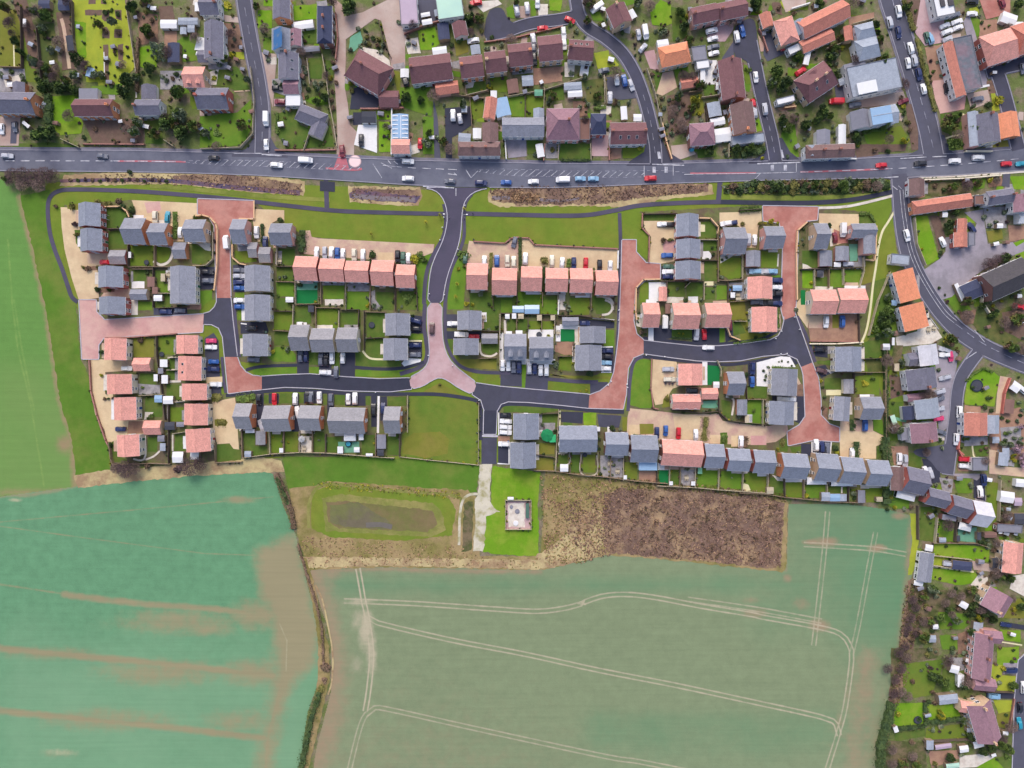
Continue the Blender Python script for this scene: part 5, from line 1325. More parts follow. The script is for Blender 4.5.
lawn(r(40,652,185,768),'fresh');patio(r(35,610,190,648),'grey');patio([(200,650),(225,640),(225,700),(270,760),(215,768),(180,700)],'grey');lawn(r(235,655,345,768),'dark');lawn(r(365,650,490,768),'dark');lawn([(410,665),(480,660),(485,730),(400,730)],'dark')
SH(175,690,12,'grey');SH(172,745,14,'yellow');SH(220,735,14,'grey');SH(265,745,12,'grey');SH(425,690,40,'mid',h=1.2);SH(395,745,12,'grey');SH(340,720,14,'dark');SH(385,650,10,'grey')
F([(192,600),(192,768)]);F([(352,620),(352,768)],'dark');F([(490,620),(495,768)],'dark');F([(35,625),(33,768)],'pale')
LAMPPOST(690,155,180,'at the footpath crossing, west side');LAMPPOST(788,158,0,'at the footpath crossing, east side');BOLLARD(655,240);BOLLARD(640,320);BOLLARD(665,175);BOLLARD(572,665);BOLLARD(668,670);BOLLARD(800,100);BOLLARD(755,380);SAPLING(200,280);SAPLING(550,205);SAPLING(750,600);SAPLING(740,680);SAPLING(640,160);SAPLING(795,120)
SH(760,505,16,'yellow');SH(795,490,14,'olive');SH(850,730,16,'yellow');SH(805,730,20,'yellow');SH(790,430,44,'mid',h=1.6)
lawn([(690,640),(700,560),(740,430),(800,395),(830,440),(810,480),(800,640),(790,760),(690,768)],'fresh')
# ---- row of six
ROW6=('westernmost','second from west','third from west','third from east','second from east','easternmost')
H(812,470,946,637,'x','pink','red',f'{ROW6[0]} in the row of six','n',short=f'{ROW6[0]} pink house of six',pitch=34,rot=1)
tile(480,190,6.4)
for i,(x0,y0,x1,y1) in enumerate(((77,500,236,672),(262,490,396,647),(418,500,561,651),(574,502,719,657),(737,515,880,672))):
 H(x0,y0,x1,y1,'x','pink','red',f'{ROW6[i+1]} in the row of six','n',short=f'{ROW6[i+1]} pink house of six',pitch=34,rot=1)
drive([(-70,325),(0,335),(170,345),(200,310),(245,300),(245,520),(-95,490),(-90,440)],'tan');drive([(268,308),(310,308),(345,352),(400,358),(880,378),(880,530),(268,500)],'beige');bed(r(247,300,267,512),'garden soil');bed(r(60,400,82,500),'olive')
C(-95,437,90,'green');C(28,455,90,'white');C(108,455,90,'blue','suv');C(175,455,90,'cream');C(215,462,90,'cream');C(290,440,92,'white','suv');C(460,455,90,'cream');C(525,465,95,'white');C(600,470,90,'navy');C(676,472,92,'red');C(765,485,90,'black');C(832,487,93,'white');C(220,335,105,'grey')
SH(410,455,32,'olive');HG([(408,490),(408,640)],1.2,1.2,'dark');HG([(257,305),(257,505)],1.2,1.0,'dark');HG([(568,440),(570,495)],2.2,1.0,'mid');HG([(70,405),(70,495)],1.6,.9,'olive')
F([(-40,328),(160,340),(198,308),(245,300)],'brown',h=.9);F([(270,306),(312,306),(348,350),(600,362),(880,376)],'brown',h=.9)
SH(730,505,10,'mid');F([(885,390),(882,500)],'white','beside the footpath at the row of six');SH(890,410,10,'grey');SH(888,470,10,'grey')
lawn(r(240,652,395,745),'fresh');lawn(r(400,680,500,768),'dark');lawn(r(575,690,700,768));lawn(r(720,680,835,768),'dark');patio(r(610,650,715,688),'white');path([(780,680),(835,700),(850,730),(850,768)],2.4);patio(r(505,670,545,768),'pale');lawn(r(90,680,232,768),'dark');lawn([(-65,660),(75,655),(75,768),(-65,768)],'dark')

SH(5,660,24,'grey',h=.8);SH(60,730,16,'dark');SH(570,745,14,'grey');SH(545,720,12,'mid');SH(700,750,12,'olive');SH(415,660,12,'dark')
F([(240,650),(236,768)],'dark');F([(400,655),(400,745)]);F([(500,660),(498,768)],'pale');F([(712,660),(712,768)]);F([(82,680),(85,768)],'dark');F([(862,670),(862,768)],'dark')

# ---- lower middle: three grey houses, the junction, the pairs
tile(200,300,6.4)
lawn(r(475,75,590,192));lawn(r(602,40,712,150),'dark');lawn(r(748,55,882,180),'lawn');lawn(r(896,80,1030,175),'dark');lawn(r(475,200,570,292),'dark');lawn([(480,300),(570,300),(615,350),(615,395),(470,395),(430,365)],'fresh')
ROW3=('west','middle','east')
for i,(x0,y0,x1,y1) in enumerate(((580,160,702,322),(714,182,862,332),(880,178,1012,332))):
 H(x0,y0,x1,y1,'x','slate grey','cream',f'{ROW3[i]} of three above the dark street','s',short=f'{ROW3[i]} grey house of three',pitch=36)
drive(r(622,322,697,472));drive(r(762,335,842,480));drive(r(895,335,992,492));drive(r(765,440,890,482),'asphalt new')
C(645,362,90,'grey');C(680,360,90,'navy');C(775,382,90,'grey');C(808,385,90,'black');C(847,372,91,'white');C(915,372,91,'white');C(803,463,2,'white');C(872,462,90,'grey')
lawn([(330,445),(440,430),(615,430),(615,468),(420,485),(350,478)],'fresh');lawn(r(700,430,762,470),'fresh');lawn(r(700,335,760,415),'dark');lawn(r(855,340,892,440),'dark');lawn(r(998,335,1024,420),'dark');lawn([(995,448),(1024,448),(1380,450),(1440,470),(1300,492),(995,488)],'fresh')
drive([(258,140),(420,140),(440,200),(430,215),(262,215)]);path([(262,150),(300,155)],1.2,'white');lawn(r(240,65,282,130),'fresh');bed(r(255,225,275,360),'dark')
H(274,218,432,360,'y','slate','cream','beside the upper pink junction','e',short='cream pair beside the pink junction',kind='semi-detached pair',name='house')
C(345,382,2,'grey');WHEELIE(410,200,'black');WHEELIE(425,205,'green');C(330,180,0,'black')
patio(r(620,140,660,160),'white');SD(625,142,655,160,'white');SH(470,330,20,'yellow');SH(560,315,22,'grey');SH(530,300,14,'mid');SH(970,165,12,'grey');SD(692,35,728,78,'dark');SH(870,150,10,'grey');SH(735,100,9,'yellow')
F([(595,30),(590,160)],'pale');F([(738,40),(738,180)]);F([(888,70),(885,180)],'pale');F([(470,70),(600,72)],'dark');F([(470,195),(575,200)]);F([(1010,175),(1015,60),(900,62)],'dark');F([(740,48),(890,50)],'timber')
tile(200,380,6.4)
drive([(80,140),(225,112),(235,200),(250,445),(215,440),(190,405),(110,410),(85,300)],'beige');bed([(95,250),(165,250),(180,270),(165,295),(95,295)],'olive');lawn([(100,415),(190,405),(215,440),(262,445),(262,510),(100,525)],'dark');HG([(235,130),(345,110)],3.2,.8,'mid');SH(115,112,40,'olive',h=1.0);HG([(110,272),(165,270)],2.2,.8,'olive')
R4='in the lower row west of the green'
H(228,152,335,312,'x','slate grey','orange','westernmost '+R4,'n',short='westernmost grey house of the lower row',pitch=36)
H(410,165,582,327,'x','slate grey','orange','second from west '+R4,'n',short='second grey house of the lower row',pitch=36,rot=-1)
H(638,165,775,322,'x','slate grey','orange','third from west '+R4,'n',short='third grey house of the lower row',pitch=36,rot=1)
H(828,178,1058,340,'x','slate grey','orange','wide pair '+R4,'n',short='wide grey pair of the lower row',pitch=36,rot=1)
CONS(920,342,996,390);
drive(r(358,85,408,300));drive(r(440,85,505,150));drive(r(590,85,634,200));drive(r(590,200,634,330));drive(r(665,85,785,150));drive(r(815,85,858,260));drive(r(930,95,1060,165))
C(380,125,90,'black');C(478,122,90,'red');C(612,120,90,'white');C(626,205,80,'white');C(712,112,90,'grey');C(766,112,90,'white');C(840,125,90,'grey');C(950,122,90,'white');C(993,118,90,'white','suv');C(395,290,70,'silver');C(690,112,90,'black')
for q in (r(410,95,442,150),r(508,85,588,150),r(636,85,664,150),r(788,95,814,160),r(862,95,928,160)):lawn(q,'dark')
lawn([(275,345),(352,340),(356,420),(430,425),(432,480),(330,490),(275,480)],'dark');lawn(r(450,335,528,466));lawn(r(538,330,628,460));patio(r(642,360,714,462));lawn(r(726,335,798,460),'dark');lawn(r(810,365,905,465),'dark')
GA(356,325,418,415,'y','slate grey','orange','n');SD(285,455,328,492,'pale slate');SD(290,315,350,338,'white');SD(508,435,532,465,'white');TABLE(665,385);TABLE(665,440);SH(470,365,9,'yellow');SH(565,400,10,'yellow');SH(705,375,12,'grey');SH(760,385,10,'grey');SH(690,350,12,'dark')
PARASOL(650,378,22,'white','white parasol on a pale patio')
patio(r(885,395,1020,465),'teal decking');SD(880,425,915,470,'white');SD(985,430,1022,462,'white')
def HOTTUB(x,y,where=None):
 p=T((x,y));m=MB();m.lathe((0,0,0),[(1.15,0),(1.15,.85),(.95,.85),(.9,.7),(.02,.7)],'plastic dark',16);o=m.build('hot_tub',None,(*W(p,.5),.13));k=MB();k.lathe((0,0,.71),[(.9,0),(.9,.02),(.01,.03)],'paint teal',16);k.build('water_surface',o)
 return later(o,p,'square-edged teal hot tub','hot tub',None,where)
o=HOTTUB(950,408,'on the pale decking behind the wide pair');
F([(262,320),(270,500)]);F([(440,330),(445,475)],'pale');F([(533,330),(533,465)]);F([(634,330),(634,465)],'pale');F([(718,325),(718,465)]);F([(802,350),(802,468)],'dark');F([(270,500),(450,475),(640,465),(800,468),(1150,495),(1240,500)],'pale','along the meadow below the lower row');F([(90,430),(95,530),(262,525)])
tile(340,380,6.4)
H(285,172,390,340,'x','slate grey','orange','at the west edge of the square green','n',short='grey house at the square green',pitch=36)
sheet('grass_ground','worn',[T(p) for p in [(432,100),(640,112),(830,128),(888,140),(884,540),(700,520),(390,490),(398,350),(425,325)]],2,wob=.6);lawn([(560,60),(640,20),(700,50),(790,100),(640,85),(530,80)],'olive');SH(640,28,14,'olive')
lawn([(470,340),(640,330),(700,380),(690,470),(560,500),(400,470),(410,380)],'olive')
drive(r(200,88,236,300));drive(r(258,105,300,260));path([(248,103),(243,340)],2.2,'white',4,False);C(276,180,92,'navy');C(215,190,90,'black')
lawn(r(305,108,425,165),'dark');lawn(r(140,352,225,475),'dark');lawn(r(300,350,376,482),'dark');SD(236,348,293,440,'grey');SD(238,445,280,485,'dark');SD(120,345,150,385,'white');lawn(r(115,95,195,160),'dark');SD(165,470,210,487,'white')
F([(432,100),(430,335)],'pale');F([(382,340),(378,490)],'dark');F([(228,340),(226,490)]);F([(380,492),(560,512),(888,545)],'pale','along the bottom of the square green',h=1.0);F([(888,145),(884,545)],'pale','along the east edge of the square green',h=.9)
BOLLARD(890,130);BOLLARD(228,78)
# ---- centre: either side of the pink lane
tile(340,300,6.4)
H(290,87,446,228,'y','slate','cream','west of the pink lane, upper','e',short='upper grey house west of pink lane',ch=0)
H(278,246,432,386,'y','slate','cream','west of the pink lane, lower','e',short='lower grey house west of pink lane')
drive([(452,95),(530,105),(535,215),(455,212)]);drive([(436,268),(525,265),(525,370),(436,370)]);patio([(395,405),(425,370),(520,378),(515,395),(410,425)],'white');lawn(r(445,218,528,255),'fresh');path([(440,262),(525,262)],1.6,'path cream')
C(485,135,15,'navy');C(480,185,0,'black');C(480,290,0,'navy');C(480,350,0,'grey');SH(465,100,16,'dark')
lawn(r(170,82,286,240),'dark');lawn(r(165,248,276,372),'dark');path([(145,325),(190,372),(275,380)],2.0,'path cream');lawn([(100,335),(140,330),(190,380),(390,390),(390,425),(100,425)],'dark');TRAMP(203,160,20);SH(165,245,14,'grey');SH(375,65,12,'grey');SH(215,40,20,'grey');SH(250,55,18,'grey')
F([(152,70),(152,320)],'dark');F([(160,75),(290,78)]);F([(275,240),(160,245)],'dark')
H(752,70,906,192,'y','slate','cream','east of the pink lane, upper','w',short='upper grey house east of pink lane')
H(727,246,886,352,'y','slate','cream','east of the pink lane, lower','w',short='lower grey house east of pink lane')
C(725,152,0,'white');C(778,222,3,'white','van');C(858,235,2,'red');C(590,182,92,'brown','driving along the pink paved lane',True)
drive(r(672,92,752,178),'asphalt new');drive(r(670,200,905,248));GA(905,215,1010,280,'x','slate grey','tan','w');patio(r(902,80,938,140),'white');path([(890,300),(910,350),(970,360),(1005,340)],2.0);lawn([(905,285),(1020,280),(1015,335),(960,350),(915,335)],'dark');lawn([(750,380),(1000,375),(1000,445),(800,435),(740,400)],'olive');lawn([(780,455),(845,460),(840,505),(770,460)],'olive');lawn(r(880,470,1015,540),'lawn');lawn(r(905,90,1024,195),'dark');lawn([(680,250),(725,255),(720,330),(690,300)],'dark')
TABLE(920,115);SH(955,190,16,'grey',h=.8);SH(1000,170,14,'dark');F([(910,195),(1030,200)],'dark');F([(1020,90),(1020,440)],'pale');F([(890,375),(1000,370)],'timber');BOLLARD(565,355);BOLLARD(720,420);SH(430,20,12,'mid')
# ---- middle pair with dormers
tile(480,300,6.4)
patio([(125,210),(150,210),(150,380),(125,450)],'white');patio(r(308,190,470,245),'white');patio(r(140,378,480,412),'white')
H(155,218,297,382,'x','slate','white','with two front dormers, west','s',short='western dormer house',dorm=(-1,2),pitch=33)
H(315,236,468,388,'x','slate','white','with two front dormers, east','s',short='eastern dormer house',dorm=(-1,2),pitch=33)
drive([(135,400),(265,400),(268,555),(130,548)],'asphalt new');drive([(300,405),(440,415),(432,580),(288,568)],'asphalt new');lawn([(268,400),(300,400),(288,568),(266,560)],'fresh')
for x,y,c in ((145,420,'white'),(182,420,'white'),(215,428,'grey'),(250,430,'navy'),(315,436,'silver'),(350,440,'navy'),(388,450,'white'),(425,447,'white')):C(x,y,90,c)
SD(165,200,205,225,'white');SD(228,195,272,228,'white');TRAMP(378,222,18);SH(440,230,14,'yellow')
lawn(r(175,125,228,195),'dark');lawn(r(240,125,305,195),'dark');lawn(r(312,135,392,188),'lawn');lawn(r(398,135,470,205),'lawn');lawn(r(5,85,125,195),'dark');path([(160,130),(162,215)],2.4)
SD(205,85,232,120,'white');SD(243,88,280,120,'pale');SD(365,95,395,132,'pale');SD(452,97,478,130,'pale');SD(160,90,190,120,'white');SD(208,38,282,80,'blue glazing');SD(285,32,380,88,'blue glazing');SH(180,125,12,'grey');SH(135,100,14,'dark')
lawn(r(385,0,495,90),'fresh');lawn(r(0,0,130,85),'dark');lawn(r(135,0,205,80),'fresh');F([(130,85),(490,95)],'dark','behind the two dormer houses');F([(235,120),(235,200)]);F([(308,125),(308,195)],'dark');F([(395,95),(395,200)]);F([(480,95),(478,215)],'pale');F([(132,90),(128,215)],'pale');F([(505,0),(500,90)],'white')
patio([(485,165),(515,165),(515,265),(485,265)],'white');patio([(510,155),(645,165),(640,190),(510,185)],'white');lawn(r(515,186,607,266),'artificial lawn');patio(r(606,185,640,330),'pale');bed([(478,272),(605,268),(598,355),(540,350),(480,330)],'brown');lawn([(510,365),(590,362),(585,452),(500,452)]);TABLE(500,210);SH(570,358,9,'mid');SH(485,280,10,'grey')
H(640,170,803,277,'y','slate','white','in the pair west of the red lane, upper','e',short='upper grey house west of red lane')
H(610,288,777,452,'y','slate','white','in the pair west of the red lane, lower','e',short='lower grey house west of red lane')
GA(525,110,632,162,'x','slate','white','e');drive([(632,120),(860,140),(858,180),(800,180),(640,165)]);drive(r(775,305,855,465));path([(720,115),(860,130)],1.4,'white');path([(770,302),(850,300)],1.2,'white');path([(775,462),(840,462)],1.2,'white')
for x,y,c in ((815,325,'navy'),(808,362,'black'),(808,402,'skyblue'),(800,438,'white')):C(x,y,2,c)
C(670,150,0,'navy');lawn(r(793,190,858,300),'fresh');lawn([(450,480),(840,490),(840,505),(560,500),(450,475)],'olive');lawn([(432,520),(560,530),(700,560),(695,600),(560,585),(430,575)],'lawn');drive([(705,525),(820,525),(800,575),(740,600),(705,600)],'asphalt new');SH(680,575,12,'yellow');SH(640,585,9,'yellow');lawn([(0,470),(125,475),(120,550),(0,535)],'lawn')
lawn(r(575,0,700,95));lawn([(735,20),(790,5),(830,20),(830,70),(790,90),(740,90)],'dark');path([(800,0),(840,20),(845,60),(820,90),(780,95)],2.2);SH(545,30,14,'grey');SH(560,65,14,'grey');SH(530,90,14,'dark');SH(585,70,9,'grey');F([(500,100),(630,98),(860,130)],'dark','behind the pair west of the red lane');SH(485,415,26,'grey');SH(470,395,14,'dark');SH(590,405,10,'yellow');SH(605,310,9,'dark');SH(475,330,12,'grey')
F([(598,270),(600,355)],'dark');F([(500,360),(600,358)]);BOLLARD(840,520);BOLLARD(820,545);BOLLARD(888,65);BOLLARD(888,130);BOLLARD(940,540);BOLLARD(945,560);SH(700,468,26,'dark',h=1.0);SH(520,455,14,'olive')
# ---- south middle
tile(480,390,6.4)
lawn([(150,100),(300,75),(500,110),(500,135),(380,150),(210,140),(150,150)],'dark');drive(r(118,145,197,292));drive(r(115,295,190,345),'brown');drive(r(116,358,184,470));path([(112,470),(186,474),(186,350)],1.3,'white',5,False);path([(120,145),(120,290)],1.0,'white',5,False)
H(214,150,376,316,'y','slate blue','white','by the striped bays, upper','w',short='upper grey house by the striped bays')
H(194,335,357,500,'y','slate blue','white','by the striped bays, lower','w',short='lower grey house by the striped bays')
for y,c in ((162,'black'),(200,'white'),(237,'white'),(271,'white')):C(165,y,4,c)
C(155,345,2,'white');WHEELIE(180,330,'blue');WHEELIE(180,360,'brown');SH(205,215,10,'grey')
lawn(r(385,150,500,235),'dark');patio(r(380,210,480,275),'grey');lawn(r(370,340,476,412),'olive');lawn(r(350,435,470,515),'olive');patio(r(375,255,400,300),'white')
PARASOL(430,290,42,'green canvas','bright green garden canopy','beside the upper house by the striped bays');SD(445,285,485,335,'green canvas',where='beside the upper house by the striped bays');SH(400,225,16,'grey');SH(480,260,18,'dark');SH(465,275,12,'grey');WHEELIE(410,240,'brown');TABLE(395,285);SH(405,410,14,'dark')
F([(505,125),(495,300),(480,520)],'pale');F([(360,415),(478,432)],'dark');F([(345,515),(480,520),(640,545),(780,555),(1010,585),(1200,600)],'timber','along the scrub below the southern row');F([(380,155),(500,150)],'dark')
path([(512,128),(510,230)],1.6,'path cream');drive([(518,138),(660,142),(655,215),(520,205)],'asphalt dark');lawn(r(662,145,744,225),'bright');drive([(750,155),(905,165),(890,240),(820,240),(760,235)],'asphalt new');lawn(r(535,205,590,228),'dark')
S7='in the southern row above the scrub'
H(506,230,748,396,'x','slate blue','white','wide pair, west end of southern row','n',short='wide pair at the southern row west end',pitch=30,gut=True)
lawn(r(500,415,560,475),'dark');lawn(r(583,400,640,530),'dark');lawn(r(660,415,738,528));path([(572,395),(572,470),(515,480)],1.6);path([(650,400),(645,530),(745,535),(748,405)],1.4);SD(512,475,565,522,'white');TABLE(530,400);TRAMP(672,415,14);path([(560,398),(500,405)],2)
F([(492,395),(485,520)],'pale');F([(578,400),(575,530)],'dark');F([(645,400),(642,540)]);F([(755,400),(752,545)],'pale')
H(800,272,947,418,'x','slate blue','brown','with curved brick gable by the bins','n',short='slate house by the wheelie bins',pitch=33,rot=1)
SH(760,375,14,'dark');WHEELIE(745,375,'blue');WHEELIE(752,360,'black');SD(742,235,768,265,'white');SH(765,310,14,'dark');patio(r(770,420,920,560),'grey');SH(855,480,14,'grey');SH(890,450,12,'grey');SH(800,500,14,'grey');SH(850,545,10,'grey');SH(770,540,16,'dark');SH(825,430,14,'grey');TABLE(830,470);TABLE(880,520);F([(840,425),(835,560)],'timber');lawn(r(926,460,1005,575));SD(920,545,940,572,'white');SH(990,470,14,'yellow');F([(920,440),(918,580)],'pale');WHEELIE(860,255,'black');SH(850,245,26,'dark');drive(r(815,235,845,270),'white',4);SH(895,250,14,'grey')
# ---- beige courts of the south row
tile(610,370,6.4)
sheet('driveway_pavement','tan',[T(p) for p in [(125,245),(300,262),(480,285),(600,280),(640,285),(690,275),(720,325),(850,345),(1010,360),(1130,330),(1140,390),(1120,420),(1060,460),(900,480),(640,470),(400,450),(320,450),(130,420),(108,405),(112,300)]],3)
drive([(400,280),(585,290),(560,440),(430,440)],'beige');drive(r(640,415,750,470),'beige');drive(r(775,420,820,490),'beige');drive(r(900,420,1000,480),'pale pink paving');lawn([(585,285),(635,285),(628,380),(620,465),(585,460)],'olive');bed(r(190,345,278,410),'olive');bed([(705,400),(750,400),(752,480),(705,475)],'dark');SH(727,425,26,'mid',h=.9);SH(727,455,22,'mid',h=.9);HG([(610,300),(605,450)],2.4,.7,'olive');drive(r(120,350,188,412),'beige');lawn([(80,300),(110,300),(108,390),(80,390)],'olive')
lawn([(140,30),(275,30),(262,140),(270,235),(200,240),(125,225)],'fresh');sheet('lawn','fresh',[(632,358),(653,360),(652,384),(653,408),(640,408),(629,404)],2);F([(268,-70),(262,110),(280,245),(310,250)],'brown',h=.9)
drive([(275,-75),(420,-70),(440,0),(470,95),(400,120),(380,150),(370,210),(290,225),(265,140)],'beige');bed([(340,190),(370,150),(385,235),(330,240)],'olive');SH(365,180,18,'olive');drive(r(345,0,420,95),'tan')
C(372,-5,0,'silver');C(380,60,0,'cream');C(525,132,3,'black');drive(r(480,108,582,158),'brown',4);WHEELIE(355,85,'black');WHEELIE(380,88,'brown');WHEELIE(400,88,'black')
H(437,-40,592,98,'y','pink','cream','beside the artificial lawn','w',short='pink house beside the artificial lawn',pitch=30)
patio(r(590,-55,622,95),'white');lawn([(622,-55),(690,-50),(705,0),(700,95),(622,95)],'artificial lawn');SD(660,75,700,115,'white');SH(680,108,14,'grey');F([(690,-60),(715,0),(712,40)],'pale')
H(398,155,577,252,'x','pink','cream','long low, below the artificial lawn','w',short='low pink house below the artificial lawn',pitch=30,e=4)
GA(582,115,690,188,'x','pink','tan','w');lawn([(590,200),(690,195),(690,245),(590,240)],'teal decking');F([(400,255),(585,275),(690,265)],'dark');SH(470,265,16,'dark');SH(600,265,12,'grey');SH(680,250,12,'grey');SH(690,215,12,'grey');SH(640,262,14,'dark')
H(747,12,857,160,'x','slate','orange','beside the blue car on the drive','n',short='slate house beside the blue car drive',pitch=36,rot=0)
GA(812,187,878,290,'y','slate','orange','n');drive([(880,-60),(935,-60),(930,100),(885,105)],'asphalt dark');C(910,-10,92,'navy','suv');C(908,75,88,'blue');lawn(r(880,100,1000,180),'dark');lawn(r(885,195,985,340),'fresh');lawn([(710,190),(770,200),(775,290),(760,310),(720,290)],'dark');path([(740,170),(790,190),(780,290)],2.0);F([(700,180),(700,270),(760,325),(850,335),(1000,350)],'dark');SD(868,285,910,335,'white');SH(830,300,18,'grey');SH(920,260,14,'mid');SH(775,175,16,'grey');SH(870,30,20,'dark');F([(875,100),(880,190)],'dark');F([(885,188),(1000,190)])
H(130,418,302,590,'x','slate blue','brown','two from the wide pink pair','n',short='slate house west of wide pink pair',pitch=33,rot=1)
EXT(185,590,302,642,'x','blue glazing','white',flat=True,e=2.5);patio(r(185,645,292,715),'brown');HG([(150,418),(240,425)],.9,1.0,'dark')
H(328,450,588,616,'x','pink','brown','wide pair in the southern row','n',short='wide pink pair of the southern row',rot=3,pitch=34)
C(298,402,92,'navy');C(355,388,92,'blue');C(437,405,92,'red');C(548,412,90,'white');C(836,458,92,'white','suv');SH(872,440,16,'brown',h=1.2);SH(870,480,16,'brown',h=1.2);HG([(872,425),(868,495)],1.8,1.2,'brown')
patio(r(308,592,378,640),'white');lawn(r(314,640,376,738),'artificial lawn');lawn(r(392,610,450,735),'dark');patio(r(455,620,545,740),'grey');bed(r(470,650,535,720),'brown');SD(380,712,402,738,'white');SD(520,712,545,740,'white');SH(305,650,10,'mid');SH(308,700,10,'mid');SH(500,635,14,'grey');SH(480,635,10,'grey');TABLE(490,690);SD(562,625,590,665,'teal decking')
F([(305,600),(300,740)],'dark');F([(385,612),(380,740)],'pale');F([(452,615),(448,740)]);F([(550,620),(545,750)],'pale');F([(300,742),(560,755),(700,768),(1000,790)],'pale','along the scrub behind the wide pink pair')
lawn([(560,630),(695,635),(690,762),(555,748)],'fresh');lawn([(712,645),(850,648),(848,768),(705,765)],'fresh');F([(700,640),(695,768)],'pale');F([(855,655),(850,775)],'pale');lawn([(862,660),(1005,662),(1005,775),(858,772)],'lawn');patio([(855,725),(885,735),(900,770),(850,775)],'path cream');SH(780,690,8,'grey')
for (x0,y0,x1,y1),w_,sh in (((603,475,727,627),'first east of the wide pink pair','first slate house east of wide pink'),((750,505,893,647),'second east of the wide pink pair','second slate house east of wide pink'),((915,515,1052,660),'third east of the wide pink pair','third slate house east of wide pink')):
 H(x0,y0,x1,y1,'x','slate blue','red',w_,'n',short=sh,pitch=33,rot=2)
# ---- south east corner
tile(740,390,6.4)
H(262,408,428,568,'x','slate blue','orange','with wide orange gable in southern row','n',short='wide orange gable house in southern row',pitch=36,rot=3)
H(478,408,622,585,'x','slate blue','tan','third from the south east corner','n',short='third house from the south east corner',pitch=36,rot=4,dorm=None)
H(638,432,782,602,'x','slate blue','tan','second from the south east corner','n',short='second house from the south east corner',pitch=36,rot=4)
H(808,450,948,612,'x','slate blue','tan','at the south east corner','n',short='south east corner house',pitch=36,rot=3)
drive([(460,330),(585,330),(580,425),(480,405),(455,400)]);drive(r(390,345,458,420),'asphalt dark');C(484,352,90,'white');C(520,365,90,'navy','suv');C(555,375,90,'grey');path([(460,330),(460,400)],1.2,'white',5,False);path([(583,332),(575,425)],1.2,'white',5,False)
drive([(635,235),(850,200),(850,260),(920,295),(915,340),(870,360),(870,440),(640,435)],'beige');drive([(640,200),(845,190),(850,270),(640,260)],'tan');C(797,225,92,'blue','suv');C(715,402,92,'white');HG([(745,335),(745,440)],2.4,1.2,'dark');SH(722,230,18,'dark');HG([(720,190),(720,262)],2.0,1,'dark');SH(610,370,26,'dark');SH(615,400,20,'yellow');lawn([(250,330),(300,310),(310,360),(300,395),(255,385)],'dark');SH(275,335,26,'olive',h=.8);lawn([(850,185),(910,185),(920,290),(855,260)],'fresh');lawn([(320,365),(460,355),(390,400),(330,400)],'dark');lawn([(880,360),(930,345),(935,430),(870,440)],'dark');SH(240,375,14,'yellow');SH(375,400,12,'grey')
patio([(200,540),(240,555),(290,565),(285,585),(240,580)]);CONS(430,560,555,605);CONS(585,580,725,615);patio(r(770,605,825,630))
lawn(r(30,530,170,658),'lawn');patio([(15,600),(45,610),(70,655),(20,655)],'path cream');SD(170,622,215,665,'pale');lawn(r(190,560,280,680),'dark');lawn(r(295,575,405,690),'lawn');lawn(r(420,610,550,690),'fresh');SH(425,680,20,'yellow',h=.8);lawn(r(565,600,690,690),'dark');lawn(r(805,625,915,720),'lawn');SD(520,655,575,710,'pale slate');SD(575,665,640,712,'blue glazing',where='behind the third house from the south east corner');SD(640,665,682,712,'pale slate');SD(755,640,800,722,'grey');path([(650,620),(650,660)],1.6);SH(720,660,22,'grey');SH(700,640,16,'dark');SH(735,690,16,'dark');SD(872,685,912,715,'pale')
F([(182,545),(180,665)],'pale');F([(288,570),(290,690)],'dark');F([(412,575),(410,690)]);F([(560,600),(562,655)],'pale');F([(700,615),(698,720)],'dark');F([(0,660),(170,668),(300,690),(420,700),(560,715),(800,725)],'timber','along the field at the south east corner')
HG([(930,300),(935,450),(950,600),(940,720)],3.4,2.2,'dark','along the east edge of the estate');HG([(930,-250),(935,0),(940,200),(935,300)],1.4,1.8,'dark','along the upper east edge of the estate')
H(602,42,703,198,'y','slate','cream','middle of three by the pink court','w',short='middle house of three by pink court',hip=0,rot=4)
H(768,45,903,188,'x','slate','tan','east of three by the pink court','s',short='east house of three by pink court',pitch=33)
H(188,72,345,222,'y','slate blue','cream','west of the pink turning head','w',short='slate house west of pink turning head',rot=2);lawn(r(45,65,150,220),'fresh');drive([(340,120),(410,105),(412,170),(385,215),(345,200)],'asphalt dark');SD(32,160,78,210,'pale');SH(165,110,14,'grey');SH(160,170,16,'grey');F([(150,60),(148,230)],'pale');drive(r(205,38,345,75),'asphalt dark');C(275,58,2,'white');C(318,60,2,'white');drive(r(335,40,410,110),'asphalt dark')
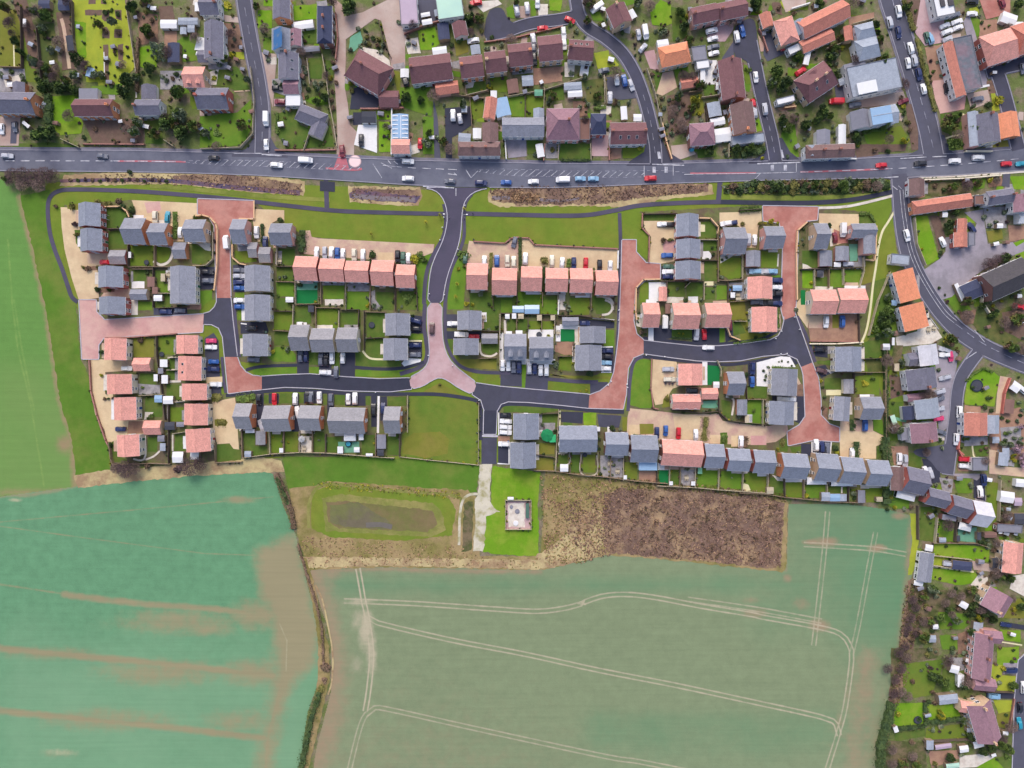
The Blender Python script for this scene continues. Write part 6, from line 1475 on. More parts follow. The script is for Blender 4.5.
# ---- east: pink court top
tile(740,300,6.4)
H(203,440,366,612,'y','slate','cream','beside the white gravel front','n',short='slate house beside the white gravel',rot=2)
patio([(105,400),(260,360),(320,365),(355,430),(240,430),(200,450),(200,555),(105,550)],'white');SH(150,455,12,'dark');SH(165,485,14,'grey');SH(180,430,12,'grey');SH(160,510,12,'dark');SH(185,520,10,'brown');SH(270,390,9,'dark');SH(310,395,9,'dark');SH(330,420,9,'dark');SH(250,395,8,'dark');HG([(205,430),(340,440)],1.0,1.0,'mid');lawn(r(108,430,150,510),'dark');path([(360,500),(380,540)],3,'tan');lawn(r(362,540,402,620),'bark mulch')
H(610,300,777,458,'y','slate blue','cream','with wide cream front, east edge','w',short='wide cream front house on east edge');drive([(475,290),(560,295),(560,370),(480,360)]);C(510,318,0,'black','suv');drive([(480,430),(545,415),(580,470),(520,500)],'asphalt dark');C(522,455,18,'brown');lawn([(490,390),(585,385),(580,420),(500,410)],'dark');patio(r(560,295,610,345),'grey');patio([(545,440),(610,455),(580,475)],'grey');WHEELIE(590,322,'black');WHEELIE(598,435,'black');SH(780,300,12,'grey');F([(450,280),(620,280),(790,270)],'cream','below the pink terrace forecourt',h=1.0)
GA(663,505,727,600,'y','slate grey','cream','s');lawn(r(540,500,645,570),'dark');patio(r(550,575,645,610),'path cream');lawn([(735,490),(890,470),(890,610),(840,605),(735,600)]);lawn(r(785,380,925,460),'lawn');lawn([(790,300),(920,330),(930,375),(785,370)],'fresh');F([(640,465),(935,462)],'timber');F([(780,378),(930,372)],'dark');F([(735,470),(735,600)],'dark');SH(805,540,30,'yellow',h=.8);SH(850,500,18,'mid');F([(935,395),(930,720)],'timber','down the lane at the east edge');SD(765,605,830,625,'white');SH(520,520,14,'yellow');SH(540,620,14,'dark');SH(530,560,12,'dark');SH(530,690,16,'brown');drive(r(530,690,560,768),'bark mulch')
H(450,-66,614,90,'x','pink','cream','west half of the pink terrace','s',short='west half of the pink terrace',pitch=30)
H(625,-74,802,84,'x','pink','cream','east half of the pink terrace','s',short='east half of the pink terrace',pitch=30)
drive([(380,80),(420,85),(760,85),(765,265),(450,270),(440,190),(400,110)],'brown');drive([(350,30),(430,-60),(450,85),(430,180),(370,95)],'beige',4);drive(r(500,95,540,180),'tan',4);drive(r(590,95,630,180),'olive',4);C(548,140,92,'white','suv');C(652,138,92,'blue','suv');drive(r(440,100,520,180),'tan',4);F([(765,85),(770,268)],'dark');F([(450,262),(760,266)],'brown',h=.9);SH(745,140,14,'brown');BOLLARD(355,50);BOLLARD(350,110);BOLLARD(382,188);BOLLARD(265,200);BOLLARD(262,345);BOLLARD(300,342);BOLLARD(228,248);SH(355,65,18,'grey')
H(74,45,237,205,'y','pink','cream','second down beside the red lane','w',short='second pink house beside east red lane',pitch=28)
lawn([(40,100),(60,210),(120,215),(230,210),(215,240),(0,260),(0,140)],'olive');F([(-30,135),(45,135)],'pale');F([(-100,120),(-60,230),(0,255)],'tan');lawn([(-95,0),(30,0),(40,120),(-60,130),(-95,120)],'olive');lawn([(-90,140),(0,142),(40,210),(-50,230)],'dark');SH(45,80,14,'yellow');SH(45,180,14,'olive');SH(100,235,16,'dark');SH(160,225,14,'mid');drive(r(130,5,265,45),'asphalt dark');C(180,22,0,'black');C(232,22,2,'navy');HG([(240,60),(250,180)],.9,.8,'mid')
sheet('grass_ground','verge',[(862,236),(872,238),(884,225),(893,212),(896,250),(900,268),(893,275),(885,300),(876,330),(864,343),(861,345),(867,320),(871,285),(874,262),(877,246),(868,262)],2,wob=.5)
sheet('grass_ground','dull grass',[(893,272),(897,300),(896,330),(893,356),(884,372),(868,372),(862,345),(868,340),(878,325),(887,298)],2,wob=.6)
F([(965,-180),(930,-90),(890,0),(860,110),(830,225)],'pale','along the cream path, east edge')
SH(900,150,40,'mid');SH(930,190,36,'dark');SH(870,190,30,'mid');SH(960,60,40,'mid');SH(960,120,36,'dark');SH(880,230,30,'dark');TR(925,80,40,'green');TR(945,160,36,'dark');SD(915,285,955,320,'white');SH(930,350,26,'dark');SH(965,290,18,'dark')
# ---- east: top court
tile(740,190,6.4)
H(470,213,560,376,'x','slate','tan','beside the top of the east red lane','n',short='house beside the east lane top',pitch=36)
H(710,215,868,305,'x','slate','pink','L-shaped by the cream path','n',short='L-shaped house by the cream path',pitch=34)
EXT(790,290,868,410,'y',e=4.6,pitch=34)
GA(510,387,590,490,'y','slate','pink','n');GA(610,360,697,455,'y','slate','pink','n')
drive([(505,150),(760,155),(760,215),(705,225),(690,330),(590,360),(585,240),(560,215),(505,212)],'beige');drive([(600,250),(690,290),(690,340),(600,345)],'pink paving');C(655,258,90,'white','van');C(605,305,85,'maroon');SD(600,462,645,492,'white');C(692,475,0,'silver');SH(575,222,16,'dark');bed(r(575,245,592,360),'pale');bed([(385,250),(420,225),(420,370),(390,380)],'garden soil');SH(405,250,14,'dark');SH(400,320,12,'grey');SH(405,350,12,'dark')
lawn([(698,345),(752,345),(750,455),(700,455)],'teal decking');bed(r(700,310,770,345),'garden soil');SH(780,380,14,'grey');patio(r(755,400,800,490),'grey');patio(r(650,462,790,492),'grey')
lawn([(760,150),(830,150),(862,200),(860,215),(765,215)],'dark');HG([(765,152),(830,152),(862,210)],1.2,1.0,'mid')
lawn(r(398,388,498,498),'dark');patio([(400,470),(430,480),(460,500),(400,505)]);lawn(r(398,515,472,628),'bright');lawn(r(488,555,572,625),'dark');lawn(r(490,512,535,560),'grey');lawn(r(576,512,665,622),'fresh');lawn([(668,512),(775,512),(770,605),(668,600)],'fresh');patio(r(670,592,755,622),'tan');SH(455,590,14,'yellow');SD(492,517,530,555,'dark');lawn([(805,440),(860,450),(845,590),(775,610),(785,540)],'olive')
path([(395,508),(790,500)],1.2,'white');F([(395,505),(650,500),(790,495)],'dark','behind the east lane top houses');F([(480,510),(480,628)],'pale');F([(573,510),(573,625)]);F([(665,505),(667,605)],'pale');F([(795,430),(798,520),(770,620)],'pale');F([(875,230),(870,410),(862,450),(805,445)],'tan');F([(430,205),(370,258),(362,400),(368,700)],'tan','along the east side of the east red lane');patio(r(388,640,417,735),'artificial lawn')
F([(0,128),(135,120)],'dark');HG([(0,125),(135,115)],2.2,1.4,'mid')
H(150,233,277,372,'x','slate','pink','west of the east red lane top','n',short='house west of the east lane top',pitch=36)
drive([(-40,145),(135,138),(140,200),(115,240),(100,370),(40,370),(30,260),(-40,210)],'beige');C(52,318,92,'silver','suv');C(92,320,92,'white');SH(12,215,16,'olive');SH(130,215,20,'olive');SH(195,205,20,'yellow');SH(165,212,12,'yellow');SH(240,212,12,'yellow');
lawn([(135,392),(242,400),(238,498),(135,498)]);patio(r(180,370,240,398));path([(245,410),(240,490)],1.4);F([(20,380),(20,540)],'pale')
GA(38,388,130,492,'y','slate','pink','n')
patio([(35,500),(240,505),(235,545),(40,545)],'grey');C(95,522,0,'skyblue','suv');C(155,524,0,'silver');C(205,522,0,'skyblue');WHEELIE(50,520,'black')
H(48,556,207,698,'y','pink','cream','first down beside the red lane','w',short='first pink house beside east red lane',pitch=28)
drive(r(205,560,265,710));C(234,580,0,'navy');C(232,624,0,'white');C(234,665,0,'black','suv');drive(r(75,705,265,738));C(105,720,0,'grey');C(180,722,0,'black');lawn([(200,545),(262,545),(262,560),(205,560)],'fresh')
# ---- three slate houses in the north court
tile(610,190,6.4)
H(425,155,566,300,'y','slate blue','pink','top of three at the north court','w',short='top house of three at north court')
H(425,317,577,440,'y','slate blue','pink','middle of three at the north court','w',short='middle house of three at north court')
H(420,457,580,572,'y','slate blue','pink','bottom of three at the north court','w',short='bottom house of three at north court')
drive([(215,198),(422,198),(425,420),(420,455),(330,472),(252,465),(262,300),(218,240)],'beige');drive(r(340,320,422,400),'pale pink paving');lawn([(212,152),(430,150),(424,195),(220,196)],'dark');lawn([(80,150),(205,150),(205,240),(245,290),(240,450),(170,400),(165,325),(80,318)],'verge');F([(208,150),(205,240),(252,290),(250,460)],'brown',h=.9);F([(215,152),(430,148)],'dark')
C(335,220,0,'white',flip=True);C(372,222,0,'black');SH(338,320,24,'brown');SH(382,320,20,'olive');C(365,420,0,'blue','suv');SH(408,212,12,'dark');SH(405,320,10,'grey')
drive(r(328,488,416,572),'asphalt dark');C(370,525,0,'white');C(372,492,0,'green');C(370,556,0,'navy')
lawn([(572,205),(640,200),(680,240),(682,308),(560,308)],'dark');patio(r(568,222,608,268),'path cream');lawn(r(586,325,688,388),'dark');patio([(585,395),(630,392),(655,420),(640,445),(590,442)],'white');lawn(r(605,455,688,582),'dark');F([(575,178),(645,180),(695,235),(690,275)],'tan');F([(560,315),(690,318)],'pale');F([(590,448),(690,450)],'dark');F([(692,240),(695,585)],'timber');SH(620,440,12,'grey');SH(660,415,16,'dark');SH(655,370,14,'dark')
H(722,240,866,408,'x','slate','pink','behind the white car, north court','n',short='slate house behind the white car',pitch=36)
drive([(700,145),(965,138),(965,215),(925,240),(915,370),(870,370),(865,240),(800,215),(700,225)],'beige');C(742,216,-8,'white','suv');C(780,212,-8,'navy');SH(846,218,18,'olive')
lawn([(700,430),(848,435),(845,565),(760,570),(700,540)]);patio([(705,415),(800,410),(760,440),(705,470)]);SH(745,430,14,'grey');SH(715,560,18,'grey');SH(720,445,12,'dark');F([(852,400),(850,565)],'pale');F([(695,575),(760,580),(850,570)])
patio(r(248,590,362,712),'white');GA(312,618,364,712,'y','pink','cream','w');lawn(r(188,592,246,720),'lawn');lawn(r(370,592,478,685),'dark');lawn(r(490,592,602,682),'dark');lawn(r(608,622,672,700),'dark');lawn(r(682,612,757,702),'fresh');patio(r(605,585,662,612),'path cream');patio(r(500,682,562,722),'white');patio(r(360,685,470,722),'pale');patio(r(762,592,856,700),'grey')
for x,y,m in ((775,625,'grey'),(800,690,'grey'),(840,640,'grey'),(770,680,'dark'),(672,612,'grey'),(660,650,'grey'),(585,590,'grey'),(480,705,'dark'),(430,635,'grey')):SH(x,y,14,m)
SD(785,610,845,645,'blue glazing',where='west of the first pink house beside east red lane');SD(772,655,800,690,'white');TABLE(820,670);SD(805,690,840,705,'pale');WHEELIE(765,640,'blue')
F([(320,570),(215,572),(168,625),(165,780),(172,830)],'tan','beside the red lane below the north court');F([(366,580),(366,690)],'dark');F([(484,620),(515,590)],'pale');F([(604,590),(604,700)],'pale');F([(758,590),(758,715)],'dark');F([(330,582),(600,582)],'dark');SH(583,700,14,'grey');F([(770,715),(880,708)])
tile(610,270,6.4)
THREE='of three pink houses on the curved street'
H(206,210,313,368,'x','pink','cream','west '+THREE,'s',short='west pink house on curved street',pitch=36)
H(398,212,567,378,'x','pink','cream','middle '+THREE,'s',short='middle pink house on curved street',pitch=36)
H(606,212,765,368,'x','pink','cream','east '+THREE,'s',short='east pink house on curved street',pitch=36)
drive([(250,375),(395,330),(395,435),(330,445),(240,435)]);drive(r(330,290,380,440));drive(r(525,375,700,470));drive([(735,330),(782,320),(790,440),(740,465)]);lawn(r(385,378,525,440),'dark');lawn(r(697,372,732,468),'fresh');SD(355,215,385,280,'brown');C(350,332,92,'white','van');C(552,412,94,'silver');C(602,412,88,'red');C(763,350,88,'maroon');C(628,497,2,'white','driving along the curved dark street',True)
patio([(160,290),(200,270),(200,365),(170,360)],'pale');bed([(150,350),(235,370),(240,430),(205,435),(165,400)],'garden soil');patio(r(245,370,278,455),'white');SH(185,275,12,'dark');SH(180,330,12,'grey');SH(195,400,20,'brown');SH(225,410,14,'dark');SH(480,195,20,'dark');SH(585,195,10,'dark');SH(440,405,10,'yellow');SH(470,408,10,'yellow');HG([(395,432),(520,438)],.9,.8,'dark');WHEELIE(570,360,'black');WHEELIE(575,345,'green');HG([(792,470),(1000,440)],.9,.8,'mid');BOLLARD(232,545);BOLLARD(60,258);BOLLARD(55,322);BOLLARD(350,555);BOLLARD(110,730)
# ================================================================== old streets above the main road
tile(0,0,4.8)
lawn([(0,40),(100,50),(120,200),(100,320),(0,320)],'olive');lawn([(110,180),(160,200),(170,330),(190,400),(110,390),(100,300)],'worn');bed([(60,0),(130,0),(170,150),(190,330),(150,330),(120,180),(90,90)],'brown bed');lawn([(170,120),(260,110),(290,400),(200,400)],'dull grass');bed([(270,60),(340,60),(345,250),(360,330),(300,340),(290,200)],'brown bed');path([(295,90),(310,150),(335,330)],3.5,'tan');lawn([(300,180),(325,190),(355,330),(330,335)],'tan')
lawn([(340,0),(600,0),(625,180),(648,330),(600,370),(570,440),(480,440),(470,395),(415,395),(400,250),(355,240),(345,100)],'yellow');lawn([(355,100),(415,110),(415,280),(360,260)],'bright',0.6)
for q in (r(410,48,490,74),[(490,50),(525,48),(525,95),(505,105),(490,90)],[(550,48),(585,48),(585,100),(560,92)],[(492,135),(510,130),(528,150),(525,185),(493,185)],r(550,140,588,183),[(497,215),(522,215),(525,385),(505,385)],[(565,215),(592,212),(592,290),(570,288)],r(425,0,460,20),r(485,0,510,20)):bed(q,'brown bed')
path([(610,40),(630,180),(652,340),(655,470)],1.6,'pale');path([(67,215),(70,320)],1.4,'path cream');path([(500,250),(503,385)],.8,'white',5)
lawn([(240,462),(375,455),(400,600),(390,640),(290,650),(245,610)],'bright');bed([(395,570),(690,570),(690,690),(450,690)],'brown bed');lawn([(480,600),(600,590),(600,640),(500,660)],'olive');lawn([(690,580),(780,580),(780,690),(700,690)],'dark');lawn([(60,690),(260,685),(380,700),(380,712),(60,715)],'dark');drive([(0,560),(100,560),(90,700),(0,700)],'rough yard');drive([(55,585),(85,585),(80,690),(50,690)],'asphalt old');patio([(0,330),(120,330),(130,440),(0,440)],'grey');patio([(20,380),(90,360),(110,410),(30,420)],'pale');lawn([(440,415),(590,400),(580,455),(440,455)],'fresh')
lawn([(665,230),(760,210),(750,330),(670,320)],'bright');lawn([(890,170),(970,170),(970,290),(850,300),(850,200)],'fresh');bed([(660,60),(760,70),(760,200),(670,220)],'bark mulch');bed([(760,30),(830,30),(840,100),(770,100)],'brown bed');drive([(790,150),(850,150),(850,230),(790,240)],'brown');patio(r(770,340,880,430),'grey')
H(-30,442,168,545,'x','old slate','orange','at the top left by the main road','s',short='weathered house at the top left edge',ch=2,rot=1,pitch=36);EXT(60,395,120,455,'y','old slate')
H(357,475,543,558,'x','maroon','orange','facing the main road with brown front garden','s',short='maroon house with the brown front garden',ch=1,pitch=36,rot=0);EXT(380,425,470,480,'x','grey','white',flat=True)
H(648,478,772,552,'x','old slate','white','narrow, left of the dark evergreens','s',short='narrow grey house by the evergreens',ch=1);EXT(678,408,750,482,'y','old slate')
H(883,320,985,420,'x','pink','tan','bright pink with two dormers, near top left','s',short='bright pink house near the top left',ch=0,dorm=(-1,2),word='pink-tiled')
SD(770,95,850,136,'white','white');SD(855,85,950,118,'pale slate','white');SD(805,205,862,300,'navy slate',e=2.4);SD(415,325,450,370,'blue glazing',rot=15);SD(940,180,985,245,'white',rot=12,desc='white tent-like awning');SD(865,130,895,165,'pale slate');SD(900,120,935,155,'pale slate');SD(185,0,240,40,'navy slate');SD(280,0,335,50,'navy slate');SD(935,12,960,55,'white');SD(110,90,125,130,'white');SD(383,440,425,468,'white');SD(320,170,352,245,'dark',rot=-8);SD(105,590,145,605,'white',rot=40)
TR(215,75,38,'green');TR(205,140,30,'grey');TR(185,645,46,'dark',h=5);TR(240,640,40,'dark');TR(200,410,36,'dark');TR(290,425,40,'dark');TR(350,430,30,'dark');TR(365,280,32,'conifer');TR(350,360,28,'grey');TR(610,385,42,'dark');TR(600,440,40,'dark');TR(650,370,28,'grey');TR(860,555,48,'grey');TR(850,440,44,'green');TR(800,590,44,'dark');TR(870,640,44,'dark');TR(740,640,34,'olive');TR(760,240,44,'blue');TR(720,330,36,'dark');TR(700,150,40,'olive');TR(630,30,34,'dark');TR(70,200,26,'dark');TR(100,250,22,'dark');TR(490,360,24,'grey');TR(930,600,40,'olive');TR(985,640,30,'grey');TR(180,300,20,'bare dark');TR(130,130,24,'bare dark');TR(240,240,26,'grey');TR(220,330,30,'olive');TR(270,330,24,'bare');TR(590,310,24,'bare');TR(455,355,26,'grey')
for x,y,m in ((10,360,'grey'),(60,345,'dark'),(110,370,'grey'),(120,395,'dark'),(240,430,'dark'),(300,410,'grey'),(225,355,'grey'),(405,660,'dark'),(130,580,'brown'),(185,560,'dark'),(780,370,'grey'),(800,390,'grey'),(830,380,'brown'),(850,360,'dark'),(690,560,'grey'),(750,560,'grey'),(640,600,'brown'),(560,690,'brown'),(460,620,'brown'),(960,330+150,'grey'),(430,330,'dark'),(510,290,'brown'),(580,250,'brown'),(508,65,'dark'),(565,70,'dark'),(508,155,'brown'),(570,160,'brown'),(680,20,'olive'),(700,60,'olive'),(730,100,'brown')):SH(x,y,15,m)
HG([(195,400),(300,412),(385,430)],3.0,2.2,'dark');HG([(225,450),(235,640)],3.4,2.4,'dark');HG([(660,180),(655,440)],1.2,1.6,'brown');F([(290,665),(375,705)],'pale');F([(605,40),(650,340)],'pale');F([(400,690),(690,692)],'brown',h=1);F([(785,670),(830,700)],'pale');F([(0,318),(95,320)],'timber');F([(95,30),(100,320)],'dark');F([(170,120),(195,395)],'dark');F([(340,0),(350,250)],'dark');SH(130,610,16,'grey');C(75,610,88,'grey');C(12,620,90,'white')
# ---- frame right of it
tile(200,0,4.8)
H(0,-20,92,72,'x','old slate','white','at the top beside the first side street','e',short='grey house topping the side street',ch=1);patio(r(20,68,75,98),'white')
H(20,105,112,282,'y','old slate','white','long, west of the first side street','e',short='long grey house by the first side street',ch=1,sky=1);EXT(-10,240,40,300,'x','old slate')
H(-14,422,138,523,'x','old slate','red','with chequered brick end by the side street','s',short='house with chequered brick end',ch=2,pitch=36)
lawn([(40,330),(180,320),(230,400),(240,430),(180,440),(140,420),(60,410)],'dark');lawn([(0,560),(180,540),(245,480),(250,600),(225,670),(180,700),(0,710)],'fresh');bed([(30,350),(90,330),(80,410),(30,410)],'pale');drive([(110,70),(185,85),(190,110),(120,105)],'rough yard');bed([(115,110),(200,120),(215,250),(140,250)],'bark mulch');patio(r(40,300,130,335),'grey');lawn([(130,250),(210,250),(215,285),(140,285)],'yellow');path([(165,440),(240,435)],1.2,'tan');SH(130,30,26,'yellow',h=.9);SH(165,190,14,'grey');SH(150,265,16,'yellow');SH(95,315,14,'grey');SH(70,375,18,'yellow',h=.8);SH(75,640,26,'mid',h=.8);F([(100,100),(135,280)],'white');F([(90,0),(105,80)],'white');F([(0,712),(190,705),(250,640),(258,480),(240,320)],'pale')
H(350,-15,432,92,'y','old slate','orange','with orange gable, right of first side street','w',short='orange gable house right of side street')
H(345,137,432,240,'y','slate blue','white','with a bright blue sheeted slope','w',short='house with the blue sheeted slope',word='half-sheeted')
m=MB();m.box(-2.6,-3.7,0,2.6,3.7,.04,'blue tarp');hb=LASTH[0][0]
lx,ly=rel(hb,*W(T((375,186)),6.2));q=m.build('roof_sheeting',hb,(lx,ly,6.6),-hb.rotation_euler.z);q.rotation_euler=(0,-.63,-hb.rotation_euler.z)
H(430,140,486,222,'y','mauve','white','behind the blue sheeted house','e',short='small mauve house behind blue roof',e=3.6,sky=2)
H(376,255,472,382,'y','old slate','white','tall grey below the blue sheeted house','w',short='tall grey house below the blue roof',ch=1,sky=-2)
H(402,378,476,452,'x','mauve','white','small, above the side street bungalow','w',short='small mauve house above the bungalow',e=3.4)
H(462,520,606,600,'x','old slate','cream','bungalow set askew on the corner lawn','s',rot=22,e=2.8,short='skewed bungalow on the corner lawn',kind='bungalow',hip=.6);EXT(530,580,600,660,'y','old slate',rot=22,e=2.7)
H(562,28,634,208,'y','navy slate','brown','long dark, beside the pale track','e',short='long dark house beside the pale track',ch=2,hip=.5)
FLAT(410,455,485,510,'white','white','small white flat-roofed annexe above the corner bungalow','annexe',e=2.8)
drive([(275,250),(370,260),(360,380),(350,520),(320,400)],'rough yard');lawn(r(278,50,345,135),'bright');lawn(r(305,180,348,255),'fresh');lawn([(440,30),(560,20),(560,90),(450,100)],'bright');lawn(r(490,140,570,210),'dark');lawn(r(522,280,585,378),'dark');lawn([(500,480),(600,450),(615,500),(560,510)],'fresh');lawn([(365,545),(460,530),(480,600),(540,625),(630,600),(645,705),(420,715),(365,640)],'dark');lawn(r(605,290,640,375),'dark');patio(r(470,220,575,250),'grey');patio([(345,380),(400,375),(410,460),(350,440)],'grey');drive(r(355,475,415,510),'mauve');patio(r(340,275,368,310),'pale')
SD(450,100,545,138,'white','white',rot=-8);SD(370,240,470,275,'white','white',rot=-4);SD(480,225,575,248,'grey',rot=-5)
C(320,573,90,'white','van','on the first side street');C(388,492,5,'maroon');C(372,425,0,'black');C(320,695,85,'white','at the mouth of the first side street',True)
for x,y,m in ((360,400,'grey'),(390,410,'dark'),(500,330,'grey'),(520,430,'dark'),(580,400,'grey'),(550,400,'grey'),(330,290,'grey'),(640,300,'brown'),(640,250,'brown'),(625,375,'yellow'),(635,440,'brown'),(635,480,'brown'),(640,520,'brown'),(500,400,'grey'),(430,20,'mid'),(300,150,'grey'),(510,350,'grey')):SH(x,y,15,m)
TR(600,470,26,'dark');TR(560,490,24,'green');TR(270,30,20,'olive');TR(555,420,26,'grey');F([(585,260),(605,370),(620,500),(640,600),(655,700)],'pale','along the pale track');F([(360,720),(480,720),(650,718)],'brown',h=1);F([(525,630),(495,720)],'pale');F([(512,280),(525,400)],'pale');F([(440,28),(445,100)],'pale');HG([(370,540),(370,640)],1.2,1.2,'mid')
sheet('track_pavement','rough yard',[T(p) for p in [(640,-10),(690,30),(690,80),(780,60),(900,0),(1010,0),(1010,130),(985,200),(985,330),(920,330),(905,240),(870,100),(840,90),(700,190),(700,280),(695,420),(710,500),(720,600),(760,640),(740,700),(740,760),(655,760),(660,640),(655,520),(645,380),(650,280),(660,180),(650,60)]],3)
drive([(730,430),(760,415),(860,450),(858,525),(720,525)],'asphalt dark');lawn([(760,510),(860,508),(850,530),(765,532)],'bright');lawn(r(848,530,918,575),'bright');lawn(r(860,585,918,730),'bright');patio([(760,600),(850,600),(850,735),(740,695)],'white');patio([(770,225),(850,240),(910,290),(920,350),(860,300),(800,280)],'pale');lawn([(720,180),(770,150),(785,200),(740,250),(715,240)],'teal decking');patio([(925,310),(980,300),(985,330),(930,335)],'grey');lawn([(925,340),(960,345),(965,480),(945,430)],'olive');lawn([(960,450),(1010,420),(1010,500),(965,500)],'fresh');drive(r(735,540,778,600),'asphalt dark')
H(715,270,905,420,'x','maroon','pink','big, set askew beside the pale track','s',rot=30,short='big maroon house beside the pale track',ch=1,hip=.45,pitch=34);EXT(860,435,955,515,'x','maroon')
H(920,668,1008,738,'x','pink','white','with blue glazed roof, facing main road','s',short='pink house with the blue glazed roof',ch=0,pitch=28)
EXT(922,548,1000,668,'y','blue glazing','white',e=3,pitch=14)
hb=LASTH[0][0]
for k in range(6):
 m=MB();m.box(-2.9,-.16,0,2.9,.16,.06,'white upvc');m.build('glazing_bar',hb,(*rel(hb,*W(T((961,556+k*21)),3.6)),3.62))
m=MB();m.box(-.3,-4.4,0,.3,4.4,.08,'white upvc');m.build('glazing_bar',hb,(*rel(hb,*W(T((961,608)),3.7)),3.72))
SD(776,535,845,590,'dark','white');C(775,690-15,90,'black','suv');SD(962,330,1002,372,'white','white');C(985,390,75,'black','suv')
sheet('forecourt_pavement','red surfacing',[T(p) for p in [(668,735),(690,690),(702,735)]],6);C(684,728,85,'maroon','suv')
TR(715,35,46,'dark');
for x,y,m in ((770,230,'grey'),(800,180,'olive'),(830,190,'dark'),(860,190,'olive'),(880,220,'grey'),(850,220,'brown'),(815,215,'olive'),(790,205,'grey'),(870,250,'grey'),(720,400,'yellow'),(730,440,'olive'),(800,440,'brown'),(650,330,'brown'),(655,400,'brown'),(955,110,'grey'),(720,240,'grey'),(760,140,'grey'),(1000,210,'grey')):SH(x,y,15,m)
F([(855,95),(880,190),(915,270)],'dark');F([(650,60),(660,180),(650,280)],'brown');F([(920,520),(918,740)],'white');F([(770,520),(860,520),(975,515)],'brown');SH(625,-5,10,'mid')
# ---- third frame
tile(400,0,4.8)
FLAT(175,-40,300,88,'mint sheet','white','large mint green flat-roofed hall at the top edge','hall',rot=-8,e=4.2,name='hall')
FLAT(0,-30,84,118,'mauve sheet','white','long mauve flat-roofed workshop beside the pale yard','workshop',rot=-4,e=4,name='workshop')
drive([(85,0),(180,0),(200,90),(120,130),(95,110)],'asphalt old');drive([(400,60),(350,10),(470,0),(490,20),(430,45)],'pale')
H(48,265,248,392,'x','maroon','white','long, lowest left of the maroon row','s',rot=-7,short='long maroon house at the row west end',ch=1);EXT(170,392,282,452,'x','terracotta','pink',rot=-8,e=2.6)
H(288,268,400,372,'x','maroon','orange','second in the maroon row','n',rot=-7,short='second maroon house in the row',ch=1)
H(408,245,510,348,'x','maroon','tan','third in the maroon row','n',rot=-7,short='third maroon house in the row',ch=1)
H(520,208,634,318,'x','maroon','orange','fourth in the maroon row','n',rot=-6,short='fourth maroon house in the row',ch=1)
H(663,170,778,292,'x','maroon','tan','fifth in the maroon row','n',rot=-6,short='fifth maroon house in the row',ch=0)
H(808,192,928,290,'x','maroon','white','sixth in the maroon row','n',rot=4,short='sixth maroon house in the row',ch=1,sky=3)
H(255,105,322,178,'y','maroon','white','tiny, below the mint hall','s',rot=-12,short='tiny maroon house below the mint hall',e=3.2)
SD(182,110,236,190,'navy slate',rot=-6,e=2.4);SD(100,60,145,80,'white',rot=-10);SD(105,92,155,118,'white',rot=-10);SD(165,45,190,78,'pale slate',rot=-10);SD(155,225,225,258,'white','white',rot=-8);SD(340,215,385,262,'pale slate',rot=-8)
C(352,198,-8,'white','suv');C(365,15,-5,'red');C(560,50,80,'silver');C(610,40,85,'silver');C(685,138,-6,'red');C(815,98,25,'red');C(945,40,-35,'white','van');C(28,385,75,'black');C(640,190,80,'silver');C(642,240,85,'grey','suv');C(785,160,85,'white');C(788,215,85,'white');C(645,285,85,'black');C(660,15,90,'white')
lawn([(85,150),(165,130),(190,210),(150,240),(100,240)],'bright');lawn([(20,190),(85,180),(100,255),(40,260)],'pale');lawn([(260,190),(330,190),(330,250),(270,270)],'olive');lawn([(510,40),(550,20),(550,90),(520,85)],'fresh');lawn([(625,0),(660,10),(650,80),(630,75)],'fresh');lawn([(715,0),(780,0),(770,55),(720,50)],'bright');drive([(550,30),(625,30),(625,90),(560,85)],'rough yard');drive([(660,20),(710,20),(710,70),(665,75)],'pale');lawn([(910,60),(960,60),(975,100),(930,100)],'fresh');lawn([(930,255),(1000,240),(1010,320),(950,330)],'yellow');lawn([(320,390),(410,370),(415,430),(325,455)],'dark');patio([(310,390),(360,385),(350,420),(315,425)],'pale');lawn([(430,370),(510,355),(525,440),(470,445),(440,430)],'lawn');lawn([(0,420),(150,420),(165,470),(150,560),(30,520),(0,500)],'fresh');lawn([(110,560),(160,560),(165,740),(110,740)],'fresh');lawn([(335,480),(400,470),(405,560),(350,580)],'lawn');lawn([(515,470),(598,460),(598,560),(530,560)],'fresh');lawn([(605,460),(690,450),(690,520),(640,555),(605,560)],'lawn');lawn(r(610,670,665,740),'dark');lawn([(770,690),(915,690),(915,768),(760,768)],'dark');lawn([(700,430),(780,400),(790,480),(705,490)],'dark');lawn([(880,390),(985,370),(990,490),(900,490)],'dull grass');bed([(640,330),(780,320),(780,390),(640,410)],'brown');patio([(790,300),(840,300),(835,370),(790,370)],'pale');patio([(870,310),(910,310),(900,370),(860,365)],'white');patio([(535,310),(640,310),(640,350),(540,360)],'grey');patio(r(830,485,900,560),'bark mulch');drive([(215,520),(340,510),(345,600),(290,640),(250,660),(250,760),(220,760)],'asphalt dark');drive([(160,470),(180,560),(195,760),(165,760)],'asphalt old');drive([(505,675),(605,670),(608,750),(520,760)],'grey yard');drive([(920,650),(1000,650),(1000,750),(920,750)],'mauve');patio([(690,690),(770,690),(760,760),(700,760)],'grey');path([(0,760),(40,765)],1)
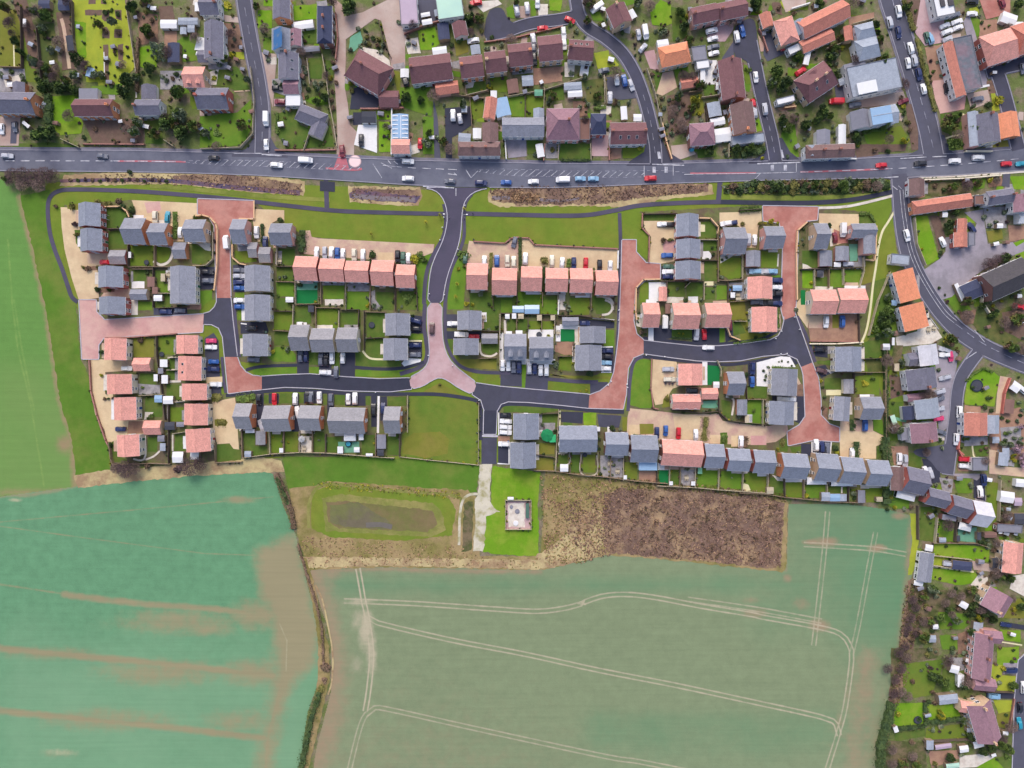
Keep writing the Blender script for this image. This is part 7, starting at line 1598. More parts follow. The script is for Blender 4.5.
C(255,555,88,'white','suv');C(288,570,80,'silver');SD(295,508,322,540,'white');C(97,690,92,'red');SD(350,615,390,665,'white','white');SD(280,640,340,680,'pale slate',rot=5);SD(435,435,465,470,'white');SD(585,362,640,412,'pale slate',rot=-4);SD(515,380,568,448,'brown',rot=-8);SD(645,430,685,460,'teal decking');SD(787,395,872,430,'pale slate','white',rot=-4,e=2.4);SD(805,428,875,465,'white','white',rot=-4);SD(655,690,690,755,'white',rot=-10)
H(405,468,462,570,'y','terracotta','pink','narrow, beside the pale blue roof','e',rot=8,short='narrow pink house by the pale blue roof',e=3.2)
SD(455,470,525,560,'blue glazing','white',rot=-14,e=2.8,desc='long pale blue-roofed workshop',where='beside the narrow pink house')
H(278,680,482,748,'x','brown','white','long, facing the main road','s',short='long brown house facing the main road',ch=2,hip=.4);EXT(395,590,472,690,'y','brown',e=4)
H(490,565,692,655,'x','slate','white','wide, above the main road junction','s',short='wide slate house above the junction',ch=0,pitch=30);EXT(640,520,692,580,'y','pale slate',e=3)
H(703,520,862,672,'x','mauve','pink','hipped, with a front lawn','s',short='hipped mauve house with front lawn',hip=.8,ch=1,pitch=36)
H(915,545,990,645,'x','navy slate','red','small navy with a maroon gable','s',short='small navy house',hip=.6);EXT(915,600,985,648,'x','maroon',e=4)
FLAT(862,570,912,672,'brown','brown','low brown flat-roofed block between mauve and navy houses','annexe',e=2.6,ref=False)
TR(240,715,30,'bare');TR(210,680,26,'olive');TR(330,85,30,'dark');TR(380,90,30,'olive');TR(430,415,18,'yellow');TR(950,460,24,'olive');TR(890,370,18,'grey');TR(30,470,34,'green');TR(100,480,24,'green');TR(900,100,22,'olive');TR(560,10,16,'olive');TR(140,640,22,'green');TR(730,460,26,'olive')
for x,y,m in ((40,180,'brown'),(250,220,'dark'),(280,200,'mid'),(420,235,'grey'),(560,330,'brown'),(590,335,'grey'),(440,440,'yellow'),(420,400,'grey'),(490,215,'grey'),(760,190,'mid'),(850,150,'grey'),(820,120,'mid'),(960,120,'olive'),(900,500,'grey'),(860,520,'grey'),(690,620,'dark'),(690,570,'dark'),(600,440,'mid'),(500,590,'dark'),(180,660,'grey'),(110,420,'mid'),(650,740,'grey'),(730,720,'olive'),(310,400,'dark'),(380,375,'grey'),(960,360,'grey'),(820,350,'grey'),(440,180,'dark'),(345,135,'olive'),(390,150,'olive'),(340,30,'dark')):SH(x,y,15,m)
F([(20,160),(110,120),(200,95)],'brown');F([(318,455),(420,430)],'pale');F([(520,460),(690,430),(880,370)],'pale');F([(600,460),(602,560)],'dark');F([(693,420),(690,560)],'pale');F([(490,560),(505,680),(510,760)],'white');F([(310,380),(318,460)]);F([(415,380),(425,440)],'dark');F([(405,200),(530,185),(650,155),(780,125)],'brown',h=.9);F([(980,360),(985,490)],'pale');F([(165,440),(400,470)],'timber');F([(335,470),(345,600)],'timber');F([(760,690),(760,765)],'pale');F([(915,690),(918,765)],'pale');F([(695,690),(690,768)],'brown');HG([(770,768),(915,768)],1.2,.9,'dark');HG([(930,520),(990,515)],1.2,1.2,'mid')
# ---- fourth frame
tile(600,0,4.8)
H(42,22,140,122,'y','maroon','tan','tilted, above the curved street','w',rot=-24,short='tilted maroon house above curved street',ch=1)
H(438,25,568,108,'x','maroon','pink','left half of pair at the cul-de-sac','s',rot=-12,short='left maroon half at the cul-de-sac',ch=1);H(568,2,705,88,'x','maroon','pink','right half of pair at the cul-de-sac','s',rot=-12,short='right maroon half at the cul-de-sac',ch=1)
H(285,212,430,312,'x','orange','tan','vivid, hipped, above the terracotta garage','s',rot=-12,short='vivid orange hipped house',hip=.5,ch=0,pitch=30,word='orange-tiled')
GA(386,372,472,422,'x','terracotta','tan','w',rot=-10)
H(575,285,690,478,'y','maroon','brown','tall, beside the cul-de-sac road','e',rot=-7,short='tall maroon house beside cul-de-sac',ch=2)
H(632,495,742,642,'y','brown','orange','beside the second cul-de-sac car','e',rot=-8,short='brown house beside the cul-de-sac',ch=1)
FLAT(630,645,790,690,'pale slate','white','long pale flat-roofed garage block below the brown house','garage block',rot=-6,e=2.6,ref=False)
H(430,590,550,698,'x','mauve','brown','hipped, beside the teal car','s',rot=-4,short='hipped mauve house by the teal car',hip=.9,ch=0)
H(48,588,222,692,'x','maroon','white','wide, above the junction lawn','s',short='wide maroon house by the junction lawn',ch=2,sky=-3,rot=-1)
FLAT(442,222,510,290,'grey','white','grey flat-roofed garage right of the orange house','garage',rot=-8,e=2.6,ref=False);FLAT(462,290,525,330,'white','white','white flat-roofed garage below the grey one','garage',rot=-8,e=2.6,ref=False);SD(482,330,505,400,'white');SD(275,190,330,240,'white','white',rot=-8);SD(518,490,580,560,'pale slate',rot=-10,e=2.4);SD(530,565,600,600,'white','white',rot=-10);SD(550,615,630,680,'white','white',rot=-8);SD(555,395,590,430,'white');SD(100,510,130,575,'white',rot=-4);SD(160,548,200,582,'white');SD(140,45,170,90,'white',rot=-30)
C(216,158,80,'white','van');C(185,168,80,'silver');C(205,232,130,'silver');C(535,150,-14,'white','suv');C(540,188,-14,'white');C(543,228,-10,'grey');C(545,258,-12,'white');C(655,178,80,'white','suv');C(682,150,75,'blue');C(746,372,84,'white','on the cul-de-sac road');C(790,525,84,'silver','suv','on the cul-de-sac road');C(80,385,85,'white');C(116,388,80,'blue','suv');C(148,410,70,'silver');C(47,470,90,'silver');C(435,700,80,'teal');C(735,505,80,'red');C(740,540,85,'silver');C(18,340,-10,'grey')
lawn([(240,60),(290,0),(340,20),(360,110),(310,125),(250,120)],'bright');lawn([(340,30),(410,50),(420,180),(350,200)],'dark');lawn([(0,270),(50,265),(90,310),(80,320),(0,325)],'yellow');lawn([(30,350),(110,330),(120,345),(40,360)],'fresh');drive([(30,370),(120,365),(150,400),(185,470),(100,480),(40,470)],'asphalt old');lawn([(355,330),(420,310),(425,350),(365,375)],'fresh');lawn([(250,340),(300,350),(300,400),(270,430)],'dark');drive([(300,350),(350,340),(370,420),(300,460),(270,450)],'tan');drive([(210,250),(260,240),(290,340),(240,330)],'mauve');lawn(r(500,325,565,395),'dark');patio(r(470,290,560,405),'white',3);lawn([(490,405),(590,400),(590,460),(500,460)],'dark');lawn([(430,460),(490,450),(500,540),(440,560)],'olive');bed([(320,460),(430,440),(440,560),(400,640),(330,660)],'brown bed');drive([(340,700),(430,690),(460,740),(380,768),(345,740)],'rough yard');lawn([(460,700),(550,700),(560,750),(470,760)],'dark');lawn([(110,700),(215,695),(220,740),(180,760),(110,760)],'lawn');lawn([(50,700),(105,700),(100,760),(50,768)],'brown');lawn([(685,305),(720,320),(735,400),(700,405)],'lawn');lawn([(745,575),(775,570),(780,625),(745,635)],'bright');drive([(560,120),(640,110),(640,140),(600,200),(520,200),(510,150)],'mauve');lawn([(870,640),(930,610),(950,740),(900,760),(880,720)],'fresh');lawn([(640,700),(800,700),(820,740),(640,760)],'dull grass');drive([(870,0),(990,0),(985,30),(890,60)],'rough yard',3);lawn([(870,0),(985,0),(975,40),(905,60)],'yellow');bed([(640,340),(690,330),(690,300),(640,300)],'brown bed')
for x,y,k in ((380,60,'green'),(400,130,'dark'),(430,190,'olive'),(840,380,'green'),(870,430,'dark'),(750,10,'dark'),(460,470,'yellow'),(880,580,'dark'),(930,570,'bare'),(660,720,'dark'),(720,715,'green'),(240,30,'bare'),(300,150,'grey'),(350,530,'bare'),(390,590,'bare'),(180,10,'grey'),(530,725,'dark'),(900,620,'green')):TR(x,y,30,k)
for x,y,m in ((270,150,'grey'),(320,155,'brown'),(160,170,'olive'),(110,160,'dark'),(250,360,'brown'),(330,480,'grey'),(350,500,'brown'),(310,520,'grey'),(380,520,'grey'),(345,580,'grey'),(370,630,'brown'),(400,500,'brown'),(410,550,'dark'),(320,600,'grey'),(340,640,'grey'),(270,490,'brown'),(555,345,'yellow'),(600,420,'grey'),(570,410,'grey'),(715,340,'mid'),(190,715,'yellow'),(600,720,'grey'),(610,740,'grey'),(485,580,'grey'),(480,545,'yellow'),(740,520,'brown'),(735,480,'mid'),(90,500,'grey'),(140,490,'grey'),(70,500,'brown'),(500,110,'brown'),(200,190,'dark'),(370,190,'grey'),(420,80,'yellow'),(420,560,'grey')):SH(x,y,14,m)
F([(228,330),(265,440),(300,600)],'pale');F([(300,590),(320,680),(345,760)],'orange','round the corner below the curved street');F([(22,360),(35,490)],'pale');F([(340,330),(420,305)],'pale');F([(490,465),(590,450)],'pale');F([(510,490),(515,580)],'dark');F([(430,440),(495,430)],'timber');F([(620,690),(620,750)],'pale');F([(45,700),(45,765)],'brown')
# ---- fifth frame: terracotta terraces
tile(740,0,7.314)
H(425,70,800,210,'x','terracotta','white','long diagonal terrace at the top','s',rot=-26,short='long diagonal terracotta terrace',pitch=34,gut=True);EXT(405,140,480,250,'y','pale slate','white',rot=-20,e=4)
H(435,250,690,345,'x','terracotta','tan','low range below the diagonal terrace','s',rot=-24,short='low terracotta range',e=3.2,pitch=26);EXT(760,190,825,300,'y','terracotta','tan',rot=-6,e=3)
H(268,130,412,320,'y','pink','tan','square pink, beside the cul-de-sac head','w',rot=-18,short='square pink house by the cul-de-sac head',pitch=26,hip=.6)
H(152,92,238,202,'y','terracotta','tan','tiny red, at the cul-de-sac head','w',rot=-16,short='tiny red-roofed house',e=3.2)
H(425,500,690,700,'x','maroon','tan','big, cross-shaped, behind the cul-de-sac','s',rot=-34,short='big cross-shaped maroon house',hip=.4,ch=2,pitch=36,sky=-2);EXT(480,520,620,620,'y','maroon',rot=-34,e=4.6)
H(845,170,985,285,'x','pale slate','white','upper of grey pair by the busy street','e',rot=-14,short='upper grey house by the busy street',hip=.5);H(850,280,1015,430,'x','pale slate','white','lower of grey pair by the busy street','e',rot=-14,short='lower grey house by the busy street',hip=.4)
FLAT(345,330,450,385,'white','white','white curved-end cabin beside the tree clump','cabin',rot=-26,e=2.6,ref=False,name='cabin');FLAT(265,710,400,755,'white','white','long white cabin beside the cul-de-sac road','cabin',rot=-14,e=2.6,name='cabin');SD(470,375,510,475,'white',rot=12);SD(720,570,780,620,'pale slate',rot=-20)
C(305,335,80,'red');C(440,525,-35,'red');C(700,745,0,'red','van')
lawn([(290,20),(310,0),(480,0),(470,50),(340,90)],'yellow');drive([(130,250),(200,370),(150,380)],'tan');drive([(180,240),(260,250),(300,350),(330,390),(200,450),(170,400)],'asphalt old');lawn([(400,395),(480,385),(470,480),(380,440)],'fresh');lawn([(720,330),(830,300),(860,420),(780,470),(740,430)],'dull grass');drive([(790,130),(980,90),(980,140),(840,190),(800,190)],'brown');drive([(690,620),(780,640),(800,720),(700,720)],'asphalt old');bed([(230,20),(300,20),(310,110),(240,90)],'brown bed');drive([(830,660),(1010,640),(1010,720),(800,740)],'rough yard')
TR(270,520,60,'green');TR(330,600,56,'dark');TR(240,600,50,'grey');TR(660,420,44,'dark');TR(640,480,40,'green');TR(700,400,36,'grey');TR(110,40,50,'dark');TR(580,30,40,'dark');TR(430,410,34,'green');TR(1010,240,20,'dark');TR(740,280,30,'olive');TR(690,560,36,'dark')
for x,y,m in ((240,90,'grey'),(280,60,'brown'),(390,100,'brown'),(370,460,'grey'),(395,480,'grey'),(330,580,'grey'),(690,420,'grey'),(700,470,'grey'),(720,520,'grey'),(750,345,'yellow'),(720,270,'olive'),(800,560,'grey'),(760,600,'dark'),(400,700,'grey'),(420,740,'grey'),(530,40,'brown'),(790,600,'dark'),(130,90,'olive'),(230,230,'dark')):SH(x,y,20,m)
F([(140,210),(165,250),(205,370)],'brown');F([(830,170),(980,130)],'pale');F([(640,350),(700,330),(790,290)],'pale');F([(380,60),(510,20)],'white')
tile(740,80,7.314)
H(480,470,840,570,'x','brown','white','long, facing the main road near the tree','s',short='long brown house with white front',ch=2,hip=.3,rot=-2);EXT(560,365,660,475,'y','grey','white',e=3.4);EXT(720,325,775,470,'y','white','white',e=2.8);EXT(480,480,560,560,'y','pale slate','white',rot=-2,e=4.4)
lawn([(300,350),(400,310),(430,560),(390,580),(340,500)],'fresh');TR(600,240,60,'dark');TR(480,330,50,'dark');TR(560,300,40,'dark');TR(400,280,40,'olive');TR(330,260,40,'bare');TR(660,260,36,'green');TR(850,410,40,'dark');drive([(270,210),(360,190),(420,200),(300,230)],'brown');lawn([(900,400),(1024,390),(1024,500),(940,490)],'fresh');bed([(840,500),(1010,500),(1010,550),(850,570)],'brown bed')
for x,y,m in ((500,400,'grey'),(470,430,'grey'),(460,500,'grey'),(500,500,'dark'),(640,400,'grey'),(680,380,'grey'),(700,420,'grey'),(520,300,'grey'),(350,560,'grey'),(160,570,'yellow'),(680,340,'grey'),(860,480,'yellow')):SH(x,y,18,m)
HG([(900,380),(960,365),(1060,360)],1.4,1.2,'mid');F([(330,200),(410,190)],'orange');F([(790,300),(800,390)],'pale');HG([(20,540),(180,500)],3,1.6,'dark');F([(480,578),(850,575)],'white',h=1)
# ---- busy street frame
tile(800,0,4.571)
FLAT(222,285,455,425,'pale slate','white','large pale grey flat-roofed building on the busy street','building',rot=-12,e=5)
m=LASTH[0];EXT(262,372,352,425,'x','white','white',rot=-12,e=6.0,flat=True);EXT(200,285,300,320,'x','grey','white',rot=-14,e=3.6,flat=True)
H(325,485,445,570,'x','pale slate','white','with a pale blue glazed roof','s',rot=-10,short='house with pale blue glazed roof',pitch=24);EXT(232,505,325,590,'y','grey','white',rot=-8,e=3.4);EXT(325,488,420,565,'x','blue glazing','white',rot=-10,e=6.0,flat=True)
lawn([(300,610),(460,575),(490,620),(480,660),(320,665)],'lawn');drive([(240,450),(470,415),(490,470),(300,490),(230,500)],'rough yard');bed([(480,470),(520,480),(550,680),(510,690)],'brown bed');drive([(225,400),(340,420),(460,400),(470,420),(300,445),(230,440)],'grey yard');bed([(270,660),(490,660),(480,690),(280,700)],'brown bed')
C(250,482,-6,'grey');C(470,465,-20,'maroon');C(448,55,78,'white','suv','parked on the busy street');C(408,105,78,'silver','parked on the busy street');C(448,150,80,'navy','parked on the busy street');C(503,222,78,'white','suv','parked on the busy street');C(492,290,80,'white','parked on the busy street');C(520,278,80,'silver','parked on the busy street');C(540,342,78,'navy','parked on the busy street');C(562,408,78,'white','parked on the busy street')
for x,y,k in ((265,640,'dark'),(490,30,'dark'),(345,110,'dark'),(370,180,'olive'),(480,640,'yellow')):TR(x,y,24,k)
for x,y,m in ((460,450,'brown'),(475,520,'dark'),(490,560,'olive'),(500,600,'brown'),(440,540,'grey'),(250,600,'dark'),(310,600,'mid'),(400,690,'dark'),(340,690,'brown'),(470,490,'yellow'),(230,430,'dark'),(180,350,'grey'),(200,350,'dark'),(210,400,'dark')):SH(x,y,14,m)
bed([(480,0),(550,0),(555,110),(520,150)],'brown bed');HG([(475,0),(500,60),(520,140)],2,1.5,'olive');HG([(535,180),(570,330),(620,510)],1.6,1.2,'olive')
drive([(550,0),(640,0),(660,80),(650,170),(680,190),(570,210),(525,150)],'mauve');drive([(600,370),(680,360),(700,440),(760,430),(750,500),(640,520),(615,450)],'pale pink paving');bed([(570,220),(660,200),(680,360),(600,370)],'brown');lawn([(640,520),(740,510),(750,600),(690,620),(650,600)],'dark');lawn([(660,640),(750,630),(750,690),(670,700)],'dark');path([(745,520),(755,690)],2,'path cream');path([(660,635),(710,620),(780,615)],1.6,'path cream');TR(690,560,44,'olive');TR(700,660,38,'green')
FLAT(612,-40,700,72,'white','white','white flat-roofed unit with dark rooftop openings','unit',rot=-12,e=4.4,name='unit');EXT(640,-20,660,30,'x','dark','dark',rot=-12,e=4.9,flat=True);EXT(676,-20,700,25,'x','dark','dark',rot=-12,e=4.9,flat=True)
for x,y,a,c in ((660,120,-22,'white'),(715,102,-20,'white'),(670,148,-22,'white'),(720,128,-20,'white'),(705,72,-22,'grey'),(672,180,-24,'silver'),(578,172,75,'green'),(592,178,70,'skyblue'),(668,405,80,'black'),(810,455,-10,'grey')):C(x,y,a,c)
C(785,10,5,'black','suv');
H(682,190,732,445,'y','terracotta','white','narrow terrace behind the white cars','w',rot=-14,short='narrow terracotta terrace',pitch=36)
FLAT(722,165,808,410,'gravel roof','white','long gravel-topped flat-roofed works beside the terrace','works',rot=-12,e=4.5,name='works')
drive([(770,60),(800,150),(860,390),(810,400),(770,200),(745,100)],'grey yard');path([(770,410),(865,390)],2.2,'white');drive([(760,430),(860,410),(870,470),(780,500)],'rough yard')
H(835,145,985,285,'x','pink','red','left half of the pink pair, top right','s',rot=-17,short='left pink house at the top right',hip=.3,ch=0);H(978,100,1100,240,'x','terracotta','red','right half of the pink pair, top right','s',rot=-17,short='right pink house at the top right',hip=.3)
bed(r(820,90,900,170),'brown');drive([(820,0),(960,0),(960,60),(850,90)],'pink paving');SD(920,60,990,110,'white','white',rot=20);SD(980,100,1020,130,'white','white');lawn([(780,80),(820,90),(830,160),(790,170)],'fresh');C(920,15,70,'maroon');C(785,65,0,'white');lawn([(770,40),(815,30),(815,60),(775,70)],'yellow')
H(805,520,912,655,'y','old slate','cream','grey, beside the orange-roofed garage','s',rot=-6,short='grey house beside the orange garage',ch=1);EXT(770,510,820,670,'y','pale slate','pink',rot=-4,e=4)
H(905,515,1000,630,'y','orange','orange','bright orange, beside the right close','e',rot=-8,short='bright orange house at the right close',e=3,pitch=28,kind='bungalow')
lawn([(870,420),(930,430),(935,500),(880,510)],'yellow');lawn([(880,640),(985,630),(970,680),(880,690)],'olive');bed([(850,370),(930,360),(940,420),(860,430)],'bark mulch');C(1015,315,80,'grey');SH(905,460,26,'yellow');SH(860,480,20,'dark');SH(770,600,16,'grey');SH(880,300,12,'dark');SH(930,290,12,'dark');HG([(860,295),(940,275)],1.4,1.2,'dark');F([(760,690),(880,690)],'cream');TR(1000,20,26,'dark');TR(790,490,14,'grey');SD(880,325,900,335,'white')
C(812,722,0,'white','suv','on the main road near the right close',True)

# ================================================================== right hand side, below the main road
tile(864,150,6.4)
sheet('yard_pavement','grey yard',[T(p) for p in [(640,400),(760,380),(775,500),(790,600),(880,600),(950,590),(990,640),(930,680),(760,768),(640,860),(560,940),(430,980),(400,860),(380,768),(480,700),(520,650),(520,560),(690,540),(720,470)]],3)
lawn([(330,425),(405,420),(440,560),(480,700),(400,735),(345,600)],'bright');lawn([(930,170),(1060,170),(1060,260),(960,250)],'bright');lawn([(780,520),(880,510),(890,570),(800,590)],'olive');lawn([(940,600),(1060,560),(1060,720),(980,720)],'bright');lawn([(690,190),(780,180),(770,240),(700,260)],'fresh');bed([(390,215),(640,195),(690,270),(500,300),(400,290)],'garden soil');bed([(780,180),(880,170),(890,230),(800,240)],'bark mulch');bed([(420,420),(480,420),(520,560),(480,650)],'brown bed');lawn([(880,590),(930,580),(945,650),(890,660)],'worn');drive([(920,480),(1060,490),(1060,560),(930,590)],'brown');drive([(890,150),(935,150),(930,240),(880,230)],'asphalt old');patio([(760,370),(910,360),(910,500),(780,500)],'grey')
H(288,185,388,292,'y','brown','white','small, at the corner of the bend road','w',short='small brown house at the bend road corner',ch=0,e=3.4)
H(308,302,690,388,'x','terracotta','orange','long low range beside the bend road','s',rot=-8,short='long low terracotta range',hip=.3,ch=0,e=3.2,pitch=34)
H(785,255,955,345,'x','old slate','white','with pale end, right of the terracotta range','s',rot=-8,short='grey house right of terracotta range',ch=2)
H(598,440,660,530,'y','terracotta','red','upper of two small red barns','e',rot=2,short='upper small red barn',e=2.8,kind='barn');H(575,528,662,622,'y','terracotta','red','lower of two small red barns','e',short='lower small red barn',e=3.2,kind='barn')
FLAT(665,525,708,612,'grey','white','small grey flat-roofed lean-to right of the red barns','outbuilding',e=2.4,ref=False,name='outbuilding')
H(955,285,1060,400,'y','mauve','white','at the right edge below the main road','w',short='mauve house at right edge',ch=1);EXT(985,400,1040,470,'x','white','white',e=2.6)
FLAT(705,290,780,350,'brown','brown','brown flat-roofed store between terracotta range and grey house','store',e=2.8,ref=False,name='store');SD(500,395,535,430,'white');C(500,590,68,'white');C(685,500,60,'navy');SD(850,470,890,500,'white')
for x,y,m in ((770,430,'grey'),(800,480,'grey'),(840,460,'grey'),(900,400,'grey'),(960,380,'grey'),(800,200,'yellow'),(850,195,'grey'),(590,230,'dark'),(640,200,'brown'),(450,230,'brown'),(510,260,'dark'),(485,660,'dark'),(400,200,'brown'),(720,370,'dark')):SH(x,y,20,m)
TR(660,230,40,'bare dark');TR(540,480,40,'dark');TR(590,400,30,'dark');TR(730,210,30,'olive');TR(570,230,36,'olive');TR(900,690,40,'dark');TR(820,730,40,'bare dark');TR(850,200,26,'bare');F([(390,190),(640,180),(880,160)],'cream','below the main road by the bend');F([(330,430),(345,600),(400,735)],'pale');SH(485,680,10,'grey');C(270,548,75,'white','on the bend road',True)
tile(680,140,5.69)
for i,x in enumerate(range(300,1190,38)):
 SH(x,262+12*math.sin(i*1.7)-max(0,(x-800))*.04,30+8*math.sin(i*2.3),('brown','dark','grey','dark','olive')[i % 5],'in the scrub below the main road',h=2.2)
for i,x in enumerate(range(340,1180,60)):SH(x,288+8*math.cos(i*1.3)-max(0,(x-800))*.05,24,('dark','mid','olive')[i % 3],'in the scrub below the main road',h=1.4)
TR(560,270,38,'dark','in the scrub below the main road');TR(930,262,40,'green','in the scrub below the main road');TR(760,265,36,'olive','in the scrub below the main road');TR(1120,262,34,'bare','in the scrub below the main road')
tile(864,250,6.4)
H(205,125,340,328,'y','orange','white','upper block of two beside the bend','w',rot=-15,short='upper orange block',pitch=28,kind='terrace')
H(240,345,400,508,'y','orange','white','lower block of two beside the bend','w',rot=-14,short='lower orange block',pitch=28,kind='terrace')
FLAT(172,28,290,92,'pale slate','white','pale flat-roofed house above the orange terraces','house',rot=6,e=3,name='house');drive([(340,440),(420,440),(500,560),(430,600),(210,620),(200,560),(340,520)],'pale');drive([(500,90),(700,100),(770,60),(900,20),(1040,-60),(1040,0),(780,110),(600,200),(540,240)],'grey yard');lawn([(455,215),(490,130),(545,110),(545,150),(500,210),(470,235)],'bright');lawn([(495,250),(590,210),(650,330),(690,390),(590,400),(530,330)],'fresh');sheet('lawn','dull grass',[T(p) for p in [(690,400),(800,420),(1060,300),(1060,740),(900,660),(760,560),(690,470)]],2,wob=.6);bed([(880,400),(1060,360),(1060,600),(900,520)],'brown bed');bed([(600,400),(720,380),(700,470),(640,480)],'bark mulch');lawn([(60,200),(170,170),(210,500),(190,560),(20,560),(60,430)],'dark');lawn([(75,400),(200,370),(205,540),(60,540)],'fresh');lawn([(0,590),(190,560),(200,640),(150,700),(0,690)],'dark');drive([(190,610),(250,610),(230,760),(160,768)],'garden soil')
H(772,95,1060,280,'x','dark tile','brown','large church-like hall by the car park','s',rot=-24,short='large dark hall by the car park',pitch=34,e=5.5,ch=0,kind='hall',cat='hall')
H(625,205,748,315,'x','navy slate','white','small dark annexe with white rim','w',rot=-24,short='dark annexe with white rim',e=3.2,pitch=12,kind='annexe',cat='annexe')
F([(720,190),(770,280),(760,330),(820,420)],'cream');SD(600,210,625,330,'white',rot=-24);SD(175,320,210,355,'blue glazing');C(990,362,10,'red');SH(520,288,10,'dark');SH(535,570,32,'yellow');SH(535,600,28,'mid');SH(825,360,14,'yellow');SH(945,300,14,'grey');SH(880,330,14,'yellow');SH(1000,270,12,'grey');TR(790,90,44,'bare dark');TR(850,60,36,'bare dark');TR(900,50,40,'bare dark');TR(760,360,30,'dark');TR(830,410,34,'dark');TR(140,480,40,'green');TR(110,440,36,'dark');TR(160,300,34,'grey');TR(1000,330,30,'bare');TR(960,360,26,'bare');TR(660,420,44,'bare');TR(900,460,44,'bare');TR(980,440,50,'olive');SH(480,240,14,'dark');SD(120,600,165,640,'white');SH(140,660,18,'dark');SD(180,560,195,610,'white')
for x,y in ((180,190),(190,240),(205,290),(215,310),(240,440),(245,490)):SH(x,y,11,'grey')
for x,y in ((400,400),(410,440),(395,380)):WHEELIE(x,y,'black')
TABLE(415,510);TABLE(450,500);SH(1010,650,26,'olive')
tile(864,340,6.4)
sheet('driveway_pavement','grey yard',[T(p) for p in [(470,30),(600,80),(590,180),(560,300),(545,420),(535,560),(480,600),(470,500),(460,300),(455,160)]],3)
sheet('lawn','worn',[T(p) for p in [(160,60),(260,80),(270,300),(250,420),(235,640),(160,650)]],2,wob=.6);bed([(160,220),(250,240),(260,350),(170,380)],'brown bed');lawn([(160,390),(245,400),(240,500),(165,520)],'dark');lawn([(475,145),(575,150),(580,185),(490,195)],'fresh')
H(352,30,472,162,'y','white roof','white','white-slabbed top of the right close','e',rot=-8,short='white-roofed house of the right close',word='white-roofed',pitch=28,ch=0);EXT(280,80,352,165,'x','old slate',rot=-8,e=3)
H(272,182,462,315,'y','old slate','white','two-tone, second in the right close','e',rot=-8,short='second house of the right close',pitch=34,ch=1)
H(330,375,480,500,'y','pale slate','white','pale, third in the right close','e',rot=-8,short='third house of the right close',pitch=34,ch=0);EXT(248,420,330,510,'y','navy slate','white',rot=-6,e=2.6);EXT(275,340,420,390,'x','mauve',rot=-6,e=3)
H(298,528,470,655,'y','mauve','white','fourth in the right close','e',rot=-6,short='fourth house of the right close',pitch=34,ch=1);EXT(235,560,300,640,'x','grey','white',rot=-6,flat=True)
C(518,95,0,'white');C(550,105,80,'magenta');C(475,503,-8,'magenta');C(605,460,92,'white','suv','on the right close');C(586,635,92,'white','suv','on the right close');C(515,240,-15,'silver');C(480,330,-15,'silver');C(480,375,-20,'grey');C(475,440,-10,'silver');C(490,590,20,'grey');C(515,65,20,'silver')
lawn([(655,260),(700,210),(760,182),(830,205),(872,240),(850,330),(830,425),(640,412),(648,330)],'bright');drive([(870,230),(930,240),(900,380),(880,470),(840,470),(850,340)],'tan');TRAMP(722,292,40,'on the bright corner lawn');SH(790,375,22,'dark');SH(775,430,20,'dark');SH(815,450,20,'dark');HG([(655,265),(705,212),(765,182),(830,205)],.9,1.0,'mid')
H(640,465,790,612,'y','terracotta','white','red and grey beside the right close','w',short='red and grey house',pitch=26,word='half-red');EXT(785,480,865,600,'y','pale slate','white',e=4.4,pitch=26)
def PERGOLA(x0,y0,x1,y1,where):
 a=W(T((x0,y0)),3);b=W(T((x1,y1)),3);m=MB();n=5
 o=bpy.data.objects.new('pergola',None);COL.objects.link(o);cx,cy=(a[0]+b[0])/2,(a[1]+b[1])/2;o.location=(cx,cy,0)
 hx,hy=abs(b[0]-a[0])/2,abs(b[1]-a[1])/2
 f=MB();f.box(-hx,-hy,2.9,hx,hy,2.96,'white');f.build('roof',o)
 for k in range(3):
  for s in (-1,1):
   q=MB();q.box(-.3,-.35,0,.3,.35,.05,'car glass');q.build('rooflight',o,((k-1)*hx*.6,s*hy*.45,2.97))
 for sx in (-1,1):
  for sy in (-1,1):
   q=MB();q.box(-.08,-.08,0,.08,.08,2.9,'white upvc');q.build('post',o,(sx*(hx-.1),sy*(hy-.1),0))
 return later(o,T(((x0+x1)/2,(y0+y1)/2)),'white veranda with six dark rooflights','veranda',None,where)
PERGOLA(708,556,784,615,'on the half-red house')
F([(630,470),(618,560),(608,700),(630,745)],'red','along the right close pavement');F([(940,245),(905,340),(890,470)],'red','beside the tan path, right');bed([(640,415),(750,430),(745,465),(640,460)],'brown');lawn([(690,680),(790,670),(790,740),(720,750)],'dark');path([(690,660),(700,740),(720,768)],1.6,'path cream');patio([(640,625),(790,620),(790,670),(640,680)],'grey');drive([(800,470),(1000,430),(1060,600),(1060,768),(820,768),(800,640)],'brown',2);patio([(870,560),(1000,550),(1010,690),(880,690)],'grey');SD(885,690,930,768,'pale slate');SD(820,620,865,660,'pale slate')
SD(940,270,1000,330,'white',rot=35);SD(900,380,960,470,'brown',rot=6);C(1010,320,40,'white')
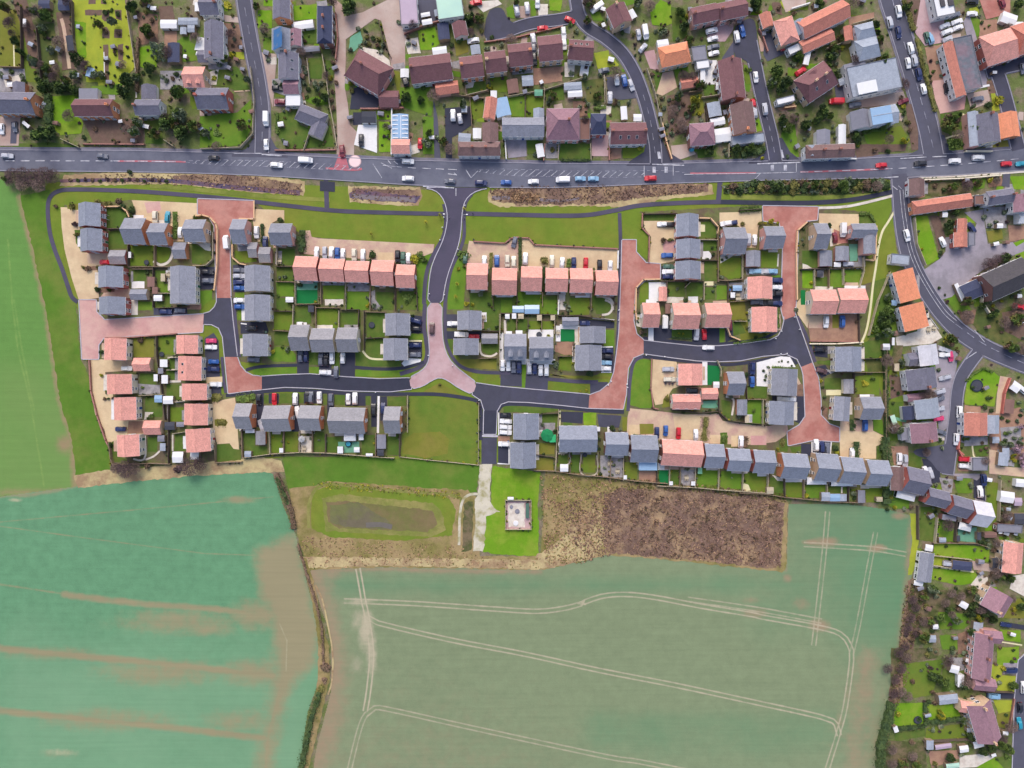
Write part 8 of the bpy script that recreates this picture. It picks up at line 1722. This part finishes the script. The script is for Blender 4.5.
for x,y,m in ((690,300,'dark'),(340,60,'grey'),(320,130,'dark'),(300,110,'grey'),(260,230,'grey'),(260,290,'dark'),(220,340,'dark'),(265,345,'yellow'),(190,215,'olive'),(200,170,'olive'),(400,350,'grey'),(250,560,'grey'),(270,590,'grey'),(240,650,'grey'),(990,400,'grey'),(1010,450,'grey'),(980,520,'grey'),(1000,480,'dark'),(900,600,'mid'),(930,590,'grey'),(970,580,'grey'),(960,630,'grey'),(900,640,'dark'),(1000,630,'grey'),(930,660,'grey'),(880,500,'dark'),(920,520,'dark'),(950,760,'yellow'),(780,690,'brown'),(480,640,'dark'),(500,600,'dark'),(640,630,'mid'),(530,20,'yellow'),(480,190,'grey'),(500,690,'grey')):SH(x,y,17,m)
TR(245,140,30,'grey');TR(400,720,30,'bare');SD(175,480,205,540,'mint sheet',rot=-20);path([(190,500),(270,520)],3,'teal decking');SD(195,150,225,200,'pale');TR(1010,560,26,'blossom');F([(150,60),(145,300),(145,600),(150,768)],'timber','between the estate lane and the right close gardens');TR(990,700,40,'blossom');TR(1010,740,36,'blossom')
tile(864,440,6.4)
drive([(170,40),(280,40),(285,130),(270,170),(190,160)],'brown');lawn(r(285,85,365,175),'dark');drive([(370,120),(480,130),(490,270),(430,280),(400,240)],'asphalt dark');drive([(700,230),(770,240),(775,390),(700,370)],'asphalt dark');lawn([(570,250),(680,245),(690,340),(600,340)],'fresh');drive([(570,215),(770,215),(720,260),(690,245),(570,240)],'grey yard');patio([(480,240),(570,250),(560,340),(500,320)],'grey');drive([(595,155),(690,155),(700,200),(600,200)],'brown');lawn(r(598,175,680,200),'yellow');lawn([(780,260),(880,280),(870,500),(820,530),(790,400)],'lawn');drive([(800,60),(860,70),(870,170),(1060,180),(1060,240),(800,215)],'tan');patio([(850,60),(960,60),(960,170),(870,160)],'grey')
C(222,120,90,'white','suv');C(258,130,90,'silver');C(390,205,75,'white');C(420,212,75,'silver','suv');C(643,122,3,'red','suv');C(640,165,3,'white');C(738,330,85,'white');C(762,255,85,'navy');FLAT(692,112,790,195,'grey','white','small grey flat-roofed block beside the red car','garage block',e=2.8,ref=False)
H(172,170,255,322,'y','brown','white','first in the stepped grey terrace','n',rot=0,short='brown end of the stepped terrace',kind='house');H(258,182,402,342,'x','old slate','red','second in the stepped terrace','n',rot=12,short='second house of the stepped terrace',pitch=36);H(400,318,540,425,'x','old slate','red','third in the stepped terrace','n',rot=14,short='third house of the stepped terrace',pitch=36);H(550,365,680,490,'x','old slate','red','fourth in the stepped terrace','n',rot=16,short='fourth house of the stepped terrace',pitch=36);H(685,395,805,552,'x','white roof','red','bright white-grey end of stepped terrace','n',rot=10,short='white-grey end of the stepped terrace',pitch=36)
CONS(210,335,330,382,'white',14);CONS(610,535,690,580,'white',14);EXT(500,480,590,515,'x','grey','brown',rot=8,flat=True)
lawn([(140,320),(215,330),(290,390),(290,440),(190,440),(130,400)],'fresh');lawn([(360,425),(470,430),(460,655),(355,640)],'dark');lawn([(465,500),(490,500),(485,660),(455,660)],'bright');lawn([(490,515),(600,510),(585,655),(480,640)],'fresh');lawn([(600,570),(720,560),(715,655),(595,645)],'teal decking');lawn([(450,665),(580,665),(790,690),(800,768),(440,768)],'bright')
None;SD(725,590,750,640,'dark');SD(480,625,525,655,'pale slate');SD(595,610,615,650,'dark');SD(870,330,960,400,'white','white',rot=8);SD(970,250,1040,300,'white','white',rot=6);SD(960,370,1010,420,'mauve sheet');SD(860,80,925,165,'pale slate',rot=6);SD(960,470,1050,540,'dark');SD(770,590,850,625,'brown');SD(860,575,885,600,'white');FLAT(850,540,1010,590,'grey','brown','low grey lean-to roof behind the stepped terrace','outbuilding',rot=4,e=2.4,ref=False,name='outbuilding')
for x,y,m in ((170,370,'yellow'),(200,430,'yellow'),(255,440,'grey'),(150,440,'dark'),(300,430,'brown'),(500,640,'dark'),(790,640,'grey'),(800,670,'grey'),(840,650,'dark'),(770,660,'dark'),(740,650,'dark'),(680,280,'grey'),(690,300,'grey'),(900,400,'brown'),(900,440,'brown'),(880,440,'grey'),(930,430,'grey'),(900,480,'brown'),(880,520,'brown'),(950,590,'brown'),(980,620,'mid'),(910,620,'mid'),(890,650,'brown'),(840,610,'mid'),(430,290,'grey'),(460,290,'grey'),(520,270,'grey'),(1000,400,'brown'),(960,130,'yellow')):SH(x,y,17,m)
F([(350,425),(352,640)],'dark');F([(475,500),(460,660)],'pale');F([(600,515),(588,650)],'dark');F([(450,662),(720,662),(800,690)],'timber');F([(880,260),(870,520)],'pale');F([(608,0),(600,60),(640,95)],'red',h=1);TR(985,60,34,'blossom');TR(1010,150,36,'blossom');TR(960,100,16,'yellow');TR(135,300,28,'dark');TR(1000,20,26,'grey');TR(940,30,26,'grey');TR(390,60,16,'bare');TR(890,20,28,'grey')
tile(864,540,6.4)
H(348,80,440,268,'y','slate','white','long outbuilding at the field edge','w',rot=7,short='long outbuilding at the field edge',e=2.8,pitch=20,kind='outbuilding',cat='outbuilding',nw=True);SD(390,30,440,70,'white',rot=10);SD(318,262,378,292,'white',rot=10);drive([(440,105),(520,110),(510,165),(440,160)],'yellow',3)
lawn([(440,180),(560,190),(700,205),(735,225),(720,270),(600,290),(430,250)],'bright');lawn([(445,20),(800,40),(800,140),(700,130),(450,100)],'bright');drive([(510,125),(690,150),(690,195),(505,175)],'grey yard');drive([(690,130),(880,170),(880,210),(700,190)],'rough yard');SD(565,135,690,192,'navy slate',rot=6,e=2.3,desc='long navy-roofed carport',where='between the two bright field edge lawns');C(540,150,6,'silver')
path([(440,170),(700,205)],1.2,'path cream',5);patio([(680,285),(735,215),(790,240),(790,310),(760,330)],'pale');drive([(950,230),(1060,210),(1060,380),(930,310)],'pale')
H(888,15,1015,210,'y','pink','tan','pink above, mauve below, right edge','w',rot=4,short='pink-topped house at right edge',pitch=30);H(765,330,935,465,'y','mauve','tan','diagonal, beside the dark conifers','s',rot=30,short='diagonal mauve house',ch=1,pitch=34)
lawn([(930,380),(1060,370),(1060,500),(880,500)],'olive');lawn([(470,460),(640,450),(680,520),(640,570),(480,570)],'fresh');lawn([(480,610),(590,600),(600,700),(500,700)],'fresh');lawn([(870,570),(1000,580),(1000,655),(880,640)],'bright');lawn([(850,690),(990,680),(990,860),(850,840)],'bright');bed([(300,300),(520,320),(760,310),(770,390),(640,470),(460,460),(420,560),(290,560),(280,400)],'garden soil');bed([(600,600),(720,560),(720,700),(600,730)],'bark mulch');path([(870,650),(1010,672)],1.4,'path cream');drive([(880,520),(1060,550),(1060,580),(870,550)],'asphalt dark');C(905,540,8,'navy')
for x,y,k in ((310,380,'bare dark'),(330,430,'bare dark'),(300,500,'bare dark'),(380,360,'olive'),(430,320,'grey'),(560,340,'bare'),(620,360,'bare'),(690,320,'olive'),(550,450,'dark'),(700,420,'dark'),(680,470,'conifer'),(760,470,'conifer'),(820,510,'dark'),(745,500,'yellow'),(430,520,'olive'),(380,520,'bare'),(340,590,'bare dark'),(280,560,'bare dark'),(520,400,'bare'),(880,240,'dark'),(940,250,'green'),(690,590,'dark'),(850,20,'bare'),(260,680,'bare dark'),(1010,430,'dark'),(490,500,'green')):TR(x,y,34,k)
for x,y,m in ((460,560,'grey'),(430,580,'dark'),(440,630,'grey'),(560,690,'dark'),(570,720,'grey'),(650,640,'brown'),(690,650,'brown'),(810,130,'dark'),(840,150,'grey'),(860,120,'grey'),(790,280,'brown'),(830,60,'brown'),(790,50,'grey'),(630,420,'grey'),(600,440,'brown'),(720,400,'grey'),(460,360,'grey'),(400,420,'olive'),(350,500,'brown'),(300,640,'brown'),(420,700,'grey'),(380,650,'olive'),(270,600,'twig dark'),(960,440,'yellow'),(640,720,'grey')):SH(x,y,20,m)
SD(610,395,665,435,'white',rot=30);SD(440,540,475,570,'white');SD(415,610,460,655,'pale slate');SD(700,525,760,600,'pale slate',rot=6);SD(820,115,885,180,'dark');F([(440,165),(700,200)],'pale');F([(450,102),(690,128)],'pale')
tile(864,648,6.4)
H(700,-95,825,200,'y','mauve','pink','long mauve terrace at the lower right','e',rot=5,short='long mauve terrace at lower right',ch=3,pitch=34,kind='terrace');EXT(700,195,840,275,'x','mauve',rot=5,e=4.4);EXT(760,-110,880,-30,'x','mauve',rot=5,e=4.6)
H(690,345,848,598,'y','mauve','tan','last mauve house before the bottom','e',rot=-16,short='last mauve house before the bottom',ch=2,pitch=32);EXT(610,345,760,420,'x','pink','tan',rot=8,e=3.4)
SD(478,298,600,358,'pale slate',rot=-6,e=2.4);SD(550,110,608,160,'white',rot=14);SD(600,170,640,250,'white','white');SD(700,595,765,638,'white',rot=-14);SD(610,625,668,668,'white',rot=-8);SD(400,590,445,650,'pale slate');SD(455,615,560,645,'mauve sheet',rot=-8);SD(525,738,610,768,'mint sheet',rot=-6);SD(190,500,218,540,'white',rot=-20);C(830,305,3,'skyblue','suv');C(940,140,0,'navy','suv');C(995,380,85,'black');C(990,480,85,'teal');C(1016,250,90,'white')
drive([(780,285),(970,290),(965,325),(780,320)],'asphalt dark');drive([(890,95),(1010,95),(1005,170),(890,165)],'grey yard');lawn([(820,170),(980,180),(970,280),(850,270)],'yellow');lawn([(810,100),(890,110),(880,170),(810,180)],'yellow');lawn([(825,330),(955,335),(950,410),(860,420)],'yellow');lawn([(850,420),(945,400),(930,520),(850,500)],'olive');lawn([(200,350),(390,350),(385,480),(180,520)],'bright');lawn([(395,360),(600,360),(620,450),(420,475),(395,430)],'bright');lawn([(400,510),(660,480),(680,560),(560,610),(390,600)],'lawn');lawn([(190,550),(390,510),(390,560),(200,600)],'dark');lawn([(250,100),(520,70),(480,180),(430,300),(250,330)],'worn');lawn([(500,130),(600,160),(590,270),(500,280)],'dark');bed([(130,590),(390,600),(400,768),(110,768)],'garden soil');bed([(410,660),(600,650),(620,700),(430,768)],'brown');drive([(610,690),(820,670),(830,700),(720,760),(610,768)],'pale');lawn([(720,768),(760,720),(830,700),(890,720),(890,768)],'bright');lawn([(830,700),(950,690),(950,768),(890,768)],'dark');patio([(540,60),(640,60),(640,140),(560,150)],'grey');bed([(170,0),(480,0),(470,60),(260,100),(170,280)],'garden soil')
HG([(185,350),(150,480),(120,620),(105,768)],3.6,2.4,'dark','along the lower right field edge');HG([(400,480),(670,450)],1.8,1.4,'dark');HG([(395,350),(395,500)],1.4,1.4,'dark');HG([(200,520),(390,500)],1.6,1.4,'dark');F([(390,605),(680,590)],'dark');F([(965,330),(930,540)],'brown',h=1);F([(780,285),(965,288)],'dark')
for x,y,k in ((480,200,'dark'),(520,230,'green'),(630,240,'conifer'),(240,130,'bare dark'),(200,200,'bare dark'),(240,280,'bare'),(280,310,'bare'),(220,30,'bare dark'),(270,60,'bare'),(820,640,'dark'),(880,620,'green'),(760,660,'dark'),(930,650,'green'),(180,650,'bare'),(310,690,'bare'),(250,740,'olive'),(330,740,'olive'),(490,430,'yellow'),(180,740,'bare'),(550,700,'dark'),(960,240,'green'),(890,580,'bare dark'),(690,560,'dark'),(440,180,'dark'),(150,130,'bare dark'),(190,290,'bare dark')):TR(x,y,36,k)
for x,y,m in ((350,455,'dark'),(215,420,'yellow'),(440,520,'grey'),(490,495,'grey'),(650,30,'brown'),(690,50,'brown'),(660,120,'grey'),(640,90,'brown'),(700,210,'brown'),(640,330,'dark'),(530,300,'dark'),(690,480,'dark'),(720,520,'mid'),(410,345,'dark'),(450,350,'brown'),(440,280,'brown'),(560,280,'grey'),(530,200,'mid'),(680,620,'dark'),(860,220,'grey'),(890,130,'yellow'),(560,740,'dark'),(450,740,'olive'),(310,210,'brown'),(400,40,'olive'),(620,680,'grey'),(300,600,'brown'),(910,690,'mid')):SH(x,y,20,m)
TRAMP(345,462,26);TABLE(490,500)
from mathutils import noise
# ================================================================== rough ground, field edges, compound
tile(0,140,5.69)
for x,y,r_,k in ((70,200,46,'bare dark'),(130,205,56,'bare dark'),(190,215,60,'bare dark'),(250,205,58,'bare dark'),(300,205,46,'bare dark'),(130,250,46,'bare'),(220,255,44,'bare'),(60,235,36,'bare')):
 TR(x,y,r_,k,'in the thicket at the top left field corner',h=4.5)
TR(40,225,26,'dark','in the thicket at the top left field corner',h=4);SH(740,195+140-150,20,'dark','in the bank below the main road');SH(700,385,26,'dark');SH(560,360,24,'olive');SH(620,365,26,'olive');SH(680,350,24,'brown');SH(320,380,16,'brown')
for i in range(14):SH(400+i*42,228+4*math.sin(i*2.1),14,('brown','dark','twig dark')[i % 3],'along the ditch by the top left path',h=.9)
tile(256,440,3.368)
HG([(66,115),(85,150),(105,200),(122,260),(128,300)],2.2,1.2,'brown','between the teal field and the basin');HG([(70,128),(88,165),(108,215)],1.6,1.5,'dark','between the teal field and the basin')
HG([(140,350),(180,480),(205,560),(222,640),(228,760)],1.0,.9,'brown','along the ditch between the two fields')
tile(300,540,3.368)
HG([(66,515),(40,590),(20,680),(5,768),(-5,840)],2.4,1.3,'dark','at the bottom between the two fields');SH(85,430,20,'brown','between the two fields',h=1.2);SH(70,500,18,'olive','between the two fields',h=1.2);SH(80,470,14,'brown','between the two fields',h=.9)
sheet('rough_ground','pale scrub',[T(p) for p in [(20,60),(45,130),(75,280),(98,360),(100,470),(80,560),(60,640),(30,768),(5,840),(-10,840),(30,700),(50,560),(62,440),(60,330),(40,200),(5,60)]],2,wob=.7)
strip('field_path','dead bank',[T(p) for p in [(52,150),(75,200),(95,290),(110,380),(108,470),(95,520)]],1.6,3)
tile(256,440,3.368)
sheet('compound_pavement','mauve paving',[T(p) for p in r(842,206,925,300)],4);sheet('compound_pavement','pale patio',[T(p) for p in r(850,212,905,292)],5,wob=.6)
F([(840,204),(927,204),(927,302),(840,302),(840,204)],'pale','around the compound on the bright green',h=1.6,desc='pale square compound fence')
def KIOSK(x0,y0,x1,y1,where):
 a=W(T((x0,y0)),1.6);b=W(T((x1,y1)),1.6);o=bpy.data.objects.new('control_kiosk',None);COL.objects.link(o);o.location=((a[0]+b[0])/2,(a[1]+b[1])/2,.1)
 hx,hy=abs(b[0]-a[0])/2,abs(b[1]-a[1])/2
 m=MB();m.box(-hx,-hy,0,hx,hy,1.6,'plastic dark');m.build('cabinet',o);m=MB();m.box(-hx-.08,-hy-.08,1.6,hx+.08,hy+.08,1.72,'paint green');m.build('lid',o)
 n=4
 for k in range(n):
  d=MB();d.box(-.05,-hy/n+.05,.1,0,hy/n-.05,1.5,'paint green');d.build('door',o,(-hx,-hy+(k+.5)*2*hy/n,0))
 return later(o,T(((x0+x1)/2,(y0+y1)/2)),'long teal control kiosk','kiosk',None,where)
KIOSK(909,214,919,262,'inside the square compound on the green')
for x,y,q in ((875,280,9),(880,240,8),(860,225,6)):
 m=MB();R_=q/3.368*S;m.lathe((0,0,.1),[(R_,0),(R_,.35),(R_*.8,.4),(.01,.42)],'grey' if q !=9 else 'white',14);o=m.build('manhole_cover',None,W(T((x,y)),.2));later(o,T((x,y)),'round raised manhole cover','manhole cover','covers in the compound','inside the square compound on the green')
SD(847,192,868,202,'white',where='at the corner of the square compound',desc='small white cabinet')
tile(340,190,6.4)
def person_mesh(top):
 import bmesh
 bm=bmesh.new();sk=bm.verts.layers.skin.verify()
 J=[(0,0,.92),(0,0,1.15),(0,0,1.38),(0,0,1.50),(0,.02,1.62),(0,.02,1.73),(.10,0,.88),(.11,.16,.50),(.11,.02,.10),(.11,.17,.05),(-.10,0,.88),(-.11,-.06,.50),(-.11,-.26,.14),(-.11,-.12,.07),(.19,0,1.36),(.24,-.12,1.10),(.23,-.02,.87),(.23,.04,.80),(-.19,0,1.36),(-.24,.10,1.10),(-.23,.24,.90),(-.23,.30,.84)]
 E=[(0,1),(1,2),(2,3),(3,4),(4,5),(0,6),(6,7),(7,8),(8,9),(0,10),(10,11),(11,12),(12,13),(2,14),(14,15),(15,16),(16,17),(2,18),(18,19),(19,20),(20,21)]
 R_=[.145,.135,.15,.06,.095,.075,.10,.07,.045,.04,.10,.07,.045,.04,.075,.05,.035,.03,.075,.05,.035,.03]
 V=[bm.verts.new(j) for j in J]
 for v,q in zip(V,R_):v[sk].radius=(q,q)
 V[0][sk].use_root=True
 for a,b in E:bm.edges.new((V[a],V[b]))
 me=bpy.data.meshes.new('person');bm.to_mesh(me);bm.free();me.materials.append(M(top));return me
me=person_mesh('cloth dark');p=T((850,152));o=bpy.data.objects.new('person',me);COL.objects.link(o);o.modifiers.new('skin','SKIN');o.modifiers.new('smooth','SUBSURF').render_levels=1
o.location=(*W(p,.9),.14);o.rotation_euler=(0,0,math.radians(90));later(o,p,'person in dark clothes walking','person',None,'on the footpath beside the estate entrance')
m=MB();m.lathe((0,.015,1.66),[(.06,-.02),(.115,.03),(.11,.10),(.05,.14)],'dark trim',10);m.build('hair',o)
m=MB();m.lathe((0,.03,1.62),[(.05,-.10),(.085,-.05),(.095,.03),(.09,.08)],'skin',10);m.build('face',o)
def tufts(name,P,n,mats,size,seed,dens=None):
 rnd=random.Random(seed);xs=[p[0] for p in P];ys=[p[1] for p in P];mb=MB();k=0
 Pn=P
 while k<n:
  X=np.array([rnd.uniform(min(xs),max(xs)) for _ in range(400)]);Y=np.array([rnd.uniform(min(ys),max(ys)) for _ in range(400)])
  for x,y in zip(X[inside(X,Y,Pn)],Y[inside(X,Y,Pn)]):
   c=noise.noise((x*.09,y*.09,seed))*2+noise.noise((x*.3,y*.3,seed+9))
   if c<rnd.uniform(-1.3,.7):continue
   wx,wy=W((x,y));mt=mats[0] if c>.5 else mats[rnd.randrange(len(mats))]
   for _ in range(3):
    a=rnd.uniform(0,6.28);s=size*rnd.uniform(.5,1.5);dx,dy=math.cos(a)*s*.5,math.sin(a)*s*.5;lx,ly=rnd.uniform(-.5,.5)*s,rnd.uniform(-.5,.5)*s;h=s*rnd.uniform(.15,.5)
    mb.face([(wx-dx,wy-dy,.1),(wx+dx,wy+dy,.1),(wx+dx+lx,wy+dy+ly,.1+h),(wx-dx+lx,wy-dy+ly,.1+h)],mt)
   k+=1
   if k>=n:break
 return tag(mb.build(name),kind='stuff')
tufts('dead_weeds',[(604,496),(620,488),(700,490),(772,498),(784,504),(780,566),(770,568),(660,557),(610,553),(600,540)],5200,['dark weed','dark weed','dry weed','dark weed','dry weed'],.36,3)
tufts('dead_weeds',[(540,475),(600,478),(612,490),(604,540),(590,562),(545,566)],1700,['dry weed','leaf olive','dry weed'],.45,4)
tufts('dead_weeds',[(300,536),(460,546),(480,557),(541,558),(541,568),(385,566),(308,568)],700,['dry weed','dry weed','leaf olive'],.4,5)
tufts('dead_weeds',[(600,476),(700,484),(786,494),(786,502),(700,492),(610,490)],800,['leaf olive','dry weed','dark weed'],.45,8)
tufts('dead_weeds',[(556,512),(585,496),(622,488),(618,553),(585,562)],700,['dark weed','dark weed','leaf brown'],.5,21)
tufts('dead_weeds',[(620,490),(784,504),(780,566),(640,554)],500,['leaf brown','dark weed'],.9,23)
tufts('reeds',[(490,190),(530,186),(708,184),(706,192),(640,198),(600,204),(520,205),(492,200)],900,['dark weed','leaf brown','dry weed','dark weed'],.5,6)
tufts('reeds',[(350,187),(420,188),(420,204),(350,202)],120,['dark weed','dry weed','leaf brown'],.45,7)
tufts('reeds',[(100,174),(250,176),(303,184),(300,196),(230,188),(100,182)],500,['dark weed','dry weed','dry weed'],.45,9)
tufts('pale_stalks',[(508,193),(522,192),(540,195),(538,200),(515,201)],260,['dry weed','dry weed'],.9,12)
tufts('rough_grass',[(312,484),(330,481),(460,492),(462,500),(400,494),(330,489)],260,['leaf yellow','dry weed','leaf olive'],.45,10)
tufts('hedge_bottom_weeds',[(905,585),(920,580),(925,600),(915,640),(905,690),(890,720),(888,700),(898,650)],900,['leaf brown','dark weed','leaf olive'],.5,13)
tufts('scrub_plants',[(722,187),(760,181),(880,180),(886,186),(880,192),(800,193),(726,193)],1400,['leaf dark','leaf olive','dark weed','leaf grey'],.9,14)
tile(0,140,5.69)
MR='on the main road'
for a in ((45,92,3,'silver'),(585,93,4,'grey')):C(*a,where=MR+' above the thicket',moving=True)
tile(170,140,5.69)
C(250,105,2,'black',where=MR+' below the first side street',moving=True);C(608,145,4,'white','suv',MR+' below the first side street',True);C(775,118,2,'white','van',MR+' beside the red forecourt',True)
tile(340,140,5.69)
C(388,124,2,'white',where=MR+' below the pink glazed house',moving=True);C(388,221,2,'white','suv',MR+' below the pink glazed house',True)
for x,y,c in ((627,236,'grey'),(803,246,'navy'),(945,243,'blue')):C(x,y,3,c,where=MR+' at the estate entrance',moving=True)
tile(510,140,5.69)
for x,y,c,k in ((133,238,'white',None),(300,228,'white','van'),(400,222,'skyblue',None),(474,222,'skyblue',None),(798,220,'red','suv')):C(x,y,-1,c,k,MR+' in the queue below the old houses',True)
tile(844,130,5.69)
for x,y,c in ((210,202,'red'),(432,192,'black'),(627,178,'white'),(762,162,'white'),(922,194,'red'),(1005,194,'teal')):C(x,y,-3,c,where=MR+' near the busy street',moving=True)
rnd=random.Random(5);busy=[(np.array(p),2.0) for p in [q for q,k in ROADP]+HARD]
boxes=[(o.location.x,o.location.y) for o in bpy.data.objects if o.parent is None and (o.get('category') in ('car','van','shed','garage') or o.name[:6] in ('lectern',))]
def old(x,y):return y<148 or (x>886 and y>180 and not (y<330 and x<935) and not (x<925 and y>480 and x<920))
for (x,y),ph,(hw,hh) in list(REFS):
 if not old(x,y) or not (0<x<1024):continue
 for _ in range(3):
  s_=rnd.choice((-1,1));w_,h_=rnd.uniform(5,12),rnd.uniform(4,9)
  cx,cy=(x+rnd.uniform(-hw,hw),y+s_*(hh+h_*.4)) if rnd.random()<.6 else (x+s_*(hw+w_*.4),y+rnd.uniform(-hh,hh))
  a=rnd.uniform(-.3,.3);R4=[(cx+u*w_*math.cos(a)-v*h_*math.sin(a),cy+u*w_*math.sin(a)+v*h_*math.cos(a)) for u,v in ((-.5,-.5),(.5,-.5),(.5,.5),(-.5,.5))]
  sheet('patio_pavement',rnd.choice(('grey patio','pale patio','rough yard','lawn fresh','lawn bright','lawn','lawn fresh','brown paving')),R4,1,wob=.3)
n=0;tile(0,0,1)
while n<3000:
 if rnd.random()<.62:x,y=rnd.uniform(0,1024),rnd.uniform(0,149)
 else:x,y=rnd.uniform(886,1024),rnd.uniform(180,768)
 if not old(x,y) or any(abs(x-c[0])<b[0]+1 and abs(y-c[1])<b[1]+1 for c,_,b in REFS):continue
 n+=1;A_=np.array([x]);B_=np.array([y])
 if noise.noise((x*.05,y*.05,3))<rnd.uniform(-.45,.35) or any(p[:,0].min()<x<p[:,0].max() and p[:,1].min()<y<p[:,1].max() and inside(A_,B_,[tuple(q) for q in p])[0] for p,_ in busy):continue
 wx,wy=W((x,y))
 if any(abs(wx-a)<2.4 and abs(wy-b)<2.4 for a,b in boxes):continue
 q=n % 21
 if q in (2,5):TR(x,y,rnd.uniform(4,7.5),rnd.choice(('bare','bare','bare dark','olive','grey')),h=rnd.uniform(3.5,6));continue
 if q in (9,13,17) and rnd.random()<.8:a,b=rnd.uniform(3.5,6.5),rnd.uniform(3,4.5);SD(x-a/2,y-b/2,x+a/2,y+b/2,rnd.choice(('grey','white','white','pale slate','brown','grey')),rot=rnd.uniform(-30,30));boxes.append((wx,wy));continue
 SH(x,y,rnd.uniform(.9,2.3),rnd.choice(('grey','grey','dark','dark','brown','mid','olive','brown','twig dark')))
for P in FENCES:      # borders along the garden fences, terraces behind the new houses
 for (ax,ay),(bx,by) in zip(P[:-1],P[1:]):
  l=math.hypot(bx-ax,by-ay);k=0
  while k<l and l>3:
   if rnd.random()<.42:
    s_=rnd.choice((-1,1))*rnd.uniform(.9,1.6);x,y=ax+(bx-ax)*k/l-(by-ay)/l*s_,ay+(by-ay)*k/l+(bx-ax)/l*s_
    if not any(p[:,0].min()<x<p[:,0].max() and p[:,1].min()<y<p[:,1].max() and inside(np.array([x]),np.array([y]),[tuple(q) for q in p])[0] for p,_ in busy):SH(x,y,rnd.uniform(.7,1.5),rnd.choice(('grey','mid','dark','olive','brown','grey','yellow')),h=rnd.uniform(.5,1.2))
   k+=rnd.uniform(1.5,4)
for (x,y),hw,hh,f in HOUSES:
 if old(x,y) or y<180:continue
 dx,dy={'n':(0,1),'s':(0,-1),'e':(-1,0),'w':(1,0)}[f];d=rnd.uniform(2,3.4);a,b=sorted((rnd.uniform(-1,-.3),rnd.uniform(.2,1)))
 Q=[(x+hw*a,y+dy*(hh-1)),(x+hw*b,y+dy*(hh-1)),(x+hw*b,y+dy*(hh+d)),(x+hw*a,y+dy*(hh+d))] if dy else [(x+dx*(hw-1),y+hh*a),(x+dx*(hw+d),y+hh*a),(x+dx*(hw+d),y+hh*b),(x+dx*(hw-1),y+hh*b)]
 sheet('patio_pavement',rnd.choice(('grey patio','pale patio','pale patio','white patio','tan paving')),Q,4,wob=.15)
plant_shrubs()
finish_labels()
# ------------------------------------------------------------------ light, sky and camera
w=bpy.data.worlds.new('World');sc.world=w;w.use_nodes=True;nt=w.node_tree
sky=nt.nodes.new('ShaderNodeTexSky');sky.sky_type='NISHITA';sky.sun_disc=False
EL, AZ = 50, 350       # sun towards the top of the frame, a little left
sky.sun_elevation=math.radians(EL);sky.sun_rotation=math.radians(AZ);sky.air_density=1.0;sky.dust_density=4.0;sky.ozone_density=1.0
nt.links.new(sky.outputs[0],nt.nodes['Background'].inputs['Color']);nt.nodes['Background'].inputs['Strength'].default_value=SKYS
sd=bpy.data.lights.new('sun','SUN');sd.energy=SUNE;sd.angle=math.radians(26);sd.color=(1.0,.96,.90)
so=bpy.data.objects.new('sun',sd);COL.objects.link(so)
d=Vector((math.sin(math.radians(AZ))*math.cos(math.radians(EL)),math.cos(math.radians(AZ))*math.cos(math.radians(EL)),math.sin(math.radians(EL))))
so.rotation_euler=d.to_track_quat('Z','Y').to_euler();so.location=d*200
cd=bpy.data.cameras.new('camera');cd.sensor_width=36;cd.lens=36*HC/(1024*S);cd.clip_end=6000;cd.clip_start=1
co=bpy.data.objects.new('camera',cd);COL.objects.link(co);co.location=(0,0,HC);co.rotation_euler=(0,0,0);sc.camera=co
sc.view_settings.view_transform='Standard';sc.view_settings.look='None';sc.view_settings.gamma=1;sc.view_settings.use_curve_mapping=False;sc.view_settings.exposure=EXPO
sc.render.resolution_x=1024;sc.render.resolution_y=768
sc.cycles.max_bounces=4;sc.cycles.diffuse_bounces=2;sc.cycles.glossy_bounces=2
